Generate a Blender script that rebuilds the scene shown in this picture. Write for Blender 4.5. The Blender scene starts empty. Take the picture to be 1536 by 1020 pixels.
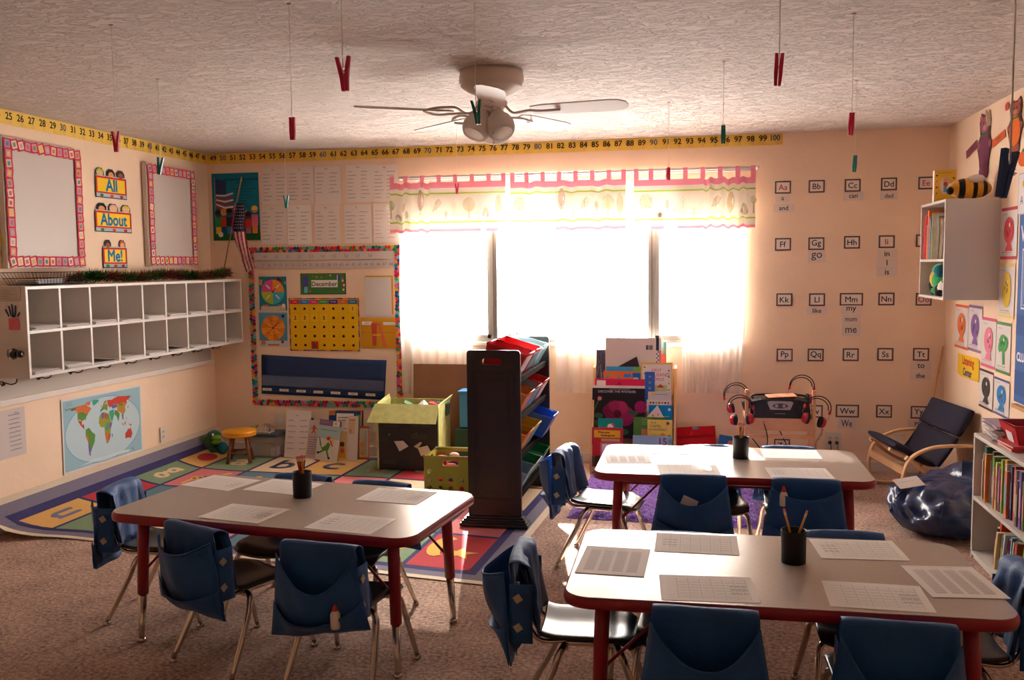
import bpy, math, random
from mathutils import Vector, Matrix, Euler
random.seed(11)
SC = bpy.context.scene
COL = SC.collection
PI = math.pi
# ---------------------------------------------------------------- room numbers (metres)
H, D, L, R = 2.44, 6.943, 3.9185, 1.713      # ceiling height, back wall Y, left wall -X, right wall X
FRONT = -1.6
FPX, YAW, PITCH, ROLL, CAMZ = 1379.7, .19932, .08128, -.01032, 1.5148
def _axes():
    cy, sy, cp, sp = math.cos(YAW), math.sin(YAW), math.cos(PITCH), math.sin(PITCH)
    f = Vector((-sy*cp, cy*cp, -sp)); r = Vector((cy, sy, 0)); u = r.cross(f)
    cr, sr = math.cos(ROLL), math.sin(ROLL)
    return cr*r+sr*u, -sr*r+cr*u, f
AR, AU, AF = _axes()
EYE = Vector((0, 0, CAMZ))
def ray(x, y): return AF+(x-768)/FPX*AR-(y-510)/FPX*AU
def Zp(x, y, z): d = ray(x, y); return EYE+d*((z-CAMZ)/d.z)      # a surveyed point on a height
def Yp(x, y, Y): d = ray(x, y); return EYE+d*(Y/d.y)           # ... on a plane parallel to the back wall
def Xp(x, y, X): d = ray(x, y); return EYE+d*(X/d.x)           # ... on a plane parallel to the side walls
# ---------------------------------------------------------------- materials
def lin(c):
    c = c/255.0
    return c/12.92 if c <= .04045 else ((c+.055)/1.055)**2.4
_mats = {}
def mat(name, rgb, rough=.6, metal=0, var=0, vscale=20, bump=0, bscale=60, spec=.5, coat=0, alpha=1, trans=0, sheen=0, emit=None, detail=3):
    if name in _mats: return _mats[name]
    m = bpy.data.materials.new(name); m.use_nodes = True; _mats[name] = m
    nt = m.node_tree; b = nt.nodes['Principled BSDF']
    col = tuple(lin(v) for v in rgb)+(1,)
    b.inputs['Base Color'].default_value = col
    b.inputs['Roughness'].default_value = rough; b.inputs['Metallic'].default_value = metal
    b.inputs['Specular IOR Level'].default_value = spec
    b.inputs['Coat Weight'].default_value = coat; b.inputs['Alpha'].default_value = alpha
    b.inputs['Transmission Weight'].default_value = trans; b.inputs['Sheen Weight'].default_value = sheen
    if emit:
        b.inputs['Emission Color'].default_value = tuple(lin(v) for v in emit[0])+(1,); b.inputs['Emission Strength'].default_value = emit[1]
    if var or bump:
        tc = nt.nodes.new('ShaderNodeTexCoord')
    if var:
        n = nt.nodes.new('ShaderNodeTexNoise'); n.inputs['Scale'].default_value = vscale; n.inputs['Detail'].default_value = detail
        nt.links.new(tc.outputs['Object'], n.inputs['Vector'])
        r = nt.nodes.new('ShaderNodeValToRGB'); e = r.color_ramp.elements
        e[0].position, e[1].position = .3, .7
        e[0].color = tuple(max(0, v*(1-var)) for v in col[:3])+(1,); e[1].color = tuple(min(1, v*(1+var)) for v in col[:3])+(1,)
        nt.links.new(n.outputs['Fac'], r.inputs['Fac']); nt.links.new(r.outputs['Color'], b.inputs['Base Color'])
    if bump:
        n = nt.nodes.new('ShaderNodeTexNoise'); n.inputs['Scale'].default_value = bscale; n.inputs['Detail'].default_value = 4
        nt.links.new(tc.outputs['Object'], n.inputs['Vector'])
        bp = nt.nodes.new('ShaderNodeBump'); bp.inputs['Strength'].default_value = bump; bp.inputs['Distance'].default_value = .01
        nt.links.new(n.outputs['Fac'], bp.inputs['Height']); nt.links.new(bp.outputs['Normal'], b.inputs['Normal'])
    return m
def C(*rgb):                       # printed ink / paper of one colour
    return mat('print_%02x%02x%02x' % rgb, rgb, .75, spec=.25)
WHITE = (228, 224, 220); BLACK = (25, 24, 26); INK = (70, 66, 70)
# ---------------------------------------------------------------- mesh builder
class MB:
    def __init__(s): s.v = []; s.f = []; s.m = []; s.sm = []; s.mats = []
    def mi(s, m):
        if m not in s.mats: s.mats.append(m)
        return s.mats.index(m)
    def add(s, vs, fs, m, smooth=False, M=None):
        o = len(s.v); k = s.mi(m)
        s.v += [tuple(M @ Vector(v)) if M is not None else tuple(v) for v in vs]
        for f in fs: s.f.append(tuple(i+o for i in f)); s.m.append(k); s.sm.append(smooth)
        return s
    def box(s, c, d, m, M=None, taper=(1, 1)):
        x, y, z = (v/2 for v in d); tx, ty = taper
        vs = [(-x, -y, -z), (x, -y, -z), (x, y, -z), (-x, y, -z), (-x*tx, -y*ty, z), (x*tx, -y*ty, z), (x*tx, y*ty, z), (-x*tx, y*ty, z)]
        T = Matrix.Translation(c) if M is None else Matrix.Translation(c) @ M.to_4x4()
        return s.add(vs, [(0, 3, 2, 1), (4, 5, 6, 7), (0, 1, 5, 4), (1, 2, 6, 5), (2, 3, 7, 6), (3, 0, 4, 7)], m, False, T)
    def bx(s, x0, x1, y0, y1, z0, z1, m):
        return s.box(((x0+x1)/2, (y0+y1)/2, (z0+z1)/2), (abs(x1-x0), abs(y1-y0), abs(z1-z0)), m)
    def tube(s, pts, r, m, n=8, closed=False, flat=1.0):
        pts = [Vector(p) for p in pts]; N = len(pts); rs = r if isinstance(r, (list, tuple)) else [r]*N
        vs = []; prev = None
        for i, p in enumerate(pts):
            a = pts[i-1] if (i > 0 or closed) else p; b = pts[(i+1) % N] if (i < N-1 or closed) else p
            t = (b-a).normalized() if (b-a).length > 1e-9 else Vector((0, 0, 1))
            if prev is None:
                up = Vector((0, 0, 1)) if abs(t.z) < .9 else Vector((1, 0, 0)); q = t.cross(up).normalized()
            else: q = (prev-t*prev.dot(t)).normalized()
            prev = q; w = t.cross(q)
            for k in range(n):
                an = 2*PI*k/n; vs.append(p+q*math.cos(an)*rs[i]+w*math.sin(an)*rs[i]*flat)
        fs = []
        for i in range(N if closed else N-1):
            j = (i+1) % N
            for k in range(n): fs.append((i*n+k, i*n+(k+1) % n, j*n+(k+1) % n, j*n+k))
        if not closed: fs += [tuple(range(n-1, -1, -1)), tuple(range((N-1)*n, N*n))]
        return s.add(vs, fs, m, True)
    def lathe(s, prof, m, n=24, M=None, a0=0, a1=2*PI):
        full = abs(a1-a0-2*PI) < 1e-6; k = n if full else n+1; vs = []; fs = []
        for r, z in prof:
            for i in range(k):
                a = a0+(a1-a0)*i/n; vs.append((r*math.cos(a), r*math.sin(a), z))
        for j in range(len(prof)-1):
            for i in range(n):
                i2 = (i+1) % k; fs.append((j*k+i, j*k+i2, (j+1)*k+i2, (j+1)*k+i))
        return s.add(vs, fs, m, True, M)
    def ball(s, c, r, m, n=14, M=None):
        rx, ry, rz = r if isinstance(r, (tuple, list)) else (r, r, r)
        h = n//2; vs = []; fs = []
        for j in range(h+1):
            t = PI*j/h
            for i in range(n):
                a = 2*PI*i/n; vs.append((rx*math.sin(t)*math.cos(a), ry*math.sin(t)*math.sin(a), rz*math.cos(t)))
        for j in range(h):
            for i in range(n): fs.append((j*n+i, (j+1)*n+i, (j+1)*n+(i+1) % n, j*n+(i+1) % n))
        T = Matrix.Translation(c) if M is None else Matrix.Translation(c) @ M.to_4x4()
        return s.add(vs, fs, m, True, T)
    def prism(s, poly, z0, z1, m, M=None, smooth=False, mside=None):
        n = len(poly); vs = [(x, y, z0) for x, y in poly]+[(x, y, z1) for x, y in poly]
        s.add(vs, [tuple(range(n-1, -1, -1)), tuple(range(n, 2*n))], m, False, M)
        return s.add(vs, [(i, (i+1) % n, n+(i+1) % n, n+i) for i in range(n)], mside or m, smooth, M)
    def grid(s, fn, nu, nv, m, smooth=True, M=None, mfn=None):
        vs = [fn(i/nu, j/nv) for j in range(nv+1) for i in range(nu+1)]
        fs = [(j*(nu+1)+i, j*(nu+1)+i+1, (j+1)*(nu+1)+i+1, (j+1)*(nu+1)+i) for j in range(nv) for i in range(nu)]
        if mfn is None: return s.add(vs, fs, m, smooth, M)
        o = len(s.v); s.v += [tuple(M @ Vector(v)) if M is not None else tuple(v) for v in vs]
        for q, f in enumerate(fs):
            s.f.append(tuple(i+o for i in f)); s.m.append(s.mi(mfn((q % nu+.5)/nu, (q//nu+.5)/nv))); s.sm.append(smooth)
        return s
    def build(s, name, parent=None, M=None, bevel=0, bseg=2, solid=0, sub=0, origin=None):
        me = bpy.data.meshes.new(name)
        vs = s.v
        if origin is not None: o = Vector(origin); vs = [tuple(Vector(v)-o) for v in vs]
        me.from_pydata(vs, [], s.f); me.update()
        for q in s.mats: me.materials.append(q)
        me.polygons.foreach_set('material_index', s.m); me.polygons.foreach_set('use_smooth', s.sm)
        ob = bpy.data.objects.new(name, me); COL.objects.link(ob)
        if origin is not None: ob.location = origin
        if M is not None: ob.matrix_world = M
        if parent is not None: ob.parent = parent
        if solid:
            q = ob.modifiers.new('solid', 'SOLIDIFY'); q.thickness = solid; q.offset = 0
        if bevel:
            q = ob.modifiers.new('bevel', 'BEVEL'); q.width = bevel; q.segments = bseg; q.limit_method = 'ANGLE'; q.angle_limit = .7
            q.harden_normals = False
        if sub:
            q = ob.modifiers.new('sub', 'SUBSURF'); q.levels = sub; q.render_levels = sub
        return ob
def arc(cx, cy, r, a0, a1, n): return [(cx+r*math.cos(a0+(a1-a0)*i/n), cy+r*math.sin(a0+(a1-a0)*i/n)) for i in range(n+1)]
def rrect(w, h, r, n=5, cx=0, cy=0):
    x, y = w/2-r, h/2-r; p = []
    for sx, sy, a in ((1, 1, 0), (-1, 1, PI/2), (-1, -1, PI), (1, -1, 1.5*PI)): p += arc(cx+sx*x, cy+sy*y, r, a, a+PI/2, n)
    return p
def spline(pts, n=6):                  # Catmull-Rom through 3-D points
    P = [Vector(p) for p in pts]; out = []
    for i in range(len(P)-1):
        a, b, c, d = P[max(i-1, 0)], P[i], P[i+1], P[min(i+2, len(P)-1)]
        for k in range(n):
            t = k/n; out.append(.5*((2*b)+(c-a)*t+(2*a-5*b+4*c-d)*t*t+(3*b-a-3*c+d)*t**3))
    return out+[P[-1]]
def tag(o, label, cat, group=None, kind=None):
    if label: o['label'] = label
    if cat: o['category'] = cat
    if group: o['group'] = group
    if kind: o['kind'] = kind
    return o
def root(name, label, cat, loc=(0, 0, 0), rz=0, group=None, rot=None):
    o = bpy.data.objects.new(name, None); COL.objects.link(o); o.empty_display_size = .05
    o.location = loc; o.rotation_euler = rot if rot else (0, 0, rz)
    return tag(o, label, cat, group)
def struct(o): o['kind'] = 'structure'; return o
def copy_tree(o, parent=None, label=None, loc=None, rz=None, M=None):
    c = o.copy(); COL.objects.link(c); c.parent = parent
    if label: c['label'] = label
    if loc is not None: c.location = loc
    if rz is not None: c.rotation_euler = (0, 0, rz)
    for ch in list(o.children): copy_tree(ch, c)
    return c
# ---------------------------------------------------------------- text
_tx = {}
def text_mesh(s):
    if s in _tx: return _tx[s]
    cu = bpy.data.curves.new('t', 'FONT'); cu.body = s; cu.size = 1; cu.resolution_u = 3; cu.align_x = 'CENTER'; cu.align_y = 'CENTER'
    ob = bpy.data.objects.new('t', cu); COL.objects.link(ob)
    dg = bpy.context.evaluated_depsgraph_get(); me = ob.evaluated_get(dg).to_mesh()
    vs = [tuple(v.co) for v in me.vertices]; fs = [tuple(p.vertices) for p in me.polygons]
    xs = [v[0] for v in vs] or [0]; ys = [v[1] for v in vs] or [0]
    cx, cy = (min(xs)+max(xs))/2, (min(ys)+max(ys))/2
    res = ([(v[0]-cx, v[1]-cy, 0) for v in vs], fs, max(xs)-min(xs), max(ys)-min(ys))
    ob.evaluated_get(dg).to_mesh_clear(); bpy.data.objects.remove(ob); bpy.data.curves.remove(cu)
    _tx[s] = res; return res
# ---------------------------------------------------------------- flat printed things, drawn in metres, origin lower-left
class Flat:
    def __init__(s, w, h, base=WHITE, t=.002, shape=None):
        s.w, s.h = w, h; s.b = MB(); s.z = t
        if base is not None:
            s.b.prism(shape or [(0, 0), (w, 0), (w, h), (0, h)], 0, t, C(*base) if isinstance(base, tuple) else base)
    def _m(s, c): return C(*c) if isinstance(c, tuple) else c
    def poly(s, p, c):
        s.z += 3e-5; s.b.add([(x, y, s.z) for x, y in p], [tuple(range(len(p)))], s._m(c)); return s
    def rect(s, x, y, w, h, c, rot=0):
        p = [(x, y), (x+w, y), (x+w, y+h), (x, y+h)]
        if rot:
            cx, cy = x+w/2, y+h/2; a, b = math.cos(rot), math.sin(rot); p = [(cx+(q-cx)*a-(r-cy)*b, cy+(q-cx)*b+(r-cy)*a) for q, r in p]
        return s.poly(p, c)
    def frame(s, x, y, w, h, t, c):
        s.rect(x, y, w, t, c); s.rect(x, y+h-t, w, t, c); s.rect(x, y+t, t, h-2*t, c); return s.rect(x+w-t, y+t, t, h-2*t, c)
    def circ(s, x, y, r, c, n=14, ry=None):
        return s.poly([(x+r*math.cos(2*PI*i/n), y+(ry or r)*math.sin(2*PI*i/n)) for i in range(n)], c)
    def line(s, pts, w, c):
        for (x0, y0), (x1, y1) in zip(pts, pts[1:]):
            d = math.hypot(x1-x0, y1-y0) or 1; nx, ny = -(y1-y0)/d*w/2, (x1-x0)/d*w/2
            s.poly([(x0-nx, y0-ny), (x1-nx, y1-ny), (x1+nx, y1+ny), (x0+nx, y0+ny)], c)
        return s
    def text(s, t, x, y, h, c, maxw=None, rot=0, bold=0):
        vs, fs, w, hh = text_mesh(t); k = h/(.72)
        kx = k if not maxw or w*k <= maxw else maxw/w
        a, b = math.cos(rot), math.sin(rot)
        for dx, dy in (((0, 0),) if not bold else ((-bold, 0), (bold, 0), (0, bold), (0, -bold))):
            s.z += 3e-5
            s.b.add([(x+dx+v[0]*kx*a-v[1]*k*b, y+dy+v[0]*kx*b+v[1]*k*a, s.z) for v in vs], fs, s._m(c))
        return s
    def scrib(s, x, y, w, h, c=(120, 112, 112), lw=None):      # a hand-written word nobody could read
        n = max(3, int(w/h*2.2)); p = [(x+w*i/n, y+h*(.15+.7*(i % 2))*random.uniform(.4, 1)) for i in range(n+1)]
        return s.line(p, lw or h*.16, c)
    def build(s, name, O, ux, uy, parent=None, label=None, cat=None, group=None, kind=None, centre=True):
        ux = Vector(ux).normalized(); uy = Vector(uy); uy = (uy-ux*uy.dot(ux)).normalized(); n = ux.cross(uy)
        O = Vector(O)
        if centre: s.b.v = [(v[0]-s.w/2, v[1]-s.h/2, v[2]) for v in s.b.v]; O = O+ux*s.w/2+uy*s.h/2
        M = Matrix((ux, uy, n)).transposed().to_4x4(); M.translation = O
        ob = s.b.build(name, None, M)
        if parent is not None:
            ob.parent = parent; ob.matrix_parent_inverse = Matrix.Identity(4); ob.matrix_basis = M
        return tag(ob, label, cat, group, kind)
BK = ((1, 0, 0), (0, 0, 1)); LF = ((0, 1, 0), (0, 0, 1)); RT = ((0, -1, 0), (0, 0, 1))
OFF = .004
def onback(xl, xr, yt, yb, Y=None):        # pixel extents -> (origin, width, height) on the back wall
    Y = Y or D-OFF; xm, ym = (xl+xr)/2, (yt+yb)/2
    a, b, c, d = Yp(xl, ym, Y), Yp(xr, ym, Y), Yp(xm, yt, Y), Yp(xm, yb, Y)
    return Vector((a.x, Y, d.z)), b.x-a.x, c.z-d.z
def onleft(xl, xr, yt, yb, X=None):
    X = X or -L+OFF; xm, ym = (xl+xr)/2, (yt+yb)/2
    a, b, c, d = Xp(xl, ym, X), Xp(xr, ym, X), Xp(xm, yt, X), Xp(xm, yb, X)
    return Vector((X, a.y, d.z)), b.y-a.y, c.z-d.z
def onright(xl, xr, yt, yb, X=None):
    X = X or R-OFF; xm, ym = (xl+xr)/2, (yt+yb)/2
    a, b, c, d = Xp(xl, ym, X), Xp(xr, ym, X), Xp(xm, yt, X), Xp(xm, yb, X)
    return Vector((X, a.y, d.z)), a.y-b.y, c.z-d.z
# ================================================================ MATERIALS OF THE ROOM
def node_mat(name):
    m = bpy.data.materials.new(name); m.use_nodes = True; nt = m.node_tree
    return m, nt, nt.nodes['Principled BSDF'], nt.nodes.new('ShaderNodeTexCoord')
def wall_mat(name, rgb, var=.04, bump=.25):
    m, nt, b, tc = node_mat(name); b.inputs['Roughness'].default_value = .7; b.inputs['Specular IOR Level'].default_value = .3
    n = nt.nodes.new('ShaderNodeTexNoise'); n.inputs['Scale'].default_value = 3; n.inputs['Detail'].default_value = 4
    r = nt.nodes.new('ShaderNodeValToRGB'); e = r.color_ramp.elements; c = [lin(v) for v in rgb]
    e[0].position, e[1].position = .3, .7
    e[0].color = tuple(v*(1-var) for v in c)+(1,); e[1].color = tuple(v*(1+var) for v in c)+(1,)
    nt.links.new(tc.outputs['Object'], n.inputs['Vector']); nt.links.new(n.outputs['Fac'], r.inputs['Fac']); nt.links.new(r.outputs['Color'], b.inputs['Base Color'])
    k = nt.nodes.new('ShaderNodeTexNoise'); k.inputs['Scale'].default_value = 22; k.inputs['Detail'].default_value = 5; k.inputs['Roughness'].default_value = .6
    bp = nt.nodes.new('ShaderNodeBump'); bp.inputs['Strength'].default_value = bump; bp.inputs['Distance'].default_value = .01
    nt.links.new(tc.outputs['Object'], k.inputs['Vector']); nt.links.new(k.outputs['Fac'], bp.inputs['Height']); nt.links.new(bp.outputs['Normal'], b.inputs['Normal'])
    return m
M_WALL = wall_mat('peach_paint', (240, 212, 184))
M_BOARD = wall_mat('grey_board_paint', (196, 186, 176), .02, .05)
M_TRIM = mat('white_trim_paint', (226, 216, 206), .5, var=.03, vscale=8)
def ceiling_mat():
    m, nt, b, tc = node_mat('knockdown_ceiling'); b.inputs['Roughness'].default_value = .85
    mp = nt.nodes.new('ShaderNodeMapping'); mp.inputs['Scale'].default_value = (1, 2.0, 1)
    nt.links.new(tc.outputs['Object'], mp.inputs['Vector'])
    n = nt.nodes.new('ShaderNodeTexNoise'); n.inputs['Scale'].default_value = 13; n.inputs['Detail'].default_value = 6; n.inputs['Roughness'].default_value = .62; n.inputs['Distortion'].default_value = 1.2
    nt.links.new(mp.outputs['Vector'], n.inputs['Vector'])
    r = nt.nodes.new('ShaderNodeValToRGB'); r.color_ramp.elements[0].position = .47; r.color_ramp.elements[1].position = .56
    nt.links.new(n.outputs['Fac'], r.inputs['Fac'])
    bp = nt.nodes.new('ShaderNodeBump'); bp.inputs['Strength'].default_value = .85; bp.inputs['Distance'].default_value = .017
    nt.links.new(r.outputs['Color'], bp.inputs['Height']); nt.links.new(bp.outputs['Normal'], b.inputs['Normal'])
    b.inputs['Base Color'].default_value = (lin(232), lin(220), lin(212), 1)
    return m
def carpet_mat():
    m, nt, b, tc = node_mat('tan_carpet'); b.inputs['Roughness'].default_value = .95; b.inputs['Specular IOR Level'].default_value = .1
    b.inputs['Sheen Weight'].default_value = .25
    n = nt.nodes.new('ShaderNodeTexNoise'); n.inputs['Scale'].default_value = 58; n.inputs['Detail'].default_value = 5; n.inputs['Roughness'].default_value = .75
    n2 = nt.nodes.new('ShaderNodeTexNoise'); n2.inputs['Scale'].default_value = 5; n2.inputs['Detail'].default_value = 3
    for q in (n, n2): nt.links.new(tc.outputs['Object'], q.inputs['Vector'])
    ad = nt.nodes.new('ShaderNodeMath'); ad.operation = 'MULTIPLY_ADD'; ad.inputs[1].default_value = .25; nt.links.new(n2.outputs['Fac'], ad.inputs[0]); nt.links.new(n.outputs['Fac'], ad.inputs[2])
    r = nt.nodes.new('ShaderNodeValToRGB'); e = r.color_ramp.elements; e[0].position, e[1].position = .46, .80
    e[0].color = (lin(104), lin(66), lin(50), 1); e[1].color = (lin(238), lin(198), lin(174), 1)
    nt.links.new(ad.outputs[0], r.inputs['Fac']); nt.links.new(r.outputs['Color'], b.inputs['Base Color'])
    bp = nt.nodes.new('ShaderNodeBump'); bp.inputs['Strength'].default_value = .9; bp.inputs['Distance'].default_value = .012
    nt.links.new(n.outputs['Fac'], bp.inputs['Height']); nt.links.new(bp.outputs['Normal'], b.inputs['Normal'])
    return m
# ================================================================ SHELL
T = .16
WX0, WX1, WZ0, WZ1 = -2.27, .335, .915, 2.06            # window opening
def slab(name, x0, x1, y0, y1, z0, z1, m):
    return struct(MB().bx(x0, x1, y0, y1, z0, z1, m).build(name))
slab('floor', -L-T, R+T, FRONT-T, D+T, -.1, 0, carpet_mat())
slab('ceiling', -L-T, R+T, FRONT-T, D+T, H, H+.1, ceiling_mat())
slab('wall_left', -L-T, -L, FRONT-T, D+T, 0, H, M_WALL)
slab('wall_right', R, R+T, FRONT-T, D+T, 0, H, M_WALL)
slab('wall_front', -L, R, FRONT-T, FRONT, 0, H, M_WALL)
b = MB()
b.bx(-L, WX0, D, D+T, 0, H, M_WALL); b.bx(WX1, R, D, D+T, 0, H, M_WALL)
b.bx(WX0, WX1, D, D+T, 0, WZ0, M_WALL); b.bx(WX0, WX1, D, D+T, WZ1, H, M_WALL)
struct(b.build('wall_back'))
M_ALU = mat('window_aluminium', (150, 142, 134), .4, .5)
M_GLASS = bpy.data.materials.new('window_glass'); M_GLASS.use_nodes = True
nt = M_GLASS.node_tree; nt.nodes.clear(); o_ = nt.nodes.new('ShaderNodeOutputMaterial'); mx = nt.nodes.new('ShaderNodeMixShader')
tr = nt.nodes.new('ShaderNodeBsdfTransparent'); gl = nt.nodes.new('ShaderNodeBsdfGlossy'); gl.inputs['Roughness'].default_value = .02; mx.inputs[0].default_value = .05
nt.links.new(tr.outputs[0], mx.inputs[1]); nt.links.new(gl.outputs[0], mx.inputs[2]); nt.links.new(mx.outputs[0], o_.inputs[0])
wy = D+.06
m1, m2 = Yp(742, 430, wy).x, Yp(978, 430, wy).x
win = bpy.data.objects.new('window_1', None); COL.objects.link(win); win.location = ((WX0+WX1)/2, wy, WZ0); win['kind'] = 'structure'
def wchild(b, n): o = b.build(n, origin=win.location); o.parent = win; o.location = (0, 0, 0); return o
b = MB(); t = .035
b.bx(WX0, WX1, wy-.03, wy+.03, WZ0, WZ0+.03, M_ALU); b.bx(WX0, WX1, wy-.03, wy+.03, WZ1-t, WZ1, M_ALU)
b.bx(WX0, WX0+t, wy-.03, wy+.03, WZ0, WZ1, M_ALU); b.bx(WX1-t, WX1, wy-.03, wy+.03, WZ0, WZ1, M_ALU)
wchild(b, 'window_frame')
for mx_ in (m1, m2):
    b = MB(); b.bx(mx_-.026, mx_+.026, wy-.035, wy+.03, WZ0, WZ1, M_ALU); b.bx(mx_-.004, mx_+.004, wy-.042, wy-.03, WZ0, WZ1, mat('window_seal', (90, 84, 80), .6)); wchild(b, 'mullion')
for x0, x1 in ((WX0+t, m1-.025), (m2+.025, WX1-t)):
    b = MB()
    for a in ((x0, x1, WZ0+.03, WZ0+.06), (x0, x1, WZ1-.08, WZ1-.05), (x0, x0+.03, WZ0+.03, WZ1-.05), (x1-.03, x1, WZ0+.03, WZ1-.05)): b.bx(a[0], a[1], wy-.02, wy+.01, a[2], a[3], M_ALU)
    wchild(b, 'sash')
for x0, x1 in ((WX0+t, m1-.02), (m1+.02, m2-.02), (m2+.02, WX1-t)):
    wchild(MB().bx(x0, x1, wy+.012, wy+.016, WZ0+.02, WZ1-.02, M_GLASS), 'pane')
wchild(MB().bx(WX0, WX1, D-.012, wy-.03, WZ0-.02, WZ0+.004, M_TRIM), 'window_sill')
def bb(name, x0, x1, y0, y1): struct(MB().bx(x0, x1, y0, y1, 0, .075, M_TRIM).build(name, bevel=.004))
bb('baseboard_left', -L, -L+.012, FRONT, D); bb('baseboard_back', -L+.013, R-.013, D-.012, D); bb('baseboard_right', R-.012, R, FRONT, D)
# painted board and rail under the cubbies
YL = 3.6
struct(MB().bx(-L, -L+.006, YL, 6.88, .77, .93, M_BOARD).build('trim_1'))
struct(MB().bx(-L, -L+.022, YL, 6.90, .734, .772, M_TRIM).build('trim_2', bevel=.003))
# ================================================================ CAMERA, WORLD, LIGHT
cam = bpy.data.cameras.new('camera'); co = bpy.data.objects.new('camera', cam); COL.objects.link(co)
cam.sensor_width = 36; cam.lens = FPX/1536*36; cam.clip_start = .05
Mc = Matrix((AR, AU, -AF)).transposed().to_4x4(); Mc.translation = EYE; co.matrix_world = Mc
SC.camera = co
w = bpy.data.worlds.new('daylight'); SC.world = w; w.use_nodes = True
bg = w.node_tree.nodes['Background']; bg.inputs['Color'].default_value = (.985, .965, .955, 1); bg.inputs['Strength'].default_value = 7.5
SUN_DIR = Vector((.21, -1, -.545))
sl = bpy.data.lights.new('sun', 'SUN'); sl.energy = 18; sl.angle = .01; sl.color = (1, .93, .82)
so = bpy.data.objects.new('sun', sl); COL.objects.link(so); so.location = (0, 9, 4); so.rotation_euler = SUN_DIR.to_track_quat('-Z', 'Y').to_euler()
pl = bpy.data.lights.new('window_portal', 'AREA'); pl.shape = 'RECTANGLE'; pl.size = WX1-WX0; pl.size_y = WZ1-WZ0; pl.cycles.is_portal = True
po = bpy.data.objects.new('window_portal', pl); COL.objects.link(po); po.location = ((WX0+WX1)/2, D+T+.02, (WZ0+WZ1)/2); po.rotation_euler = (-PI/2, 0, 0)
SC.view_settings.view_transform = 'Standard'; SC.view_settings.look = 'None'; SC.view_settings.gamma = 1; SC.view_settings.use_curve_mapping = False
SC.view_settings.exposure = 2.0
cy = SC.cycles; cy.max_bounces = 10; cy.diffuse_bounces = 6; cy.glossy_bounces = 4; cy.transparent_max_bounces = 16; cy.transmission_bounces = 6
cy.use_denoising = True; cy.sample_clamp_indirect = 20; cy.caustics_reflective = False; cy.caustics_refractive = False
try: cy.denoiser = 'OPENIMAGEDENOISE'
except Exception: pass
# ================================================================ TABLES, CHAIRS
M_CHROME = mat('chrome', (200, 188, 176), .18, 1)
M_LAM = mat('grey_laminate', (184, 170, 160), .25, var=.03, vscale=60, spec=.9)
M_RED = mat('red_table_paint', (150, 16, 34), .35, var=.05, vscale=10, coat=.2)
M_SEAT = mat('black_seat_plastic', (30, 27, 26), .26, spec=.6, bump=.08, bscale=250)
M_NAVYP = mat('navy_shell_plastic', (24, 40, 84), .35)
M_FAB = mat('blue_pocket_fabric', (16, 78, 142), .62, var=.10, vscale=9, bump=.35, bscale=26, sheen=.12)
M_FABL = mat('blue_pocket_lining', (14, 60, 130), .7, var=.08, vscale=9)
M_VEL = mat('tan_velcro', (196, 182, 160), .8, bump=.2, bscale=200)
TZ = .55
def make_table(label, cx, cy, w, d, rz):
    t = root('activity_table', label, 'table', (cx, cy, 0), rz, 'classroom activity tables')
    b = MB(); b.prism(rrect(w-.012, d-.012, .075, 8), TZ-.030, TZ, M_LAM); b.build('tabletop', t, bevel=.002)
    b = MB(); out = rrect(w, d, .08, 8); n = len(out); prof = [(-.006, TZ-.001), (0, TZ-.008), (.002, TZ-.020), (-.001, TZ-.034), (-.014, TZ-.038)]
    vs = []; fs = []
    for o, z in prof:
        for x, y in out:
            l = math.hypot(x, y); vs.append((x+o*x/l, y+o*y/l, z))
    for j in range(len(prof)-1):
        for i in range(n): fs.append((j*n+i, (j+1)*n+i, (j+1)*n+(i+1) % n, j*n+(i+1) % n))
    b.add(vs, [f[::-1] for f in fs], M_RED, True); b.build('edge_band', t)
    b = MB(); ix, iy = w/2-.115, d/2-.10
    for sx in (-1, 1): b.box((sx*ix, 0, TZ-.05), (.03, 2*iy, .035), M_RED)
    for sy in (-1, 1): b.box((0, sy*iy, TZ-.05), (2*ix, .022, .035), M_RED)
    b.build('apron', t)
    for sx in (-1, 1):
        for sy in (-1, 1):
            x, y = sx*ix, sy*iy; fx, fy = sx*(ix+.02), sy*(iy+.02); k = .42
            mx_, my_ = x+(fx-x)*(1-k), y+(fy-y)*(1-k)
            b = MB(); b.tube([(x, y, TZ-.032), ((x+mx_)/2, (y+my_)/2, .38), (mx_, my_, .20)], [.023, .023, .022], M_RED, 14)
            lg = b.build('leg', t)
            b = MB(); b.tube([(mx_, my_, .202), (fx, fy, .035), (fx, fy, .012)], [.0175, .012, .012], M_CHROME, 12); b.lathe([(.0, .004), (.017, .004), (.017, .012), (.012, .016)], M_CHROME, 12, Matrix.Translation((fx, fy, 0)))
            q = b.build('leg_insert', lg); q['label'] = 'chrome adjustable leg end'
            b = MB(); b.tube([(x-sx*.20, y, TZ-.05), (x+(mx_-x)*.7, y, .29)], .0055, M_RED, 6); b.build('brace', t)
    return t
TAB = {1: (-1.612, 3.475, 1.335, .71, -.115), 2: (.155, 4.55, 1.26, .71, 0), 3: (.238, 2.955, 1.26, .71, .018)}
make_table('red-edged grey activity table standing by the alphabet rug', *TAB[1])
make_table('red-edged grey activity table nearest the window, with sun on its top', *TAB[2])
make_table('red-edged grey activity table in front of the low bookcase, with six worksheets', *TAB[3])

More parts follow.
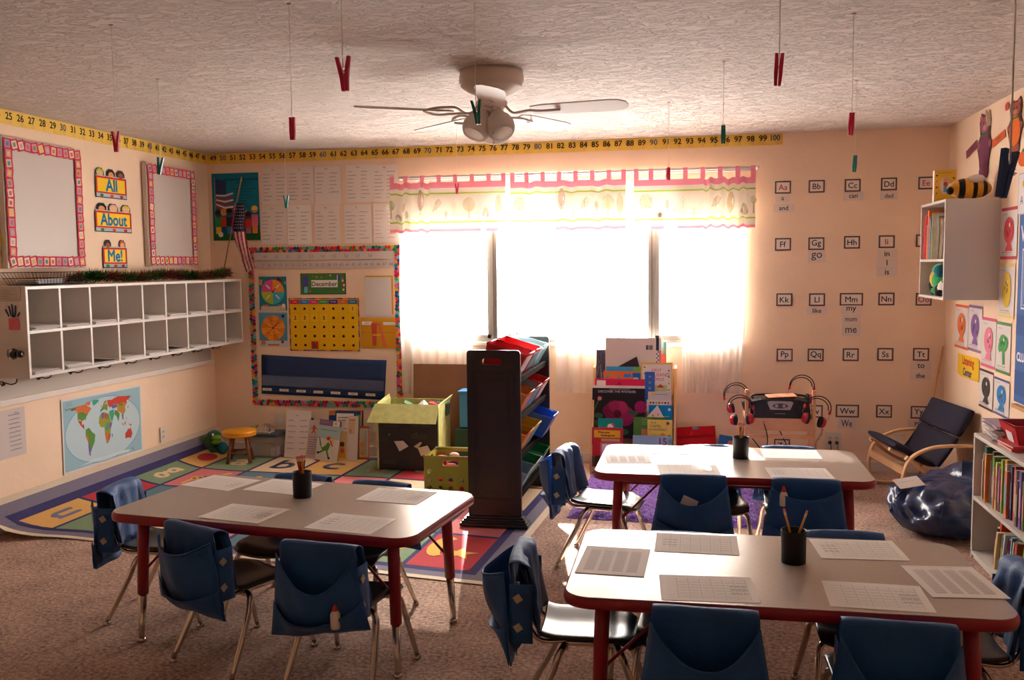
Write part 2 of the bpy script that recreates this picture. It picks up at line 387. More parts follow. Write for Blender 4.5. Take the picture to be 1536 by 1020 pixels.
def make_chair():
    c = root('school_chair', 'x', 'chair', (0, 0, 0), 0, 'chrome school chairs around the tables')
    SZ = .318
    def seat(u, v, top=True):
        x = (u-.5)*2; y = v; e = 1-.10*max(0, abs(x)-.7)/.3
        z = SZ-.010*math.cos(min(1, abs(x))*PI)*.6 + (-.028*max(0, (y-.78)/.22)**2) + .012*max(0, (.2-y)/.2)**2
        return ((x*.152)*(1-.10*(1-y))*(1-.06*max(0, (y-.9)/.1)), -.155+.325*y*e, z)
    b = MB(); b.grid(lambda u, v: seat(u, v), 12, 12, M_SEAT); b.build('seat', c, solid=.016, bevel=.005, bseg=3)
    def back(u, v):
        x = (u-.5)*2; ww = .138-.012*v
        r = max(0, (v-.7)/.3); ww *= (1-.07*r*r)
        return (x*ww, -.185-.045*v+.030*x*x, .345+.205*v-.010*x*x*v)
    b = MB(); b.grid(back, 12, 8, M_NAVYP); b.build('backrest', c, solid=.012, bevel=.004, bseg=3)
    for s in (-1, 1):
        b = MB(); b.tube(spline([(s*.085, -.06, .296), (s*.10, -.15, .298), (s*.105, -.188, .34), (s*.105, -.212, .42), (s*.105, -.226, .49)], 4), .008, M_CHROME, 8); b.build('back_upright', c)
    b = MB(); b.box((0, .0, .290), (.20, .17, .014), M_CHROME); b.box((0, .09, .283), (.22, .02, .022), M_CHROME); b.box((0, -.075, .283), (.22, .02, .022), M_CHROME); b.build('seat_bracket', c, bevel=.003)
    for sx in (-1, 1):
        for sy in (-1, 1):
            y0 = .09 if sy > 0 else -.075; fy = .195 if sy > 0 else -.215
            b = MB(); p = spline([(sx*.07, y0, .282), (sx*.115, y0+sy*.006, .285), (sx*.142, y0+sy*.022, .262), (sx*.150, y0+sy*.045, .20), (sx*.172, fy, .014)], 5)
            b.tube(p, [.0115]*(len(p)-4)+[.0112, .0105, .0095, .009], M_CHROME, 10); lg = b.build('leg', c)
            b = MB(); b.lathe([(0, .001), (.015, .001), (.015, .008), (.008, .016)], M_CHROME, 10, Matrix.Translation((sx*.173, fy, 0))); b.build('glide', lg)
    return c
def make_pocket(v, label):
    rnd = random.Random(v*7+3); ph = rnd.uniform(0, 6); sag = rnd.uniform(.055, .10); bul = rnd.uniform(.045, .075); sk = rnd.uniform(-.02, .02)
    sag = {2: .06, 3: .13, 8: .09, 9: .05, 14: .11, 15: .16}.get(v, sag)
    if v in (5, 6): bul = .10; sag = .05
    c = root('chair_pocket', label, 'chair pocket', (0, 0, 0), 0, 'blue fabric pockets hung over the chair backs')
    def sleeve(u, w):        # front panel, over the top, back panel
        x = (u-.5)*2
        wr = .006*math.sin(9*u+ph+5*w)+.004*math.sin(23*u+ph*2+7*w)+.003*math.sin(37*u*w+ph)
        if w < .42: k = w/.42; return (x*(.152-.012*k), -.170-.045*k*.9+.022*x*x+wr, .335+.232*k-.006*x*x*x*x*k+.008*math.sin(7*u+ph)*(1-k))
        if w < .56: k = (w-.42)/.14; a = PI*k; return (x*(.141+.003*k), -.223-.017*math.cos(PI-a)*-1*0-.017*(1-math.cos(a))+.022*x*x*(1-k), .567-.006*x*x*x*x+.008*math.sin(a))
        k = (w-.56)/.44; return (x*(.145+.018*k), -.257+.030*k+wr*k+.006*x*x, .565-.006*x*x*x*x-.285*k)
    b = MB(); b.grid(sleeve, 18, 30, M_FAB); b.build('sleeve', c, solid=.003)
    def pocket(u, w):
        x = (u-.5)*2; q = 1-x*x
        zt = .545-sag*q*(1+.25*x*sk*20)-.01*abs(x); zb = .258+.012*math.sin(3*u+ph)+sk*x
        z = zt+(zb-zt)*w
        o = bul*q*math.cos(w*PI/2)**.8*.9 + .012*math.sin(w*PI)*q
        return (x*(.147+.040*w+.004*w*w), -.262-o-.006+.030*w+(.006*math.sin(11*u+ph+4*w)+.004*math.sin(19*u-6*w+ph))*(.3+.7*w), z)
    b = MB(); b.grid(pocket, 20, 16, M_FAB); b.build('large_pocket', c, solid=.003)
    def hem(u): p = pocket(u, .0); return (p[0], p[1]-.0015, p[2])
    b = MB(); b.tube([hem(i/20) for i in range(21)], .0028, M_FAB, 6); b.build('pocket_hem', c)
    s0 = .30+.1*rnd.random()
    def small(u, w):
        x = (u-.5)*2; q = 1-x*x; ww = .52+s0*.5+(.17)*(1-q)*-1*.6; vv = ww+(.99-ww)*w; p = pocket(u, vv)
        return (p[0]*1.005, p[1]-.006-.028*q*(1-w)**.7-.001, p[2])
    b = MB(); b.grid(small, 18, 6, M_FAB); b.build('small_pocket', c, solid=.0025)
    for sx in (-1, 1):
        b = MB()
        b.grid(lambda u, w: (sx*(.150+.008*w)+.0*u, -.175-.075*u, .50-.19*w), 4, 6, M_FAB); b.build('side_gusset', c, solid=.003)
        for z in (.455, .36):
            b = MB(); b.box((sx*.157, -.222-.0*z, z), (.004, .024, .024), M_VEL, Matrix.Rotation(.6, 3, 'X')); q = b.build('fastener_tab', c, bevel=.001); q['label'] = 'tan square fastener tab'
    return c
def rear_to_centre(rx, ry, th): return rx-.215*math.sin(th), ry+.215*math.cos(th)
CH = [  # x, y (floor centre), rotz, chair label, pocket label, variant
 (-2.275, 3.60, -1.44, 'school chair at the wall end of the table by the rug', 'blue chair pocket draped over the chair at the wall end of the rug-side table', 1),
 (-1.735, 3.245, -.40, 'school chair turned askew at the front of the table by the rug', 'blue chair pocket on the askew chair, hiding a small red cap', 2),
 (-1.245, 3.13, -.10, 'school chair pushed in at the front of the rug-side table, near its free corner', 'blue chair pocket holding a white glue bottle with a red cap', 3),
 (-1.83, 3.74, PI-.10, 'school chair on the rug side of the table, behind the pencil cup', 'blue chair pocket just showing behind the pencil cup on the rug-side table', 4),
 (-1.42, 3.66, PI-.12, 'school chair on the rug side of the table, nearer the dark toy organizer', 'blue chair pocket top showing behind the table nearer the dark toy organizer', 7),
 (-.345, 2.97, -1.50, 'school chair at the aisle end of the six-worksheet table, its seat catching glare', 'gaping blue chair pocket with an orange tip at the aisle end of the six-worksheet table', 5),
 (-.445, 4.62, -1.72, 'school chair at the shelf end of the sunlit table, beside the purple rug', 'blue chair pocket with a yellow edge on the chair beside the purple rug', 6),
 (-.02, 4.36, .03, 'school chair at the front of the sunlit table with a white paper in its pocket', 'blue chair pocket with a white paper poking out', 8),
 (.475, 4.355, -.03, 'school chair at the front of the sunlit table, directly behind the near pencil cup', 'blue chair pocket with a red and white glue bottle, behind the near pencil cup', 9),
 (.10, 4.72, PI+.16, 'school chair on the window side of the sunlit table, in front of the magazine rack', 'blue chair pocket edge showing behind the sunlit table by the red books', 10),
 (.475, 4.75, PI, 'school chair on the window side of the sunlit table, in front of the headphones', 'blue chair pocket edge showing behind the sunlit table below the headphones', 11),
 (.53, 3.18, PI+.04, 'school chair on the window side of the six-worksheet table, toward the bean bag', 'dark blue chair pocket top showing behind the six-worksheet table toward the bean bag', 12),
 (-.05, 3.07, PI, 'school chair tucked deep under the window side of the six-worksheet table', 'light blue chair pocket rim barely showing behind the two-pencil cup table', 13),
 (.03, 2.74, -.02, 'school chair at the near side of the six-worksheet table, under the paper by the glare', 'dark blue chair pocket hanging at the near edge beside the red table leg', 14),
 (.53, 2.73, -.03, 'school chair at the near side of the six-worksheet table, cut by the frame bottom', 'dark blue chair pocket with a wide open mouth at the near table edge', 15),
 (.765, 3.02, 1.54, 'school chair at the bookcase end of the six-worksheet table', 'sunlit blue chair pocket beside the low bookcase', 16),
]
_c0 = make_chair()
for i, (x, y, th, cl, plab, v) in enumerate(CH):
    c = _c0 if i == 0 else copy_tree(_c0)
    c.location = (x, y, 0); c.rotation_euler = (0, 0, th); c['label'] = cl
    k = make_pocket(v, plab); k.location = (x, y, 0); k.rotation_euler = (0, 0, th)
    if v in (4, 7, 10, 11, 12, 13): c.scale = k.scale = (.95, 1, .955)
def chair_local(i, x, y, z):       # a point in chair i's own axes, in room coordinates
    cx, cy, th = CH[i][:3]; return Vector((cx+x*math.cos(th)-y*math.sin(th), cy+x*math.sin(th)+y*math.cos(th), z))
def glue(i, x, y, z, label):
    p = chair_local(i, x, y, z); g = root('glue_bottle', label, 'glue bottle', p, CH[i][2], 'glue bottles in the chair pockets')
    MB().lathe([(0, 0), (.016, 0), (.017, .008), (.017, .05), (.010, .062), (0, .062)], mat('glue_white', (226, 214, 204), .5), 14).build('bottle', g)
    MB().lathe([(.010, .061), (.010, .068), (.004, .086), (0, .087)], mat('glue_red', (206, 46, 30), .45), 12).build('cap', g)
glue(2, .085, -.290, .300, 'white glue bottle with red cap in the pocket by the free table corner')
glue(8, -.095, -.285, .462, 'red-capped glue bottle in the pocket behind the near pencil cup')
b = MB(); p = chair_local(7, -.02, -.285, .455); b.box(p, (.07, .004, .05), C(*WHITE), Matrix.Rotation(.4, 3, 'Y')); tag(b.build('folded_paper', origin=p), 'white paper poking from a blue chair pocket at the sunlit table', 'paper')
# ---- worksheets
def worksheet(q, label, grid=0, z=TZ+.0006):
    P = [Zp(x, y, z) for x, y in q]        # back-left, back-right, front-right, front-left
    c = sum(P, Vector())/4; ux = ((P[1]-P[0])+(P[2]-P[3])); ux.z = 0; ux.normalize()
    w = min(.279, ((P[1]-P[0]).length+(P[2]-P[3]).length)/2); d = ((P[3]-P[0]).length+(P[2]-P[1]).length)/2
    w, d = (.279, .216) if grid < 2 else (.216, .279)
    uy = Vector((-ux.y, ux.x, 0)); f = Flat(w, d, (236, 230, 224), .0006); g = (176, 168, 164)
    if grid < 2:
        for k in range(8): f.rect(.02, .022+k*.022, w-.04, .0011, g)
        for k in range(7): f.rect(.05+k*.034, .020, .0011, .17, g)
        for j in range(3):
            for k in range(3): f.rect((.025 if grid else w-.075)+k*.017, .13-j*.03 if grid else .06+j*.03, .014, .014, (204, 198, 194))
        for j in range(6):
            for k in range(6): f.scrib(.055+k*.034, .028+j*.022, .024, .009, (150, 142, 140), .0011)
    else:
        for k in range(4): f.rect(.022+k*.045, .03, .034, d-.07, (214, 206, 202))
        for j in range(12):
            for k in range(4): f.scrib(.024+k*.045, .036+j*.018, .028, .008, (150, 142, 140), .0011)
    f.scrib(.02, d-.018, .09, .008, (140, 132, 130), .0012)
    f.build('worksheet', c-ux*w/2-uy*d/2, ux, uy, None, label, 'worksheet', 'printed worksheets laid out on the tables')
WS = [
 (((334, 710), (387, 716), (333, 740), (269, 732)), 'printed worksheet at the wall end of the rug-side table, window side', 0),
 (((398, 717), (488, 724.6), (455, 745), (363, 735)), 'printed worksheet partly behind the full pencil cup', 0),
 (((342, 754), (435, 763), (393, 787), (297, 777)), 'printed worksheet above the askew chair', 0),
 (((495, 768), (595, 777), (563, 804), (453, 793)), 'printed worksheet above the pocket with the glue bottle', 1),
 (((563, 730), (658, 737), (628, 759), (532, 751)), 'printed worksheet near the glaring corner of the rug-side table', 0),
 (((1148, 700), (1239, 702), (1252, 719), (1155, 718)), 'printed worksheet on the shaded strip of the sunlit table', 1),
 (((986, 696), (1080, 697), (1080, 713), (984, 712)), 'washed-out worksheet at the near side of the sunlit table', 0),
 (((925, 678), (972, 678), (960, 694), (905, 694)), 'washed-out worksheet at the shelf end of the sunlit table', 2),
 (((978, 668), (1056, 669), (1060, 682), (975, 681)), 'washed-out worksheet at the window side of the sunlit table', 0),
 (((1142, 673), (1222, 675), (1232, 689), (1148, 687)), 'sunlit worksheet at the window side beyond the pencil cup', 1),
 (((1213, 806), (1341, 810), (1365, 843), (1230, 840)), 'printed worksheet beside the two-pencil cup, toward the bean bag', 1),
 (((1352, 845), (1458, 846), (1520, 904), (1395, 900)), 'worksheet of four columns at the bookcase end of the near table', 2),
 (((1230, 868), (1375, 876), (1411, 924), (1248, 913)), 'printed worksheet above the wide open pocket at the near edge', 0),
 (((983, 796), (1107, 803), (1111, 835), (980, 830)), 'printed worksheet at the window side of the near table, by the glare', 1),
 (((878, 815), (974, 822), (970, 868), (863, 863)), 'worksheet of columns on the glaring end of the near table', 2),
 (((989, 859), (1130, 863), (1143, 909), (987, 903)), 'printed worksheet above the dark pocket at the near table leg', 0),
]
for k, (q, l, g) in enumerate(WS): worksheet(q, l, g, TZ+.0006+.0004*(k % 3))
# ---- pencil cups and pencils
M_CUP = mat('black_mesh_cup', (22, 22, 24), .45, metal=.3, bump=.3, bscale=420)
def cup(x, y, label):
    b = MB(); r = .039
    b.lathe([(0, .003), (r-.002, .003), (r-.002, .105), (r+.001, .107), (r+.001, .103), (r, 0), (0, 0)], M_CUP, 28)
    o = b.build('pencil_cup'); o.location = (x, y, TZ+.0004); tag(o, label, 'pencil cup', 'black pencil cups on the tables')
def pencil(kind, label):
    c = root('pencil', label, 'pencil', group='pencils standing in the cups')
    col = {'y': (226, 150, 40), 'r': (190, 30, 44), 'k': (40, 36, 44), 'w': (224, 206, 190)}[kind]
    m = mat('pencil_'+kind, col, .4, coat=.3); b = MB(); r = .0037
    hx = [(r*math.cos(PI/3*k), r*math.sin(PI/3*k)) for k in range(6)]; b.prism(hx, .018, .150, m); b.build('barrel', c)
    MB().lathe([(0, 0), (.0008, .001), (r, .018)], mat('pencil_point', (214, 176, 130), .6), 6).build('point', c)
    MB().lathe([(r+.0003, .150), (r+.0003, .162)], mat('ferrule', (214, 196, 150), .3, 1), 10).build('ferrule', c)
    MB().lathe([(r, .162), (r, .170), (.002, .172), (0, .172)], mat('eraser', (222, 120, 110), .8), 10).build('eraser', c)
    return c
_pen = {}
def put_pencil(cx, cy, ang, lean, kind, label, z0=.006, rr=.018):
    o = _pen.get(kind)
    if o is None: o = _pen[kind] = pencil(kind, label)
    else: o = copy_tree(o)
    o['label'] = label
    d = Vector((math.cos(ang)*math.sin(lean), math.sin(ang)*math.sin(lean), math.cos(lean)))
    o.rotation_mode = 'QUATERNION'; o.rotation_quaternion = d.to_track_quat('Z', 'Y')
    o.location = (cx-math.cos(ang)*rr, cy-math.sin(ang)*rr, TZ+z0)
p1 = Zp(454, 745, TZ); p2 = Zp(1111, 687, TZ); p3 = Zp(1190, 843, TZ)
cup(p1.x, p1.y, 'black pencil cup crowded with pencils on the rug-side table')
cup(p2.x, p2.y, 'black pencil cup with red-tipped pencils on the sunlit table')
cup(p3.x, p3.y, 'black pencil cup with only two pencils on the near table')
put_pencil(p3.x, p3.y, 2.9, .26, 'y', 'yellow pencil leaning toward the glare in the two-pencil cup', rr=.012)
put_pencil(p3.x, p3.y, .25, .34, 'y', 'yellow pencil leaning toward the bookcase in the two-pencil cup', rr=.014)
rn = random.Random(5)
for k, (a, kd) in enumerate(((3.05, 'y'), (2.6, 'y'), (.3, 'y'), (.15, 'w'), (1.4, 'r'), (-.2, 'y'), (2.0, 'r'))):
    put_pencil(p2.x, p2.y, a, .17+.05*rn.random(), kd, {'y': 'yellow pencil in the cup on the sunlit table', 'w': 'white pencil in the cup on the sunlit table', 'r': 'red pencil in the cup on the sunlit table'}[kd], rr=.016+.004*rn.random())
for k in range(15):
    kd = 'yyryykyryykyyry'[k]; a = 3.1-k*.42 if k % 2 else .1+k*.4
    put_pencil(p1.x, p1.y, a, .09+.14*rn.random(), kd, {'y': 'yellow pencil in the crowded cup on the rug-side table', 'k': 'dark pencil in the crowded cup on the rug-side table', 'r': 'red pencil in the crowded cup on the rug-side table'}[kd], rr=.010+.012*rn.random())
# ================================================================ NUMBER LINE
M_YEL = mat('yellow_strip', (240, 200, 80), .55, var=.04, vscale=12)
def number_line(px_of, n0, n1, O, ux, width, height, label):
    f = Flat(width, height, M_YEL, .0015); k0 = height*.30
    for n in range(n0, n1+1):
        x = px_of(n)
        if x is None: continue
        f.text(str(n), x, height*.62, height*.50, (96, 104, 120) if n % 10 == 0 else (52, 40, 22), .062, bold=.0014)
        f.circ(x+.01, height*.20, .0085, (196, 130, 60), 12); f.circ(x+.01, height*.20, .006, (240, 214, 190), 10)
    f.build('number_line', O, ux, (0, 0, 1), None, label, 'number line', 'yellow number strips under the ceiling')
hz = 2.354; hh = H-hz-.004
x100, x49 = Yp(1163, 205, D).x, Yp(320, 238, D).x
number_line(lambda n: (x49+(x100-x49)*(n-49)/51.0)-(-L+.004), 49, 100, (-L+.004, D-.003, hz), (1, 0, 0), Yp(1174, 205, D).x+L-.004, hh, 'yellow number strip from 49 to 100 along the window wall')
y25, y48 = Xp(12, 175, -L).y, Xp(304, 240, -L).y
ys = y25-.12
number_line(lambda n: y25+(y48-y25)*(n-25)/23.0-(ys-1.6) if n >= 24 else None, 24, 48, (-L+.003, ys-1.6, hz), (0, 1, 0), D-.004-ys+1.6, hh, 'yellow number strip running up to 48 along the cubby wall')
# ================================================================ PLEDGE POSTER, WORD CHARTS
O, w, h = onback(319, 389, 259.5, 360.5)
f = Flat(w, h, (14, 120, 148)); f.rect(0, 0, w, h*.16, (40, 110, 60)); f.rect(w*.05, h*.10, w*.02, h*.84, (140, 130, 120))
f.poly([(w*.08, h*.70), (w*.30, h*.66), (w*.31, h*.88), (w*.08, h*.93)], (48, 62, 110))
for k in range(6): f.poly([(w*.08, h*(.50+k*.033)), (w*.27, h*(.43+k*.045)), (w*.45, h*(.44+k*.05)), (w*.45, h*(.465+k*.05)), (w*.27, h*(.455+k*.045)), (w*.08, h*(.52+k*.033))], (180, 40, 60) if k % 2 == 0 else (226, 214, 208))
f.text('THE PLEDGE OF ALLEGIANCE', w*.62, h*.905, h*.034, (8, 44, 62), w*.74, bold=.0006)
for k, q in enumerate(('I pledge allegiance', 'to the flag', 'of the United States of America', 'and to the Republic', 'for which it stands,', 'one Nation under God,', 'indivisible,', 'with liberty', 'and justice for all.')):
    f.text(q, w*.66, h*(.855-.045*k), h*.024, (8, 44, 62), w*.60)
for k, (x, s, a, c_) in enumerate(((.12, .34, (60, 150, 80), (236, 190, 40)), (.24, .36, (190, 70, 40), (40, 80, 140)), (.36, .36, (60, 50, 90), (40, 140, 190)), (.66, .38, (170, 40, 50), (120, 50, 90)), (.76, .30, (196, 50, 50), (160, 120, 120)), (.90, .40, (220, 110, 130), (230, 130, 60)))):
    f.rect(w*x-.022, h*.10, .044, h*s*.30, c_); f.rect(w*x-.028, h*.10+h*s*.30, .056, h*s*.40, a); f.circ(w*x, h*(.12+s*.85), .030, (90, 60, 40) if k % 2 == 0 else (200, 150, 120)); f.circ(w*x, h*(.135+s*.85), .026, ((50, 34, 30), (214, 130, 60), (40, 30, 30), (60, 40, 34), (50, 40, 36), (236, 200, 70))[k], 12, .017)
f.circ(w*.16, h*.09, .022, (226, 220, 210))
f.build('poster', O, *BK, label='teal poster of the pledge with a striped flag and children', cat='poster')
CHT = [(393, 431, 250.6, 307, 'Cc'), (432, 471, 250, 306, 'Ss'), (472.5, 512, 249, 307, 'Nn'), (519, 559.5, 246.5, 303.5, 'Dd'), (560, 597, 247, 303, 'Gg'),
       (392, 430.6, 308.7, 366, 'Cc'), (431.3, 467.5, 307.3, 366.4, 'Ss'), (472.5, 510.6, 307.6, 365.4, 'Rr'), (517, 557.6, 307, 364.7, 'Tt'), (560.5, 598, 305, 363.6, 'Ff')]
CL = ['upper handwritten word chart next to the pledge poster', 'upper word chart second from the pledge poster', 'middle upper word chart with its lower part left blank', 'upper word chart headed Dd', 'upper word chart nearest the window',
      'lower word chart beside the flag poster, over the bulletin border', 'brighter lower word chart with bold writing', 'middle lower word chart headed Rr', 'lower word chart headed Tt', 'lower word chart written in red by the window']
for k, ((xl, xr, yt, yb, hd), lb) in enumerate(zip(CHT, CL)):
    O, w, h = onback(xl, xr, yt, yb); O.y -= .002*(k % 3); f = Flat(w, h, (232, 222, 216) if k != 6 else (240, 234, 228), .001); c_ = (210, 130, 134) if k == 9 else (132, 124, 128)
    f.text(hd, w*.45, h*.93, h*.05, c_)
    rows = 8 if k != 2 else 6
    for j in range(rows):
        for cc in (0, 1):
            f.scrib(w*(.06+.50*cc), h*(.80-j*.098), w*random.uniform(.16, .36), h*.035, c_, .0026)
    f.build('word_chart', O, *BK, label=lb, cat='word chart', group='handwritten word charts above the bulletin board')
# ================================================================ BULLETIN BOARD BORDER
DOT = [(196, 30, 70), (0, 120, 150), (216, 160, 40), (60, 140, 70), (210, 90, 130), (30, 70, 120), (206, 60, 50), (120, 170, 170), (150, 30, 60), (230, 130, 60)]
def dots_border(name, O, ux, uy, w, h, t, label, sides='LTBR', r=.017, step=.026):
    f = Flat(w, h, None, .002)
    def strip(x0, y0, x1, y1):
        if x1-x0 > y1-y0: f.rect(x0, y0+r*.5, x1-x0, y1-y0-r, (190, 70, 90))
        else: f.rect(x0+r*.5, y0, x1-x0-r, y1-y0, (190, 70, 90))
        n = int(max(x1-x0, y1-y0)/step); hor = x1-x0 > y1-y0
        for i in range(n+1):
            for q in range(2):
                a = (i+.5*q)/n if n else 0; rr = r*random.uniform(.75, 1.1); cr = .3+.42*q
                x = x0+(x1-x0)*(a if hor else cr); y = y0+(y1-y0)*(cr if hor else a)
                x = min(max(x, r), w-r*.9); y = min(max(y, r), h-r*.9)
                f.circ(x, y, rr, random.choice(DOT), 9)
    if 'T' in sides: strip(0, h-t, w, h)
    if 'B' in sides: strip(0, 0, w, t)
    if 'L' in sides: strip(0, t, t, h-t)
    if 'R' in sides: strip(w-t, t, w, h-t)
    return f.build(name, O, ux, uy, None, label, 'bulletin border')
a = Yp(370, 371, D-.004); c = Yp(378, 608, D-.004); e = Yp(599, 366, D-.004)
dots_border('bulletin_border', (min(a.x, c.x)+.01, D-.004, c.z), (1, 0, 0), (0, 0, 1), e.x-a.x, a.z-c.z, .052, 'scalloped border of multicoloured dots around the calendar board')
def strip_num(xl, xr, yt, yb, nums, c_, label):
    O, w, h = onback(xl, xr, yt, yb, D-.010); f = Flat(w, h, (206, 194, 188), .001)
    for k, n in enumerate(nums): f.text(str(n), w*(.06+.9*k/max(21, len(nums)-1) if len(nums) > 12 else .08+k*.082), h*.45, h*.45, c_, .034)
    f.build('number_strip', O, *BK, label=label, cat='paper strip', group='paper strips of handwritten numbers')
strip_num(381, 595, 377.8, 389.5, list(range(49, 59)), (150, 140, 142), 'upper paper strip with faint numbers 49 to 58')
strip_num(382, 595, 391, 402, list(range(27, 49)), (140, 130, 132), 'lower paper strip with faint numbers 27 to 48')
# December sign
O, w, h = onback(451, 519, 410, 441.5); f = Flat(w, h, (72, 130, 64)); f.frame(0, 0, w, h, .005, (40, 80, 50))
f.rect(.02, .03, .045, h-.05, (90, 80, 150)); f.rect(.03, .012, .03, .05, (120, 190, 200)); f.rect(w-.09, h-.06, .04, .045, (50, 90, 150)); f.rect(w-.075, h-.06, .008, .045, (220, 200, 190))
for k in range(12): f.circ(random.uniform(.08, w-.1), random.choice((h*.13, h*.86))+random.uniform(-.008, .008), .007, random.choice(((232, 200, 60), (226, 120, 60), (150, 60, 60))), 5)
for k in range(6): f.circ(w-.022+.006*math.sin(k), h*.22+k*.018, .009, (200, 50, 60) if k % 2 else (236, 226, 220), 8)
f.rect(w*.24, h*.34, w*.58, h*.34, (232, 226, 216)); f.text('December', w*.53, h*.50, h*.22, (30, 28, 34), w*.56, bold=.0006)
f.build('sign', O, *BK, label='green December sign with presents and a candy cane', cat='sign')
# wheel posters
for k, (q, bgc, lb, cols) in enumerate((((389, 430, 415, 465.5), (40, 130, 150), 'weather wheel poster of four pink, orange, blue and green quarters', ((236, 140, 50), (220, 80, 150), (170, 190, 60), (70, 180, 200))),
                                    ((389, 431, 469, 520), (90, 160, 190), 'orange pie wheel poster below the four-coloured wheel', ((236, 150, 40), (220, 120, 40))))):
    O, w, h = onback(*q); f = Flat(w, h, bgc); cx, cy, r = w*.5, h*.55, w*.42
    if k == 0: 
        for j in range(26): f.circ(random.uniform(.008, w-.008), random.choice((random.uniform(.01, h*.2), random.uniform(h*.78, h*.97))), .014, random.choice(DOT), 8)
        f.rect(w*.05, 0, w*.9, h*.12, (206, 196, 170)); f.circ(w*.88, h*.14, .016, (236, 230, 224))
    else: f.rect(0, 0, w, h*.18, (196, 200, 196)); f.rect(w*.3, h*.03, w*.4, .014, (210, 110, 60)); f.circ(w*.14, h*.12, .02, (190, 110, 60)); f.circ(w*.86, h*.9, .014, (40, 60, 90)); f.circ(w*.82, h*.14, .012, (170, 40, 60))
    N = 4 if k == 0 else 12
    for j in range(N):
        a0, a1 = 2*PI*j/N, 2*PI*(j+1)/N
        f.poly([(cx, cy)]+[(cx+r*math.cos(a0+(a1-a0)*i/6), cy+r*math.sin(a0+(a1-a0)*i/6)) for i in range(7)], cols[j % len(cols)])
        if k == 0: f.line([(cx+.35*r*math.cos((a0+a1)/2), cy+.35*r*math.sin((a0+a1)/2)), (cx+.8*r*math.cos((a0+a1)/2), cy+.8*r*math.sin((a0+a1)/2))], .012, (236, 224, 214))
        else: f.scrib(cx+.6*r*math.cos(a0+.2)-.01, cy+.6*r*math.sin(a0+.2)-.003, .02, .007, (130, 60, 30), .002)
    f.line([(cx, cy), (cx+.03, cy+.03)], .008, (190, 40, 50)); f.circ(cx, cy, .008, (60, 50, 50))
    f.build('wheel_poster', O, *BK, label=lb, cat='poster')
# calendar
O, w, h = onback(434.5, 539.5, 447, 526.5); f = Flat(w, h, (236, 186, 20)); n = 26
for k in range(n):
    cc = DOT[(k*3) % len(DOT)]; f.rect(w*k/n, 0, w/n, .009, cc); f.rect(w*k/n, h-.009, w/n, .009, DOT[(k*7+2) % 10]); 
for k in range(n): f.rect(0, h*k/n, .009, h/n, DOT[(k*7) % 10]); f.rect(w-.009, h*k/n, .009, h/n, DOT[(k*3+4) % 10])
hd = [(210, 50, 70), (50, 130, 190), (214, 60, 120), (60, 150, 80), (90, 60, 130), (230, 110, 50), (60, 120, 160)]
for k in range(7):
    x0 = .012+(w-.024)*k/7; f.rect(x0, h-.048, (w-.024)/7-.002, .034, hd[k]); f.text(('Sunday', 'Monday', 'Tuesday', 'Wednesday', 'Thursday', 'Friday', 'Saturday')[k], x0+(w-.024)/14, h-.031, .009, (240, 226, 210), (w-.024)/8.4)
    f.rect(x0-.001, .012, .0015, h-.06, (206, 160, 20))
rh = (h-.06)/5
for j in range(5):
    f.rect(.01, .011+rh*j, w-.02, .0015, (206, 160, 20))
    for k in range(7):
        cx, cy = .012+(w-.024)*(k+.5)/7, .011+rh*(4-j+.5); d = j*7+k-6+1
        if (j == 0 and k == 6) or (j == 1 and k < 4): f.rect(cx-.026, cy-.030, .052, .060, (238, 192, 40)); f.text(str(1 if j == 0 else k+2), cx, cy, .030, (30, 26, 20), bold=.0008)
        elif j == 4 and k == 2:
            f.rect(cx-.030, cy-.030, .060, .060, (196, 50, 40)); f.poly([(cx-.014, cy-.018), (cx+.014, cy-.018), (cx, cy+.022)], (40, 120, 60))
        else: f.rect(cx-.009, cy-.009, .018, .018, (24, 18, 14))
f.build('calendar', O, *BK, label='yellow pocket calendar with numbers 1 to 5 and black squares', cat='calendar')
O, w, h = onback(548.5, 590, 413.5, 472); O.y -= .002; f = Flat(w, h, (222, 160, 50)); f.rect(-.006, -.012, w-.008, h, (214, 206, 200)); f.build('paper_sheet', O, *BK, label='blank white sheet taped over orange card beside the December sign', cat='paper')
O, w, h = onback(541, 597, 477, 522.5); f = Flat(w, h, (208, 148, 30)); f.rect(0, h-.022, w, .022, (224, 168, 50)); f.rect(.012, h-.055, .085, .028, (232, 224, 214)); f.rect(w-.12, h-.055, .10, .024, (232, 224, 214))
f.text('Name', .055, h-.041, .011, (60, 50, 50), .07); f.rect(0, h*.52, w, .004, (190, 120, 20))
f.poly([(.10, .02), (.13, .02), (.14, h-.04), (.09, h-.04)], (206, 80, 60)); f.poly([(.19, .01), (.22, .01), (.17, h-.04), (.14, h-.04)], (216, 110, 70)); f.rect(.10, h*.42, .07, .01, (232, 180, 50))
f.build('pocket_folder', O, *BK, label='translucent orange pocket folder holding pink straws, beside the window curtain', cat='folder')
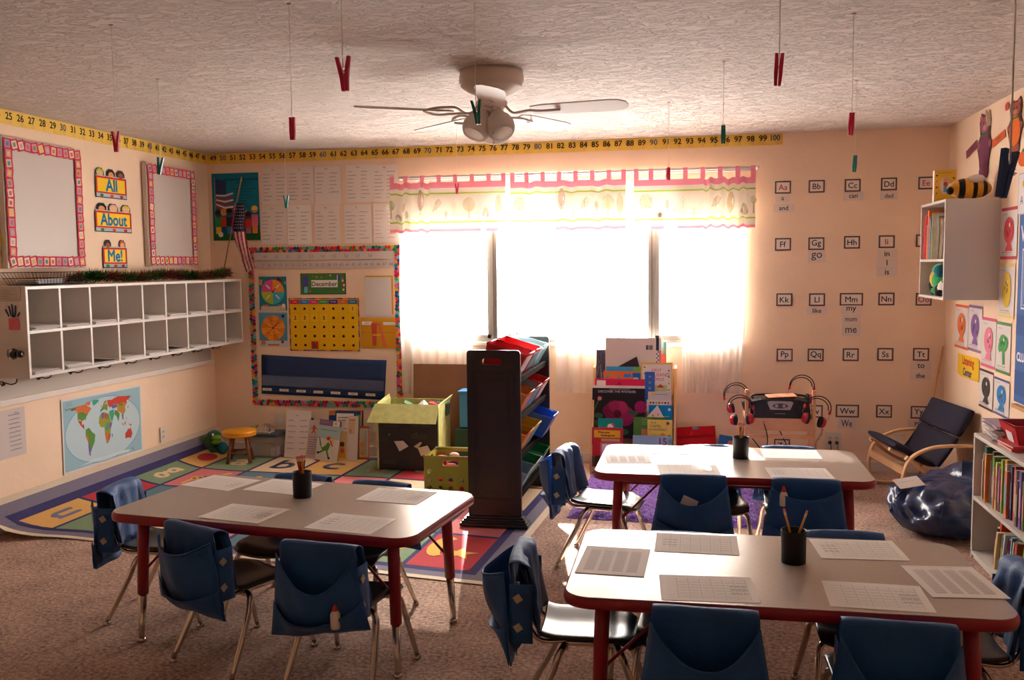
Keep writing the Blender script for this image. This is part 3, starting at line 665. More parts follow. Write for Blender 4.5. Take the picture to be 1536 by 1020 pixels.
# blue days-of-the-week pocket chart
a, b_, c_, d_ = Yp(395.7, 532, D-.006), Yp(580.7, 543, D-.006), Yp(577, 600, D-.006), Yp(392.7, 590, D-.006)
r_ = root('pocket_chart', 'navy pocket chart with days of the week cards', 'pocket chart', d_)
ux = (c_-d_).normalized(); w = (c_-d_).length; h = (a-d_).length
M_PC = mat('navy_chart_cloth', (16, 48, 96), .65, var=.12, vscale=5, bump=.3, bscale=14)
b = MB(); b.grid(lambda u, v: (u*w+.012*v*u, -.006*math.sin(u*8+v*2)*v*.6-.002, v*h-.012*math.sin(u*PI)*v*.5), 20, 8, M_PC); o = b.build('cloth', r_, solid=.002)
M_CLR = mat('clear_pocket_film', (70, 84, 120), .25, spec=.6)
b = MB(); b.grid(lambda u, v: (.006+u*(w-.012), -.009-.004*math.sin(u*9+v)*.6, h*.22+v*h*.26), 16, 4, M_CLR); b.build('clear_pocket', r_)
for k, dname in enumerate(('Sunday', 'Monday', 'Tuesday', 'Wednesday', 'Thursday', 'Friday', 'Saturday')):
    q = Flat(.080, .020, (226, 218, 208), .001); q.text(dname, .040, .010, .011, (30, 28, 34), .07)
    q.build('day_card', (.012+k*(w-.02)/7, -.0085, h*.085), (1, 0, 0), (0, 0, 1), r_)
a_ = math.atan2(ux.z, ux.x); r_.rotation_euler = (0, -a_, 0)
# ================================================================ ALPHABET CARDS
AC = [('Aa', 1174.5, 281, 1), ('Bb', 1225, 279.5, 0), ('Cc', 1279, 278, 0), ('Dd', 1333.5, 276, 0), ('Ee', 1389.5, 274.5, 1), ('Ff', 1174.5, 366.5, 0), ('Gg', 1224.5, 365.5, 0), ('Hh', 1278, 363.5, 0), ('Ii', 1330, 362.5, 1), ('Jj', 1386, 361, 0),
      ('Kk', 1176.5, 449.5, 0), ('Ll', 1225.5, 449.5, 0), ('Mm', 1277, 449, 0), ('Nn', 1329.5, 448.5, 0), ('Oo', 1385.5, 449, 1), ('Pp', 1177, 532.5, 0), ('Qq', 1223.5, 532.5, 0), ('Rr', 1276, 532, 0), ('Ss', 1328, 531.5, 0), ('Tt', 1381.5, 531.5, 0),
      ('Vv', 1222, 617, 0), ('Ww', 1271, 616.5, 0), ('Xx', 1326, 617, 0), ('Yy', 1378, 618.5, 0), ('Zz', 1173, 668, 0)]
NAVYB = (52, 66, 88)
for s, px, py, red in AC:
    hw = 17.4 if s in ('Mm', 'Ww') else 12; O, w, h = onback(px-hw, px+hw, py-9.4, py+9.4)
    f = Flat(w, h, NAVYB, .0015); f.rect(.008, .008, w-.016, h-.016, (214, 190, 90)); f.rect(.010, .009, w-.020, h-.019, (220, 110, 110)); f.rect(.0125, .0115, w-.025, h-.023, (228, 218, 208))
    f.text(s, w/2, h*.5, h*.46, (196, 60, 56) if red else (46, 44, 50), w*.74, bold=.0007)
    f.build('letter_card', O, *BK, label=f'dark-bordered alphabet card lettered {s} beside the window' + (' in red' if red else ''), cat='letter card', group='alphabet cards on the window wall')
WC = [('a', 1174, 298, 22, 11), ('and', 1175.5, 312, 31, 12.5), ('can', 1280, 294.5, 31, 12.5), ('dad', 1333.5, 293.5, 26, 11.5), ('go', 1225, 384.8, 26, 18), ('in', 1330.5, 380.5, 30, 12.5), ('I', 1330.5, 394, 30, 12.5), ('is', 1330.5, 408, 30, 12.5),
      ('like', 1225.5, 466, 31, 12), ('my', 1277, 464.5, 31, 13), ('mom', 1276.5, 479.5, 27, 13.5), ('me', 1276.5, 495.5, 27, 17), ('to', 1381.5, 548.8, 31, 12.5), ('the', 1380.5, 563.5, 31, 12.5), ('We', 1270, 635, 26, 16), ('you', 1378.5, 636, 33, 12)]
for k, (s, px, py, pw, ph) in enumerate(WC):
    O, w, h = onback(px-pw/2, px+pw/2, py-ph/2, py+ph/2); O.y -= .001*(k % 2); f = Flat(w, h, (222, 206, 196), .0006); f.text(s, w*.5, h*.5, h*(.66 if len(s) < 3 else .56), (90, 82, 84) if s in ('a', 'dad', 'go', 'mom', 'me', 'We') else (46, 42, 46), w*.62, bold=.0007)
    f.build('word_card', O, *BK, label=f'white word card reading {s} on the peach wall', cat='word card', group='sight word cards under the alphabet cards')
# ================================================================ OUTLETS, SWITCH PLATES
M_PLATE = mat('ivory_plate', (222, 212, 200), .4)
def plate(O, w, h, frame_, label, kind='outlet', gang=1):
    ux, uy = Vector(frame_[0]), Vector(frame_[1]); n = ux.cross(uy); M = Matrix((ux, uy, n)).transposed().to_4x4(); M.translation = Vector(O)+ux*w/2+uy*h/2
    r_ = root('wall_outlet' if kind == 'outlet' else 'wall_plate', label, 'outlet' if kind == 'outlet' else 'wall plate'); r_.matrix_world = M
    MB().prism(rrect(w, h, .006, 3), 0, .006, M_PLATE).build('cover_plate', r_, bevel=.0015)
    if kind == 'outlet':
        for g in range(gang):
            for s in (-1, 1):
                cx = (g-(gang-1)/2)*.046
                b = MB(); b.prism([(cx+.015*math.cos(2*PI*i/16), s*.020+.013*math.sin(2*PI*i/16)) for i in range(16)], .005, .008, C(206, 196, 184))
                for q in (-1, 1): b.box((cx+q*.006, s*.020+.002, .0082), (.002, .007, .0008), C(70, 62, 58))
                b.build('socket', r_)
    return r_
O, w, h = onback(414.2, 424.7, 620, 636.5); plate(O, w, h, BK, 'blank white wall plate above the clear lidded tub', 'blank')
O, w, h = onback(550, 561.6, 627, 648); plate(O, w, h, BK, 'white wall outlet between the leaning books and the green box')
O, w, h = onback(1237.5, 1262, 648.5, 673.5); plate(O, w, h, BK, 'double white wall outlet with two black plugs', gang=2)
for k, x_ in enumerate((O.x+w*.28, O.x+w*.70)):
    p_ = Vector((x_, D-.014, O.z+h*.42)); g = root('power_plug', ('black plug in the double outlet, nearer the headphones', 'black plug in the double outlet, nearer the rocking chair')[k], 'plug', p_, 0, 'plugs in the double outlet')
    MB().lathe([(0, 0), (.012, 0), (.014, .012), (.010, .03), (0, .032)], mat('black_rubber', (26, 24, 24), .5), 12, Matrix.Rotation(PI/2, 4, 'X')).build('plug_body', g)
    MB().tube(spline([(0, -.026, 0), (.004, -.04, -.03), (.008, -.035, -.09), (.004+.01*k, -.03, -.20), (-.06, -.03, -p_.z+.02)], 6), .0032, mat('black_rubber', (26, 24, 24), .5), 6).build('cord', g)
O, w, h = onback(1341, 1357, 650, 672); plate(O, w, h, BK, 'white wall plate seen through the rocking chair arm', 'blank')
O, w, h = onleft(239.8, 248.6, 640, 662.5); plate(O, w, h, LF, 'white wall outlet beside the world map')
# ================================================================ CURTAINS
def sheer_mat(name, rgb, tl, tp, pattern=None):
    m = bpy.data.materials.new(name); m.use_nodes = True; nt = m.node_tree; nt.nodes.clear()
    o = nt.nodes.new('ShaderNodeOutputMaterial'); d = nt.nodes.new('ShaderNodeBsdfDiffuse'); t = nt.nodes.new('ShaderNodeBsdfTranslucent'); p = nt.nodes.new('ShaderNodeBsdfTransparent')
    c = tuple(lin(v) for v in rgb)+(1,)
    wv = nt.nodes.new('ShaderNodeTexNoise'); tc = nt.nodes.new('ShaderNodeTexCoord'); wv.inputs['Scale'].default_value = 40
    nt.links.new(tc.outputs['Object'], wv.inputs['Vector']); r = nt.nodes.new('ShaderNodeValToRGB'); r.color_ramp.elements[0].color = tuple(v*.94 for v in c[:3])+(1,); r.color_ramp.elements[1].color = c
    nt.links.new(wv.outputs['Fac'], r.inputs['Fac']); nt.links.new(r.outputs['Color'], d.inputs['Color']); nt.links.new(r.outputs['Color'], t.inputs['Color'])
    a = nt.nodes.new('ShaderNodeMixShader'); a.inputs[0].default_value = tl; b = nt.nodes.new('ShaderNodeMixShader'); b.inputs[0].default_value = tp
    nt.links.new(d.outputs[0], a.inputs[1]); nt.links.new(t.outputs[0], a.inputs[2]); nt.links.new(a.outputs[0], b.inputs[1]); nt.links.new(p.outputs[0], b.inputs[2]); nt.links.new(b.outputs[0], o.inputs[0])
    return m
M_SHEER = sheer_mat('white_sheer', (240, 232, 224), .5, .07)
YC = D-.085
def zc(px, py, Y=YC): return Yp(px, py, Y)
def sheer(name, xl, xr, z1, label, hem=None, folds=9, seed=0, Y=D-.06, xl2=None, xr2=None):
    xl2 = xl if xl2 is None else xl2; xr2 = xr if xr2 is None else xr2
    def fn(u, v):
        x0 = xl+(xl2-xl)*v; x1 = xr+(xr2-xr)*v; zb = hem(u) if hem else z1
        return (x0+(x1-x0)*u+.006*math.sin(7*v+seed), Y+.016*math.sin(u*folds*2*PI+seed)*(1-.25*v)+.008*math.sin(u*folds*4.3+seed+v*3), 2.045+(zb-2.045)*v)
    b = MB(); b.grid(fn, folds*10, 14, M_SHEER); return tag(b.build(name, origin=(xl, Y, z1)), label, 'curtain', 'sheer curtains at the window')
xa, xb, xc = zc(598, 450).x, zc(652, 450).x, zc(703, 560).x
def heml(u): return .52-.02*math.sin(u*5) if u < .35 else .50+(.22*max(0, math.sin((u-.35)*2.6)))-.02*math.cos(u*12)
sheer('sheer_curtain', xa, zc(724, 400).x, .5, 'gathered white sheer at the bulletin board side of the window', heml, 8, 1., xl2=xa-.0, xr2=xc)
sheer('sheer_curtain', zc(832, 500).x, zc(945, 500).x, zc(860, 590).z, 'white sheer hanging between the toy organizer and magazine rack', None, 6, 2.)
sheer('sheer_curtain', zc(1013, 500).x, zc(1124, 450).x, zc(1060, 590).z, 'white sheer at the alphabet card side of the window', None, 10, 3., xl2=zc(1025, 560).x, xr2=zc(1112, 560).x)
# rod
M_ROD = mat('white_enamel_rod', (226, 222, 216), .35)
ra, rb = zc(598, 264), zc(1134, 251)
zr_ = (zc(600, 266).z+zc(1130, 252).z)/2
b = root('curtain_rod', 'white double curtain rod across the window', 'curtain rod', (ra.x, YC, zr_)); ln = rb.x-ra.x
MB().tube([(0, 0, 0), (ln, 0, 0)], .010, M_ROD, 10).build('front_rod', b)
MB().tube([(.02, .045, -.012), (ln-.02, .045, -.012)], .008, M_ROD, 8).build('rear_rod', b)
for s in (0, ln/2, ln):
    MB().box((s, .04, -.006), (.014, .085, .016), M_ROD).build('bracket', b, bevel=.003)
MB().ball((ln+.008, 0, 0), .015, M_ROD).build('finial', b)
# valances
M_VW = sheer_mat('printed_valance_cream', (240, 230, 212), .10, .0); M_VP = sheer_mat('valance_pink', (232, 140, 158), .14, 0); M_VG = sheer_mat('valance_green', (170, 196, 70), .14, 0)
VI = {k: sheer_mat('valance_print_'+k, tuple(int(v+(240-v)*.35) for v in c), .20, .60) for k, c in dict(lime=(176, 206, 96), orange=(232, 160, 84), brown=(150, 96, 72), pink=(234, 150, 156), cream=(226, 214, 140), leaf=(160, 190, 110), pale=(206, 214, 160), yellow=(232, 190, 90)).items()}
def valance(p0, p1, ptop, pbot, seed, label, folds, prints):
    xl, xr = zc(p0, 300).x, zc(p1, 300).x; pm = (p0+p1)/2; zt, zb = zc(pm, ptop).z, zc(pm, pbot).z; W, Hh = xr-xl, zt-zb
    ztab = zr_+.012
    fl = folds
    def dy(u): 
        s = 0
        for a, w_, k in fl: 
            if a-w_ < u < a+w_: s += k*math.sin((u-a)/w_*PI*2)*(.5+.5*math.cos((u-a)/w_*PI))
        return s
    def pos(u, v, o=0): return (xl+W*u, YC-.012-.020*dy(u)-.006*math.sin(u*19+seed)*v-o-.01*v, zt-Hh*v+.008*dy(u)*1.2)
    def mm(u, v): return M_VP if (v < .115 or v > .935) else (M_VG if (.205 < v < .235 or .795 < v < .825) else M_VW)
    r_ = root('valance', label, 'valance', (xl, YC, zt), 0, 'printed valances on the curtain rod')
    Mi = Matrix.Translation((-xl, -YC, -zt))
    b = MB(); b.grid(lambda u, v: pos(u, v), 60, 66, M_VW, mfn=mm, M=Mi); b.build('panel', r_)
    n = max(5, int(W/.115))
    for k in range(n+1):
        u = k/n; w_ = .017
        p = pos(min(max(u, w_/W), 1-w_/W), 0); b = MB()
        b.grid(lambda a, c: (p[0]+(a-.5)*2*w_, YC-.013*math.cos((c-.5)*2*PI*.999)*-1*-1 if False else (p[1]+(YC-.013-p[1])*min(1, c*2)) + (0 if c < .5 else .03*(c-.5)*2), p[2]-.003+(ztab-p[2]+.003)*(min(1, c*2)) ), 2, 6, M_VP, M=Mi); b.build('tab', r_)
    for (u, kind, s) in prints:           # printed trees and animals
        b = MB(); 
        def disc(cu, cv, ru, rv, m, o):
            nn = 14; vs = [pos(cu, cv, o)]+[pos(cu+ru/W*math.cos(2*PI*i/nn), cv+rv/Hh*math.sin(2*PI*i/nn), o) for i in range(nn)]
            b.add([tuple(Mi @ Vector(q)) for q in vs], [(0, 1+(i+1) % nn, 1+i) for i in range(nn)], m)
        def bar(u0, v0, u1, v1, t_, m, o):
            d = math.hypot((u1-u0)*W, (v1-v0)*Hh); nx, ny = -(v1-v0)*Hh/d*t_/W, (u1-u0)*W/d*t_/Hh
            b.add([tuple(Mi @ Vector(pos(*q, o))) for q in ((u0-nx, v0-ny), (u1-nx, v1-ny), (u1+nx, v1+ny), (u0+nx, v0+ny))], [(0, 3, 2, 1)], m)
        if kind == 'round': disc(u, .45, .045*s, .055*s, VI['lime'], .003); bar(u, .50, u, .72, .004, VI['orange'], .004)
        elif kind == 'leafy':
            for q in range(7): bar(u-.03/W*s+.008*q/W*s, .60-.04*q*.4, u-.01/W+.008*q/W*s, .33+.02*abs(q-3), .0022, VI['orange'], .003)
            bar(u, .40, u, .75, .0022, VI['brown'], .004)
        elif kind == 'brown':
            disc(u, .38, .028, .08, VI['pink'], .002); bar(u, .40, u, .68, .0045, VI['brown'], .004); bar(u-.018/W, .42, u, .52, .003, VI['brown'], .004); bar(u+.018/W, .42, u, .52, .003, VI['brown'], .004)
        elif kind == 'sun': disc(u, .46, .05, .055, VI['cream'], .003); bar(u, .45, u, .74, .005, VI['yellow'], .004); bar(u-.02/W, .50, u, .60, .003, VI['yellow'], .0045); bar(u+.02/W, .50, u, .60, .003, VI['yellow'], .0045)
        elif kind == 'oval': disc(u, .48, .026, .075, VI['yellow'], .003); bar(u, .38, u, .74, .002, VI['pale'], .004)
        elif kind == 'thin':
            for q in range(5): bar(u-.02/W, .40+.06*q, u, .46+.06*q, .0015, VI['leaf'], .003); bar(u+.02/W, .40+.06*q, u, .46+.06*q, .0015, VI['leaf'], .003)
            bar(u, .34, u, .74, .0015, VI['brown'], .003)
        elif kind == 'hog': disc(u, .70, .022, .026, VI['brown'], .003); disc(u, .72, .015, .018, M_VW, .0035)
        elif kind == 'owl':
            disc(u, .64, .022, .045, VI['cream'], .003); disc(u-.018/W, .67, .008, .02, VI['pink'], .0035); disc(u+.018/W, .67, .008, .02, VI['pink'], .0035); disc(u-.008/W, .61, .004, .004, VI['brown'], .0035); disc(u+.008/W, .61, .004, .004, VI['brown'], .0035)
        elif kind == 'mush': disc(u, .50, .014, .035, VI['orange'], .003); bar(u, .5, u, .66, .0022, VI['orange'], .0035)
        elif kind == 'shrub': disc(u, .66, .012, .03, VI['leaf'], .003)
        b.build('printed_tree' if kind in ('round', 'leafy', 'brown', 'sun', 'oval', 'thin', 'mush', 'shrub') else 'printed_animal', r_)
valance(586, 759, 273, 348, 1., 'printed valance with trees at the bulletin board side of the window', [(.12, .10, 1), (.30, .10, -1)], [(.01, 'round', .7), (.075, 'hog', 1), (.12, 'mush', 1), (.15, 'shrub', 1), (.27, 'brown', 1), (.41, 'leafy', 1), (.49, 'shrub', .6), (.56, 'thin', 1), (.69, 'sun', 1), (.83, 'owl', 1), (.94, 'oval', 1)])
valance(766, 939, 271, 345, 2., 'printed valance with trees over the middle pane', [(.2, .16, .7), (.5, .16, -.7), (.8, .16, .7)], [(.08, 'round', 1), (.22, 'thin', 1), (.33, 'shrub', .7), (.45, 'brown', 1), (.55, 'shrub', 1), (.65, 'leafy', 1), (.75, 'mush', 1), (.85, 'sun', 1), (.95, 'oval', 1)])
valance(951, 1133, 268, 343, 3., 'printed valance with owl and hedgehog at the alphabet card side', [(.62, .08, 1.2), (.76, .09, -1.2), (.88, .08, 1)], [(.10, 'round', 1.1), (.22, 'hog', 1), (.28, 'mush', 1), (.34, 'shrub', 1), (.41, 'thin', 1), (.50, 'shrub', .7), (.68, 'leafy', 1), (.80, 'oval', 1.2), (.91, 'owl', 1.2), (.985, 'round', .5)])
# ================================================================ LEFT WALL
M_WB = mat('whiteboard_surface', (204, 192, 184), .45, var=.02, vscale=3)
def scallop_board(xl, xr, yt, yb, label):
    X = -L+.045; O, w, h = onleft(xl, xr, yt, yb, X)
    r_ = root('display_board', label, 'display board', (-L+.004, O.y+w/2, O.z+h/2), 0, 'white display boards on the cubby wall')
    MB().bx(0, .036, -w/2-.01, w/2+.01, -h/2-.01, h/2+.01, M_WB).build('board', r_, bevel=.003)
    f = Flat(w, h, None, .001); s = .062; n = int(round(w/s)); mth = [(230, 200, 110), (196, 120, 120), (120, 150, 130), (70, 140, 190), (206, 170, 160), (200, 120, 60)]
    def tile(x, y, a):
        f.rect(x-.031, y-.031, .062, .062, (206, 50, 74), a); f.rect(x-.020, y-.023, .040, .046, random.choice(((226, 196, 150), (214, 150, 150), (230, 214, 196), (196, 150, 170))), a)
        f.rect(x-.011, y-.013, .022, .024, random.choice(mth), a)
    for k in range(n+1):
        for y in (.031, h-.031): tile(.031+(w-.062)*k/n, y, random.uniform(-.2, .2)+.1)
    m = int(round(h/s))
    for k in range(1, m):
        for x in (.031, w-.031): tile(x, .031+(h-.062)*k/m, random.uniform(-.2, .2))
    o = f.build('scalloped_border', (.040, -w/2, -h/2), (0, 1, 0), (0, 0, 1), r_)
scallop_board(10, 124, 217, 400, 'larger white board with red scalloped border above the wire basket')
scallop_board(224, 294, 252, 397, 'smaller white board with red scalloped border near the corner')
def word_sign(xl, xr, yt, yb, word, label, heads):
    O, w, h = onleft(xl, xr, yt, yb, -L+.006); f = Flat(w, h, None, .002)
    pts = [(0, 0), (w, 0), (w, h*.72)]
    for hx in sorted([q[0] for q in heads], reverse=True): pts += [(w*hx+w*.13, h*.72), (w*hx+w*.13, h*.88), (w*hx+w*.06, h), (w*hx-w*.06, h), (w*hx-w*.13, h*.88), (w*hx-w*.13, h*.72)]
    pts += [(0, h*.72)]
    f.b.prism([(min(max(x, -.004), w+.004), y) for x, y in pts], 0, .002, C(46, 56, 66)); f.rect(.005, .006, w-.01, h*.73, (176, 186, 192))
    for hx, sk, hr in heads:
        f.circ(w*hx, h*.85, w*.115, hr, 14, h*.13); f.circ(w*hx, h*.80, w*.085, sk, 12, h*.10); f.circ(w*hx-w*.03, h*.81, .003, (30, 26, 26), 6); f.circ(w*hx+w*.03, h*.81, .003, (30, 26, 26), 6)
    f.rect(.004, h*.15, w-.008, h*.57, (206, 40, 40)); f.rect(.018, h*.20, w-.036, h*.46, (248, 204, 50))
    for k, c_ in ((.18, (60, 130, 60)), (.5, (214, 70, 70)), (.82, (176, 50, 60))): f.circ(w*k, h*.08, .02, c_, 10, .010)
    f.text(word, w/2, h*.44, h*.42, (0, 116, 172), w*.86, bold=.0036)
    f.build('word_sign', O, *LF, label=label, cat='sign', group='cut-out word signs of children holding banners')
S1, S2, S3 = (232, 190, 150), (150, 96, 66), (226, 160, 100)
word_sign(143, 189, 254, 297.5, 'All', 'cut-out sign reading All held by three children', [(.15, S1, (190, 190, 70)), (.5, S3, (40, 36, 40)), (.82, S2, (70, 44, 34))])
word_sign(142.5, 196.5, 306, 348.5, 'About', 'cut-out sign reading About, middle one of three', [(.18, S3, (40, 40, 50)), (.5, S1, (226, 170, 150)), (.85, S1, (226, 190, 80))])
word_sign(154, 190, 360, 402, 'Me!', 'cut-out sign reading Me! just above the tinsel', [(.22, S2, (50, 36, 34)), (.82, S1, (214, 100, 50))])
O, w, h = onleft(-8, 5.5, 352, 400, -L+.006); f = Flat(w, h, None, .002); f.b.prism([(0, h), (w, h), (0, 0)], 0, .002, C(238, 206, 40)); f.build('pennant', O, *LF, label='yellow pennant corner at the left frame edge', cat='pennant')
# world map
a, b_, c_, d_ = Xp(90.5, 601, -L+.006), Xp(210, 577.5, -L+.006), Xp(214.5, 676, -L+.006), Xp(96, 713, -L+.006)
w = ((b_-a).length+(c_-d_).length)/2; h = ((a-d_).length+(b_-c_).length)/2; O = d_
f = Flat(w, h, (222, 216, 212), .001); f.rect(.012, .012, w-.024, h-.024, (150, 186, 200)); f.circ(w/2, h*.48, w*.475, (110, 160, 188), 48, h*.46); f.circ(w/2, h*.48, w*.468, (184, 206, 214), 48, h*.45)
def LL(lon, lat): 
    k = 1-.30*(abs(lat)/90)**2; return (w*(.5+.468*k*(lon-12)/180), h*(.48+.45*math.sin(math.radians(lat))*.62+.45*lat/90*.38))
def land(p, c_): f.poly([LL(*q) for q in p], c_)
G, RD, OR, YG, PU, TE = (96, 140, 60), (196, 70, 50), (206, 110, 60), (150, 150, 60), (120, 100, 160), (70, 160, 130)
land([(-168, 66), (-140, 70), (-125, 70), (-95, 72), (-82, 68), (-78, 62), (-64, 59), (-56, 52), (-66, 45), (-82, 42), (-95, 49), (-124, 49), (-135, 58), (-160, 58)], OR)
land([(-165, 62), (-141, 69), (-141, 60), (-158, 57)], G); land([(-100, 78), (-80, 82), (-66, 72), (-72, 63), (-90, 72)], OR)
land([(-124, 49), (-95, 49), (-82, 42), (-67, 45), (-76, 36), (-81, 27), (-84, 30), (-97, 27), (-106, 32), (-117, 32)], G)
land([(-117, 32), (-97, 27), (-96, 19), (-88, 21), (-83, 9), (-95, 15), (-106, 22)], RD)
land([(-60, 82), (-22, 82), (-20, 72), (-44, 60), (-54, 68)], TE)
land([(-78, 8), (-62, 10), (-50, 0), (-35, -7), (-40, -22), (-52, -33), (-58, -38), (-70, -20), (-80, -5)], G); land([(-80, -5), (-70, -4), (-68, -18), (-72, -18)], OR)
land([(-70, -20), (-58, -38), (-66, -46), (-68, -55), (-74, -50), (-72, -30)], PU)
land([(-17, 15), (-14, 27), (-5, 35), (10, 37), (32, 31), (43, 12), (51, 11), (40, -5), (38, -18), (28, -33), (18, -34), (12, -15), (9, 3), (-8, 5)], YG)
land([(-5, 35), (10, 37), (11, 24), (-2, 22)], PU); land([(11, 33), (25, 31), (24, 20), (14, 22)], RD); land([(25, 31), (34, 28), (36, 18), (25, 20)], G); land([(20, 10), (32, 12), (30, -5), (14, -4)], TE); land([(12, -8), (24, -10), (24, -28), (16, -28)], OR); land([(30, -12), (39, -16), (32, -28), (26, -24)], RD); land([(34, 10), (47, 8), (40, -3), (34, 0)], PU)
land([(44, -14), (50, -16), (46, -25)], PU)
land([(-9, 38), (-8, 44), (2, 50), (8, 58), (20, 56), (30, 60), (30, 46), (26, 38), (18, 42), (12, 44), (3, 42)], G); land([(6, 59), (15, 69), (28, 71), (26, 62), (14, 56)], YG); land([(-5, 50), (-2, 58), (1, 52)], RD); land([(8, 54), (16, 54), (14, 47), (8, 48)], OR)
land([(30, 70), (60, 68), (75, 73), (105, 77), (140, 72), (178, 69), (160, 60), (140, 55), (135, 44), (120, 52), (90, 50), (60, 52), (45, 44), (34, 50)], RD)
land([(48, 52), (85, 50), (80, 42), (55, 40)], PU); land([(80, 50), (120, 52), (134, 46), (122, 38), (121, 28), (108, 20), (98, 25), (80, 32)], (176, 130, 50)); land([(88, 50), (116, 50), (110, 43), (96, 43)], G)
land([(66, 36), (80, 32), (90, 24), (80, 8), (72, 20), (62, 26)], G); land([(36, 36), (60, 38), (62, 26), (50, 12), (43, 14), (36, 28)], TE); land([(98, 24), (108, 20), (106, 8), (100, 12)], PU)
for q in (((96, 4), (104, 0), (106, -6), (98, 0)), ((109, 2), (118, 5), (116, -3), (110, -3)), ((120, 16), (125, 8), (122, 7)), ((130, -2), (150, -6), (142, -9)), ((131, 33), (141, 42), (140, 35))): land(q, OR)
land([(114, -22), (122, -18), (131, -12), (136, -16), (142, -11), (153, -26), (148, -38), (138, -34), (116, -34)], RD); land([(166, -46), (174, -40), (176, -36), (172, -44)], RD)
land([(-150, -78), (-90, -73), (-60, -66), (0, -70), (60, -67), (120, -67), (160, -72), (170, -80)], (206, 216, 220))
f.text('The World', w*.085, h*.86, h*.028, (60, 70, 90), w*.10)
for q in range(3): f.scrib(w*.05, h*(.94-q*.02), w*.07, .006, (90, 100, 120), .001)
f.line([(w*.84, h*.10), (w*.87, h*.05)], .004, (120, 50, 50))
f.build('world_map', O, b_-a, a-d_, None, 'light blue world map with coloured countries taped below the cubbies', 'map')
# handwriting page
O, w, h = onleft(-30, 38.5, 616, 690, -L+.006); f = Flat(w, h, (206, 194, 190), .001)
for k in range(9): f.scrib(w*.62, h*(.86-.09*k), w*.26, h*.035, (140, 134, 142), .004)
f.text('ABc', w*.80, h*.90, h*.06, (130, 122, 130), w*.3, rot=-.2)
f.build('handwriting_page', O, *LF, label='large handwriting page taped low on the wall left of the world map', cat='paper')
# ================================================================ CUBBIES
M_MEL = mat('white_melamine', (214, 206, 198), .35, var=.015, vscale=4)
CX = -3.619; cy0, cy1, cz0, cz1 = 4.43, 6.88, .915, 1.425; CD = CX+L-.012; t = .018
cb = root('wall_cubby', 'white wall cubby with two rows of nine open compartments', 'cubby shelf', (-L+.012, cy0, cz0)); W = cy1-cy0; HH = cz1-cz0
MB().bx(0, CD, 0, W, 0, t, M_MEL).build('bottom_panel', cb, bevel=.0015); MB().bx(0, CD, 0, W, HH-t, HH, M_MEL).build('top_panel', cb, bevel=.0015)
for y in (0, W-t): MB().bx(0, CD, y, y+t, t, HH-t, M_MEL).build('side_panel', cb, bevel=.0015)
MB().bx(0, CD, t, W-t, HH/2-t/2, HH/2+t/2, M_MEL).build('shelf', cb, bevel=.0015)
MB().bx(0, .006, t, W-t, t, HH-t, mat('shade_toned_back_panel', (176, 166, 156), .6, var=.02, vscale=4)).build('back_panel', cb)  # white back panel; the shade inside the compartments is put into its grey
pit = (W-t)/9
for k in range(1, 9):
    for z0, z1 in ((t, HH/2-t/2), (HH/2+t/2, HH-t)): MB().bx(.006, CD-.001, k*pit, k*pit+t, z0, z1, M_MEL).build('divider', cb, bevel=.0015)
M_PAP = mat('paper_stack_white', (216, 208, 204), .8, var=.05, vscale=90)
rn = random.Random(3)
for row in (0, 1):
    for k in range(9):
        n = rn.choice((4, 6, 8, 10)); b = MB(); z = 0
        for q in range(n):
            tt = rn.choice((.0012, .002, .003)); b.box((rn.uniform(-.01, .012), rn.uniform(-.01, .01), z+tt/2), (.27, .21, tt), M_PAP if q % 4 else C(190, 186, 190), Matrix.Rotation(rn.uniform(-.05, .05), 3, 'Z') @ Matrix.Rotation(.004*q*rn.uniform(0, 1), 3, 'Y')); z += tt+.0003
        if k in (2, 5) and row == 0: b.box((.03, .0, z+.012), (.24, .2, .0012), M_PAP, Matrix.Rotation(-.12, 3, 'X'))
        o = b.build('paper_stack', origin=(0, 0, 0)); o.location = (-L+.012+.158, cy0+t+k*pit+(pit-t)/2, cz0+(t if row == 0 else HH/2+t/2)+.0005)
        nm = ('first', 'second', 'third', 'fourth', 'fifth', 'sixth', 'seventh', 'eighth', 'ninth')[k]
        tag(o, f'loose white papers in the {nm} {"upper" if row else "lower"} compartment counted from the basket end', 'paper stack', 'papers lying in the cubby compartments')
M_WIRE = mat('bronze_wire', (70, 52, 42), .35, .8)
for k in range(9):
    y = cy0+.06+k*(W-.16)/8; g = root('coat_hook', f'double wire coat hook below the {("first","second","third","fourth","fifth","sixth","seventh","eighth","ninth")[k]} cubby compartment', 'hook', (-L+.03, y, .888), 0, 'double coat hooks under the cubbies')
    MB().box((.0, 0, 0), (.022, .045, .030), M_TRIM).build('mount', g, bevel=.003)
    for s in (-1, 1):
        MB().tube(spline([(.01, s*.008, 0), (.05, s*.02, -.012), (.07, s*.035, -.020), (.088, s*.05, -.012), (.092, s*.054, .010)], 6), .0035, M_WIRE, 7).build('hook_arm', g)
    MB().ball((.05, 0, -.014), .010, M_WIRE, 10).build('knob', g)
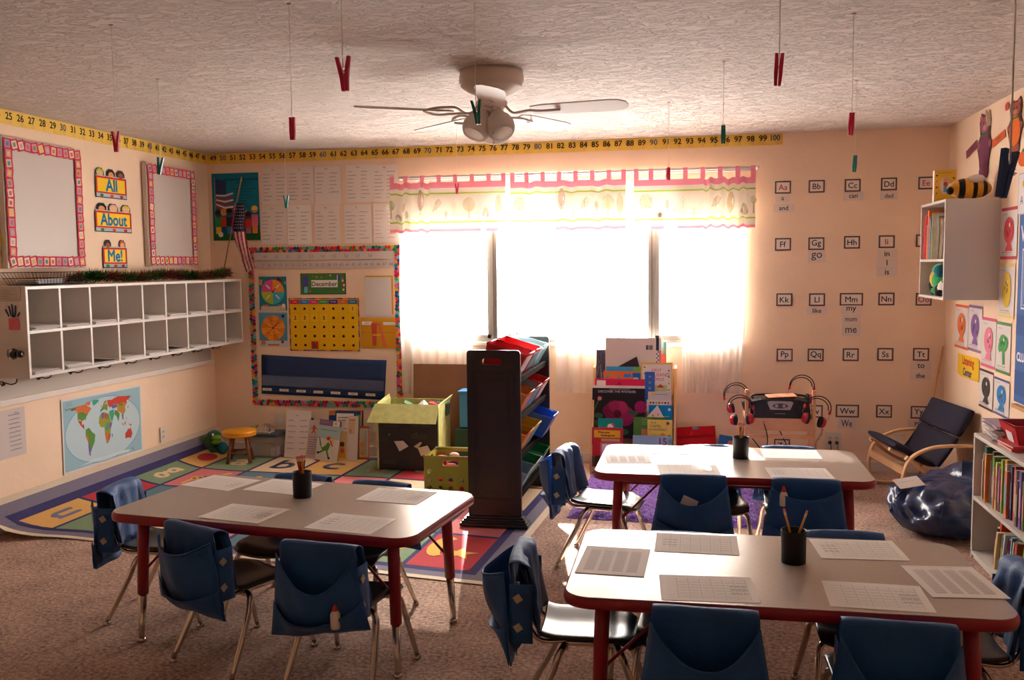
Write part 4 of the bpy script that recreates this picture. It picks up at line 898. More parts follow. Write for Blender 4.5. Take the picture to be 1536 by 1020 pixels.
# cubby end: notice, handprint, sharpener  (end panel faces the room)
YE = cy0-.003
def onend(xl, xr, yt, yb):
    xm, ym = (xl+xr)/2, (yt+yb)/2; a, b_, c_, d_ = Yp(xl, ym, YE), Yp(xr, ym, YE), Yp(xm, yt, YE), Yp(xm, yb, YE); return Vector((a.x, YE, d_.z)), b_.x-a.x, c_.z-d_.z
O, w, h = onend(-6, 30.5, 430, 452); f = Flat(w, h, (186, 174, 164), .001)
for k in range(5): f.rect(w*.2, h*(.2+.13*k), w*random.uniform(.3, .5), .0016, (110, 102, 100))
f.build('notice', O, *BK, label='small typed notice at the top of the cubby end panel', cat='paper')
O, w, h = onend(6, 32, 455, 495); f = Flat(w, h, None, .001); f.z = .0006
f.rect(w*.25, 0, w*.62, h*.45, (216, 110, 124)); 
for (x0, y0, x1, y1) in ((.30, .50, .10, .78), (.42, .55, .30, .90), (.54, .55, .48, .98), (.66, .55, .70, .92), (.80, .50, .92, .66)): f.line([(w*x0, h*y0), (w*x1, h*y1)], .009, (40, 50, 84))
f.circ(w*.55, h*.52, .014, (40, 50, 84), 12, .007)
f.build('handprint_art', O, *BK, label='dark blue handprint with a pink note on the cubby end panel', cat='artwork')
p = Yp(22, 531, YE-.05); g = root('pencil_sharpener', 'black and silver pencil sharpener mounted on the cubby end', 'pencil sharpener', (p.x, YE, p.z))
MB().box((-.035, -.02, 0), (.05, .036, .045), mat('sharpener_wood', (150, 128, 104), .5, var=.1, vscale=20)).build('mount', g, bevel=.004)
MB().ball((-.005, -.055, .0), (.030, .034, .030), mat('gloss_black', (18, 18, 20), .15, coat=.5)).build('body', g)
MB().tube([(.02, -.055, 0), (.05, -.055, 0)], .020, mat('gloss_black', (18, 18, 20), .15), 14).build('dial', g)
MB().lathe([(.031, -.006), (.033, 0), (.031, .006)], M_CHROME, 20, Matrix.Translation((-.005, -.055, 0)) @ Matrix.Rotation(PI/2, 4, 'Y')).build('chrome_ring', g)
# wire basket with papers on the cubby top
TOPZ = cz1
a = Xp(28, 405, -3.77); b_ = Xp(133, 405, -3.77); by0, by1 = max(a.y, 4.36), b_.y; zb = TOPZ
g = root('wire_basket', 'dark wire basket on the cubby under the larger board', 'basket', (-3.79, (by0+by1)/2, zb+.001)); lw = (by1-by0)/2; hh_ = .075
M_BW = mat('dark_basket_wire', (52, 40, 36), .4, .7)
def ring(z, k): return [(s[0]*(.09+.02*k), s[1]*(lw*(.86+.14*k)), z) for s in ((-1, -1), (1, -1), (1, 1), (-1, 1))]
for z, k in ((.004, 0), (hh_, 1), (hh_*.55, .55)): MB().tube(ring(z, k), .0024, M_BW, 6, closed=True).build('hoop', g)
for i in range(22):
    k = -1+2*i/21
    for s in (-1, 1): MB().tube([(s*.09, k*lw*.86, .004), (s*.11, k*lw, hh_)], .0013, M_BW, 5).build('upright', g)
for i in range(9): 
    k = -1+2*i/8; MB().tube([(-.09, k*lw*.86, .004), (.09, k*lw*.86, .004)], .0013, M_BW, 5).build('floor_wire', g)
b = MB()
for q in range(9): b.box((0, random.uniform(-.02, .02), .003+q*.003), (.14, lw*1.45, .0022), M_PAP if q % 3 else C(120, 140, 170), Matrix.Rotation(random.uniform(-.03, .03), 3, 'Z'))
o = b.build('paper_stack'); o.location = (-3.79, (by0+by1)/2, zb+.008); tag(o, 'stack of papers inside the wire basket', 'paper stack')
# tinsel garland
M_TG = mat('green_tinsel', (22, 116, 46), .35, .4); M_TD = mat('dark_green_tinsel', (12, 50, 28), .4, .3); M_TR = mat('red_tinsel', (160, 24, 38), .35, .4)
b = MB(); y0 = by1-.28; y1 = 6.80; rn = random.Random(9)
for k in range(5200):
    u = rn.random(); y = y0+(y1-y0)*u; x = -3.70+.02*math.sin(9*u); th = rn.uniform(0, 2*PI); ph = rn.uniform(-.8, 1.5); l = rn.uniform(.045, .078)*(1 if u > .08 else .8)
    c0 = Vector((x, y, TOPZ+.034+.008*math.sin(14*u))); d = Vector((math.cos(th)*math.cos(ph), math.sin(th)*math.cos(ph), math.sin(ph)*.9)); s = d.cross(Vector((rn.random(), rn.random(), rn.random()))).normalized()*.0055
    e_ = c0+d*l; e_.z = max(e_.z, TOPZ+.002)
    m_ = M_TR if (u*5+rn.random()*.5) % 1 < .33 and rn.random() < .75 or rn.random() < .12 else (M_TG if rn.random() < .6 else M_TD)
    b.add([c0-s, c0+s, e_], [(0, 1, 2)], m_)
b.tube([(-3.70+.02*math.sin(9*u/20), y0+(y1-y0)*u/20, TOPZ+.034+.008*math.sin(14*u/20)) for u in range(21)], .006, M_TD, 6)
tag(b.build('tinsel_garland', origin=(-3.70, y0, TOPZ)), 'red and green tinsel garland along the cubby top', 'garland')
# small flag on a stick
p0 = Xp(334, 414, -3.75); p0 = Vector((-3.74, 6.78, TOPZ)); p1 = Yp(361, 273, 6.80); p0 = Yp(333, 414, 6.80); p0.z = TOPZ+.002
g = root('flag', 'small stars and stripes flag drooping from a wooden stick', 'flag', p0); v = p1-p0
MB().tube([(0, 0, 0), v], .005, mat('flag_stick_wood', (170, 120, 70), .5), 8).build('flag_stick', g)
MB().lathe([(0, 0), (.006, .002), (.004, .03), (0, .045)], mat('gold_tip', (200, 150, 70), .35, .6), 10, Matrix.Translation(v) @ v.to_track_quat('Z', 'Y').to_matrix().to_4x4()).build('flag_tip', g)
MS, MN, MW = mat('flag_red', (176, 30, 52), .7), mat('flag_navy', (34, 36, 70), .7), mat('flag_white', (226, 216, 212), .7)
top = Yp(357, 303, 6.76)-p0; bl = Yp(372, 407, 6.74)-p0; br = Yp(380, 396, 6.74)-p0; lft = Yp(346, 345, 6.78)-p0
def flagp(u, v_):       # u across the stripes, v down the cloth
    c_ = [(352.5, 367), (350, 368), (347, 366), (350, 369), (356, 373), (362, 377), (369, 383)]
    k = min(5.999, v_*6); i = int(k); q = k-i; l_ = c_[i][0]+(c_[i+1][0]-c_[i][0])*q; r_ = c_[i][1]+(c_[i+1][1]-c_[i][1])*q
    yy = 305+100*v_-(6*(u-.5) if v_ > .8 else 0)
    P_ = Yp(l_+(r_-l_)*u, yy, 6.77-.022*math.sin(u*9+v_*5)); return tuple(P_-p0)
def fm(u, v_):
    if v_ < .42 and u > .12: return MN
    return MS if int((u*1.05+(v_-.42)*.55)*6.2) % 2 == 0 else MW
b = MB(); b.grid(flagp, 28, 40, MS, mfn=fm)
for i in range(8):
    for j in range(5):
        c0 = Vector(flagp(.2+.17*j, .04+.047*i)); b.box(c0+Vector((0, -.0035, 0)), (.006, .002, .007), MW)
b.build('flag_cloth', g)
# ================================================================ CEILING FAN
M_FAN = mat('fan_white_enamel', (216, 200, 188), .45, spec=.4); M_FROST = sheer_mat('frosted_shade', (242, 234, 228), .45, 0)
fx, fy = -.972, 4.38
fan = root('ceiling_fan', 'white ceiling fan with four blades and globe lights', 'ceiling fan', (fx, fy, H))
MB().lathe([(0, -.001), (.150, -.001), (.152, -.02), (.155, -.03), (.155, -.055), (.146, -.062), (.148, -.072), (.138, -.082), (.110, -.10), (.065, -.12), (.055, -.13), (0, -.13)], M_FAN, 40).build('motor_housing', fan)
MB().lathe([(0, -.13), (.060, -.13), (.075, -.145), (.075, -.165), (.055, -.18), (.058, -.20), (.045, -.215), (0, -.215)], M_FAN, 32).build('light_hub', fan)
def blade(a, pitch=-.21):
    g = bpy.data.objects.new('blade', None); COL.objects.link(g); g.parent = fan; g.rotation_euler = (0, 0, a); g.location = (0, 0, -.195)
    out = [(.20, -.045), (.26, -.060), (.57, -.068), (.625, -.060), (.655, -.035), (.66, 0), (.655, .035), (.625, .060), (.57, .068), (.26, .060), (.20, .045)]
    b = MB(); b.prism(out, -.003, .003, M_FAN, Matrix.Rotation(pitch, 4, 'X')); o = b.build('blade_board', g, bevel=.001)
    for s in (-1, 1):
        b = MB(); b.tube(spline([(.055, 0, .045), (.10, 0, -.004), (.14, s*.010, -.008), (.19, s*.042, .0+s*.008), (.25, s*.048, -.004+s*.010), (.30, s*.030, -.005+s*.006), (.335, 0, -.006)], 5), .0062, M_FAN, 8); b.build('blade_bracket', g)
for k in range(5): blade(math.radians(66+72*k))
for k, a in enumerate((-PI/2-.65, -PI/2+.65, PI/2)):
    M = Matrix.Translation((.045*math.cos(a), .045*math.sin(a), -.195)) @ Vector((math.cos(a)*.60, math.sin(a)*.60, -1)).to_track_quat('Z', 'Y').to_matrix().to_4x4()
    b = MB(); b.lathe([(0, -.01), (.024, -.005), (.026, .02), (.038, .028), (.060, .055), (.070, .090), (.066, .118), (.056, .135), (.050, .132), (.060, .115), (.064, .090), (.054, .058), (.034, .034), (0, .03)], M_FROST, 28, M); b.build('lamp_shade', fan)
    b = MB(); b.ball(M @ Vector((0, 0, .075)), .024, mat('bulb_glass', (236, 226, 214), .3)); b.build('bulb', fan)
for s, l in ((-.012, .10), (.014, .13)):
    b = MB(); b.tube([(s, -.035, -.21), (s, -.035, -.21-l)], .0016, M_CHROME, 5); b.lathe([(0, 0), (.005, .006), (.003, .02), (0, .022)], M_FAN, 8, Matrix.Translation((s, -.035, -.22-l))); b.build('pull_chain', fan)
# ================================================================ HANGING CLOTHESPINS
PR, PG, PT, PB = mat('red_plastic_pin', (222, 26, 76), .4), mat('green_plastic_pin', (8, 112, 96), .4), mat('teal_plastic_pin', (20, 130, 126), .4), mat('blue_plastic_pin', (30, 66, 128), .4)
M_STR = mat('white_string', (250, 246, 240), .7); M_TACK = mat('tan_tack', (206, 140, 100), .6); M_SPR = mat('spring_steel', (130, 116, 110), .35, .9)
def pin(px, pt, pb, anchor, m, label, open_=.18, yaw=0, flat=False, dist=None, tilt=0):
    Lp = .074
    if anchor: A = Zp(anchor[0], anchor[1], H); d_ = ray(px, pt); y = A.y; top = Yp(px, pt, y); A = Vector((top.x, y, H))
    else:
        dd = ray(px, pt); top = EYE+dd*dist; A = Vector((top.x, top.y, H))
    g = root('clothespin', label, 'clothespin', top, yaw, 'plastic clothespins hanging on strings from the ceiling')
    bot = Yp(px, pb, top.y); ln = max(.06, min(.085, top.z-bot.z)) if dist is None else top.z-bot.z
    MB().tube([(0, 0, A.z-top.z-.001), (0, 0, -ln*.30)], .0011 if top.y > 1.5 else .0013, M_STR, 5).build('string', g)
    MB().lathe([(0, -.004), (.008, -.003), (.008, -.0005), (0, -.0005)], M_TACK, 10, Matrix.Translation((0, 0, A.z-top.z))).build('ceiling_tack', g)
    k = ln/.074
    for s in (-1, 1):
        b = MB(); w_ = .0050*k; q = open_*.032*k*s*(0 if flat else 1)
        vs = []
        for z, o, th in ((0, q*1.0, .0040), (-.030*k, q*.35, .0052), (-.045*k, s*.001, .0050), (-.074*k, 0, .0036)):
            c0 = o+s*.0042*k
            vs += [(c0-th*k*.9, -w_, z), (c0+th*k*.9, -w_, z), (c0+th*k*.9, w_, z), (c0-th*k*.9, w_, z)]
        fs = [(3, 2, 1, 0)]+[(4*j+i, 4*j+(i+1) % 4, 4*j+4+(i+1) % 4, 4*j+4+i) for j in range(3) for i in range(4)]+[(12, 13, 14, 15)]
        b.add(vs, [f_[::-1] for f_ in fs], m, False, Matrix.Rotation(tilt, 4, 'Y')); b.build('jaw', g, bevel=.0008)
    b = MB(); b.tube([(.012*k*math.cos(a*.9)*.55, .0062*k*(1 if a % 2 else -1), -.036*k+.006*k*math.sin(a)) for a in range(9)], .0008*k, M_SPR, 5); b.build('spring', g)
pin(173.5, 197, 228, (165, 37), PR, 'red clothespin hanging near the number 36', .3)
pin(241, 236, 262, (238, 118), PG, 'green clothespin hanging before the smaller display board', .25, tilt=.15)
pin(438, 176, 210, (436, 5), PR, 'closed red clothespin hanging before the ceiling, left of the fan blade', .05)
pin(514, 85, 137, None, PR, 'large open red clothespin nearest above the fan blade tip', .30, dist=1.90, tilt=-.06)
pin(429, 293, 312, (427, 185), PT, 'tiny teal clothespin hanging before the word charts', .35)
pin(713.5, 150, 187, None, PG, 'dark green clothespin hanging in front of the fan lights', .28, dist=2.75, tilt=-.1)
pin(685.5, 275, 291, (686, 175), PR, 'tiny red clothespin hanging over the first valance', .2)
pin(1003, 251, 271, (1002, 153), PR, 'tiny red clothespin hanging over the third valance', .0)
pin(1085, 188, 218, (1084, 92), PG, 'green clothespin hanging before number 95', .0)
pin(1169.5, 80, 129, None, PR, 'large red clothespin hanging highest toward the right wall', .08, dist=2.0, tilt=.06)
pin(1278, 169, 203, (1279, 20), PR, 'red clothespin hanging just above a small teal one', .0, tilt=.05)
pin(1283, 233, 258, (1284.5, 120), PT, 'small teal clothespin hanging above the Cc card', .0, tilt=.05)
pin(1516, 225, 298, None, PB, 'dark blue clothespin nearest the camera by the bears', .22, dist=1.20, yaw=.5, tilt=.22)
pin(1482, 165, 213, (1480.5, 137), mat('cream_plastic_pin', (214, 200, 176), .5), 'cream clothespin hanging before the purple bear', .12, tilt=-.08)
# ================================================================ ALPHABET RUG
def rug_mat(name, rgb):
    return mat('rug_'+name, rgb, .95, var=.08, vscale=120, bump=.3, bscale=220, spec=.1)
RG = {k: rug_mat(k, c) for k, c in dict(navy=(66, 62, 104), grey=(124, 118, 134), tan=(218, 200, 176), green=(128, 148, 116), yellow=(216, 168, 100), red=(184, 66, 72), pink=(206, 120, 120), cream=(222, 194, 158), blue=(96, 124, 136), lav=(120, 120, 146), gold=(226, 180, 90), dark=(60, 60, 100)).items()}
GX = [-1.09, -1.46, -1.83, -2.20, -2.565, -2.935, -3.305, -3.655, -3.835]
def gy(i, j, gx):
    base = 4.30+.135*(-1.09-gx)-.17*max(0, (-gx-3.45)/.385)**1.5; back = min(6.755, 6.62+.12*(-1.09-gx)); t = j/4; return base+(back-base)*(t+.0*t)
def rug(i, j):           # grid coordinates (i columns leftward 0..8, j rows back 0..4) -> room point
    k = min(max(i, 0), 7.9999); a = int(k); x = GX[a]+(GX[a+1]-GX[a])*(k-a); tilt = .03*j
    ex = 0
    if i < 0: ex = -i*.37
    x += ex+(tilt*(1-i/8) if i <= 8 else 0); y = gy(i, 0, x)+(gy(i, 4, x)-gy(i, 0, x))*j/4
    z = .005
    if i > 6.2: q = (min(i, 8)-6.2)/1.8; z += .075*q*q
    if i > 8: z = .083+(i-8)*.27; x = -3.835-.060*min(1, (i-8)*4)
    return Vector((max(x, -3.893), y, z))
def rp(i, j, o=0): p = rug(i, j); return (p.x, p.y, p.z+o)
b = MB()
bi, bj = .34, .20
levels = [(-.06*1, 'navy')]
def ringq(o0, o1, m, zz):            # border ring between two outsets (in metres), as grid coordinates
    def P(i0, j0, o):
        di = -1 if i0 == 0 else 1; dj = -1 if j0 == 0 else 1
        return (i0+di*o/(.37 if i0 == 0 else .30)*1.0, j0+dj*o/.60)
    C_ = [(0, 0), (8, 0), (8, 4), (0, 4)]
    for e in range(4):
        a, c = C_[e], C_[(e+1) % 4]; n = 24
        for k in range(n):
            t0, t1 = k/n, (k+1)/n
            def mix(t, o): pa, pc = P(*a, o), P(*c, o); return (pa[0]+(pc[0]-pa[0])*t, pa[1]+(pc[1]-pa[1])*t)
            q = [mix(t0, o0), mix(t1, o0), mix(t1, o1), mix(t0, o1)]
            b.add([rp(*p, zz) for p in q], [(0, 1, 2, 3)], RG[m], True)
ringq(-.02, .035, 'navy', .001); ringq(.035, .105, 'grey', .0005); ringq(.105, .150, 'tan', 0)
LAY = {(7, 3): 'yellow', (7, 2): 'green', (7, 1): 'red', (7, 0): 'yellow', (6, 3): 'green', (6, 2): 'pink', (6, 1): 'blue', (6, 0): 'green', (5, 3): 'cream', (5, 2): 'blue', (5, 1): 'pink', (5, 0): 'cream',
       (4, 3): 'yellow', (4, 2): 'green', (4, 1): 'cream', (4, 0): 'pink', (3, 3): 'green', (3, 2): 'pink', (3, 1): 'green', (3, 0): 'blue', (2, 3): 'red', (2, 2): 'cream', (2, 1): 'blue', (2, 0): 'yellow', (1, 3): 'cream', (1, 2): 'yellow', (1, 1): 'green', (1, 0): 'green', (0, 3): 'yellow', (0, 2): 'cream', (0, 1): 'pink', (0, 0): 'red'}
for (i, j), m in LAY.items():
    N = 6
    for u in range(N):
        for v in range(N):
            g_ = .035
            def q(a, c, e=0): return rp(i+g_+(1-2*g_)*a/N, j+g_*.8+(1-1.6*g_)*c/N, .0015)
            b.add([q(u, v), q(u, v+1), q(u+1, v+1), q(u+1, v)], [(0, 1, 2, 3)], RG[m], True)
            def q2(a, c): return rp(i+a/N, j+c/N, .0008)
            b.add([q2(u, v), q2(u, v+1), q2(u+1, v+1), q2(u+1, v)], [(0, 1, 2, 3)], RG['navy'], True)
def onrug(i, j, pts, m, o=.003): b.add([rp(i+.5-x, j+.5+y, o) for x, y in pts], [tuple(range(len(pts)))], RG[m])
def rletter(i, j, s, m, rot=0, k=.78):
    vs, fs, w, h = text_mesh(s); a, c = math.cos(rot), math.sin(rot)
    for dx, dy in ((-.02, 0), (.02, 0), (0, .02), (0, -.02), (0, 0)):
        b.add([rp(i+.5-((v[0]*a-v[1]*c)*k*1.25+dx), j+.5+((v[0]*c+v[1]*a)*k*.95+dy), .003+abs(dx)*.01+abs(dy)*.005) for v in vs], fs, RG[m])
rletter(6, 3, 'a', 'cream'); rletter(5, 3, 'b', 'lav'); rletter(4, 3, 'c', 'lav'); rletter(3, 3, 'd', 'cream'); rletter(7, 2, 'g', 'cream', 0); rletter(7, 1, 'n', 'lav', -PI/2*0); rletter(7, 0, 'u', 'lav'); rletter(6, 0, 'v', 'cream'); rletter(5, 2, 'i', 'gold'); rletter(4, 1, 'o', 'lav'); rletter(3, 1, 'q', 'gold'); rletter(1, 1, 'r', 'gold')
def circ_(cx, cy, r, n=18, ry=None): return [(cx+r*1.5*math.cos(2*PI*k/n), cy+(ry or r)*math.sin(2*PI*k/n)) for k in range(n)]
onrug(7, 3, circ_(0, -.02, .20), 'red'); onrug(7, 3, [(-.02, .18), (.04, .18), (.10, .32), (.02, .30)], 'gold', .0035)
onrug(6, 2, circ_(-.05, -.02, .15, ry=.10), 'gold'); onrug(6, 2, [(.02, 0), (.12, 0), (.34, .34), (.24, .36)], 'gold', .0033)
for s in (-.22, .04): onrug(6, 2, [(s, -.06), (s+.07, -.06), (s+.04, -.34), (s-.02, -.34)], 'gold', .0034)
for k in range(7): onrug(6, 2, circ_(-.18+.07*k, -.06+.06*(k % 3), .03, 10), 'dark', .004)
onrug(5, 0, circ_(-.02, .02, .17), 'red'); onrug(2, 3, circ_(-.05, .0, .14), 'cream'); onrug(2, 3, circ_(.12, .12, .09), 'cream', .0034)
onrug(4, 2, circ_(0, 0, .12), 'cream'); onrug(3, 2, circ_(.0, 0, .13), 'lav'); onrug(5, 1, circ_(0, 0, .12), 'gold'); onrug(0, 1, circ_(0, .1, .16), 'lav')
onrug(0, 0, [(-.35+.18*math.cos(t)*1.2+.15, .10+.30*math.sin(t)) for t in [PI*.5+PI*k/10 for k in range(11)]]+[(-.25+.10*math.cos(t)+.15, .10+.24*math.sin(t)) for t in [PI*1.5-PI*k/10 for k in range(11)]], 'gold', .0034)
onrug(0, 0, [(.12+(.24 if k % 2 == 0 else .10)*math.sin(PI*k/5)*1.2, -.05+(.17 if k % 2 == 0 else .07)*math.cos(PI*k/5)) for k in range(10)], 'gold', .0034)
onrug(1, 0, circ_(0, 0, .2, ry=.13), 'gold'); onrug(2, 0, circ_(0, 0, .14), 'red'); onrug(4, 0, circ_(0, 0, .14), 'lav')
o = b.build('alphabet_rug'); 
tag(o, 'alphabet rug of coloured squares with letters and pictures, one edge curling up the wall', 'rug')
# purple shag rug
M_SHAG = mat('purple_shag', (104, 40, 140), .9, var=.35, vscale=60, bump=1, bscale=110, sheen=.3)
c0 = [(-.76, 5.36), (.40, 5.30), (.42, 6.38), (-.74, 6.55)]
rn = random.Random(2)
def sh(u, v):
    a = [c0[0][k]*(1-u)*(1-v)+c0[1][k]*u*(1-v)+c0[2][k]*u*v+c0[3][k]*(1-u)*v for k in (0, 1)]
    e = min(u, 1-u, v, 1-v); return (a[0]+rn.uniform(-.006, .006), a[1]+rn.uniform(-.006, .006), .004+min(1, e*22)*(.018+rn.uniform(0, .014)))
b = MB(); b.grid(sh, 130, 130, M_SHAG); tag(b.build('shag_rug'), 'purple shag rug beneath the sunlit table and magazine rack', 'rug')
# ================================================================ DARK TOY ORGANIZER
M_ESP = mat('espresso_wood', (34, 24, 22), .38, var=.15, vscale=6, spec=.5, bump=.05, bscale=40)
M_ESR = mat('espresso_rail', (32, 20, 18), .9, var=.15, vscale=6, spec=.08)
ox0, ox1, oy0, oy1, oh = -1.298, -.985, 5.10, 6.16, 1.022
org = root('toy_organizer', 'dark espresso toy organizer with four tilted tiers of bins', 'toy organizer', ((ox0+ox1)/2, (oy0+oy1)/2, .009)); hw = (ox1-ox0)/2; hl = (oy1-oy0)/2
for s in (-1, 1):
    Y = s*(hl-.012); out = rrect(2*hw, oh-.06, .028, 5, 0, (oh-.06)/2+.055)
    hole = [p for p in rrect(.115, .032, .0155, 5, -.01 if s < 0 else 0, oh-.065)]
    # end panel with a hand slot: built as a frame around the slot
    b = MB(); M = Matrix.Translation((0, Y, 0)) @ Matrix.Rotation(PI/2, 4, 'X')
    zt, zb_ = oh-.047, oh-.083; cx = -.01
    b.prism([(-hw, .055), (hw, .055), (hw, zb_), (-hw, zb_)], -.011, .011, M_ESP, M)
    b.prism([(-hw, zb_), (cx-.058, zb_), (cx-.058, zt), (-hw, zt)], -.011, .011, M_ESP, M); b.prism([(cx+.058, zb_), (hw, zb_), (hw, zt), (cx+.058, zt)], -.011, .011, M_ESP, M)
    b.prism([(-hw, zt), (hw, zt)]+arc(hw-.02, oh-.02, .02, 0, PI/2, 5)+arc(-hw+.02, oh-.02, .02, PI/2, PI, 5), -.011, .011, M_ESP, M)
    for q, r_ in ((1, 0), (-1, PI)):
        b.prism([(cx+q*.058, zb_), (cx+q*.058, zt), (cx+q*.045, zt)]+[(cx+q*(.042+.016*math.sin(t)), (zt+zb_)/2+.018*math.cos(t)) for t in [PI*k/6 for k in range(7)]]+[(cx+q*.045, zb_)], -.011, .011, M_ESP, M)
    b.build('end_panel', org)
    f = .0135*s
    b = MB()
    for (x0, x1, z0, z1) in ((-hw+.035, -hw+.045, .16, oh-.13), (hw-.045, hw-.035, .16, oh-.13), (-hw+.035, hw-.035, .15, .16), (-hw+.035, hw-.035, oh-.14, oh-.13)): b.bx(x0, x1, Y+f-.004, Y+f+.003*s, z0, z1, M_ESP)
    b.bx(-hw+.07, hw-.07, Y+f-.003, Y+f+.002*s, .19, oh-.17, M_ESP)
    b.build('raised_moulding', org, bevel=.002)
    b = MB(); 
    for k, (e, z0, z1) in enumerate(((.045, .003, .022), (.036, .022, .034), (.026, .034, .046), (.014, .046, .058))): b.box((0, Y, (z0+z1)/2), (2*hw+2*e, .026+2*e, z1-z0), M_ESP)
    b.build('plinth', org, bevel=.004, bseg=3)
TI = [.155, .385, .615, .845]                # front (toward +X) heights of tiers
TILT = .30
for z in TI:
    R3 = Matrix.Rotation(TILT, 3, 'Y')
    MB().box((hw-.09, 0, z-.018), (.024, 2*hl-.05, .05), M_ESP).build('front_rail', org, bevel=.002) if False else None
    b = MB(); b.box((.0, 0, z+.03), (.26, 2*hl-.05, .012), M_ESR, R3); b.build('sloping_shelf', org)
    b = MB(); b.box((hw-.030, 0, z-.006), (.014, 2*hl-.05, .040), M_ESR, R3); b.build('front_rail', org, bevel=.002)
BC = dict(red=(214, 30, 44), orange=(236, 130, 40), yellow=(240, 190, 40), blue=(40, 90, 190), green=(20, 140, 70), clear=(180, 206, 214), white=(230, 226, 222), teal=(80, 170, 190))
def bin_mat(k): return mat('bin_plastic_'+k, BC[k], .3, trans=.25 if k != 'clear' else .6, spec=.5)
BINS = [  # tier, y, colour, label, face
 (3, 5.30, 'red', 'red bin with a white card on the top tier, nearest the slotted end', 'white'), (3, 5.57, 'red', 'red bin on the top tier with white and blue card', 'teal'), (3, 5.86, 'clear', 'light blue bin at the far end of the top tier', 'teal'),
 (2, 5.30, 'orange', 'orange bin on the second tier', None), (2, 5.57, 'clear', 'clear bin with a red rim on the second tier', 'teal'), (2, 5.86, 'red', 'red bin with a white front at the window end of the second tier', 'white'),
 (1, 5.27, 'orange', 'orange bin on the third tier behind the end panel', None), (1, 5.52, 'yellow', 'yellow-rimmed bin holding green and blue toys', 'teal'), (1, 5.88, 'blue', 'deep blue bin tipped out from the third tier', None),
 (0, 5.28, 'clear', 'clear bin of dark toys on the bottom tier', None), (0, 5.54, 'green', 'green bin with a white rim on the bottom tier', None), (0, 5.86, 'green', 'green bin of mixed small toys at the window end', 'clear')]
for t_, y, c_, lb, face in BINS:
    z = TI[t_]+.045-.002; out_ = .055 if c_ == 'blue' else .0
    g = root('storage_bin', lb, 'bin', ((ox0+ox1)/2+.015+out_, y, z+.009), 0, 'plastic bins on the toy organizer', rot=(0, TILT, 0)); m = bin_mat(c_); W, DD, HB = .255, .225, .142
    if c_ == 'clear': m = bin_mat('clear')
    b = MB(); n = 4; T0, T1 = (.88, .92)
    o0 = [(-DD/2*T0, -W/2*T1), (DD/2*T0, -W/2*T1), (DD/2*T0, W/2*T1), (-DD/2*T0, W/2*T1)]; o1 = [(-DD/2, -W/2), (DD/2+.018, -W/2), (DD/2+.018, W/2), (-DD/2, W/2)]
    for k in range(4):
        a, c = k, (k+1) % 4
        b.add([(*o0[a], 0), (*o0[c], 0), (*o1[c], HB), (*o1[a], HB), ], [(0, 1, 2, 3)], m)
    b.add([(*p, 0) for p in o0], [(0, 1, 2, 3)], m); b.build('tub', g, solid=.003)
    rm = bin_mat('red') if 'red rim' in lb else (bin_mat('white') if 'white rim' in lb else m)
    b = MB(); b.tube([(*p, HB) for p in o1], .006, rm, 6, closed=True); b.build('rim', g)
    if face:
        b = MB(); b.add([(DD/2*T0+.004+.012*.2, -W*.36, .02), (DD/2*T0+.004+.012*.2, W*.36, .02), (DD/2+.018, W*.36, HB-.018), (DD/2+.018, -W*.36, HB-.018)], [(0, 1, 2, 3)], bin_mat(face)); o = b.build('front_card', g, solid=.001)
    b = MB(); rr = random.Random(int(y*100)+t_); cc = list(BC)
    for q in range(14): b.ball((rr.uniform(-.07, .07), rr.uniform(-.09, .09), rr.uniform(.02, .085)), (rr.uniform(.012, .03), rr.uniform(.012, .03), rr.uniform(.01, .02)), bin_mat(rr.choice([k for k in cc if k != 'clear'])) if q % 3 else mat('dark_toy', (44, 36, 40), .5), 8)
    o = b.build('toy_pile'); o.location = g.location; o.rotation_euler = g.rotation_euler
    tag(o, 'small mixed toys inside the '+lb.replace(' bin', ' bin', 1)[:60].rsplit(' ', 0)[0], 'toys', 'loose toys inside the bins', 'stuff')
# ================================================================ GREEN FABRIC-COVERED BOX
M_LIN = mat('lime_patterned_paper', (196, 196, 124), .75, var=.12, vscale=22, bump=.1, bscale=60); M_BLK = mat('black_printed_card', (28, 27, 26), .5, var=.2, vscale=14)
a = Yp(571, 597, 6.42); bx0, bx1, by0, by1, bh = -2.32, -1.845, 6.40, 6.72, .49
g = root('storage_box', 'tall open box covered in lime paper with a black printed front', 'box', ((bx0+bx1)/2, (by0+by1)/2, .013)); w2, d2 = (bx1-bx0)/2, (by1-by0)/2
MB().bx(-w2, -w2+.008, -d2, d2, 0, bh, M_LIN).build('side_panel', g); MB().bx(w2-.008, w2, -d2, d2, 0, bh, M_LIN).build('side_panel', g); MB().bx(-w2+.008, w2-.008, d2-.008, d2, 0, bh, M_LIN).build('back_panel', g)
MB().bx(-w2+.008, w2-.008, -d2+.008, d2-.008, 0, .006, M_BLK).build('bottom_panel', g)
b = MB(); b.bx(-w2+.008, w2-.008, -d2, -d2+.008, .003, bh-.01, M_BLK); b.bx(-w2, -w2+.012, -d2-.001, -d2, 0, bh, M_LIN)
b.build('front_panel', g)
fp = Flat(.42, .38, None, .001); fp.z = .0
for x, y, w_, h_, n in ((.03, .30, .12, .05, 4), (.25, .31, .14, .04, 4), (.25, .22, .12, .04, 4), (.03, .03, .10, .04, 4)):
    for k in range(n): fp.scrib(x, y+k*h_/n, w_, h_/n*.5, (104, 100, 94), .0012)
fp.frame(.02, .28, .15, .085, .0015, (70, 68, 64)); fp.rect(.195, .345, .04, .028, (190, 130, 110)); fp.rect(.207, .350, .012, .02, (220, 200, 190))
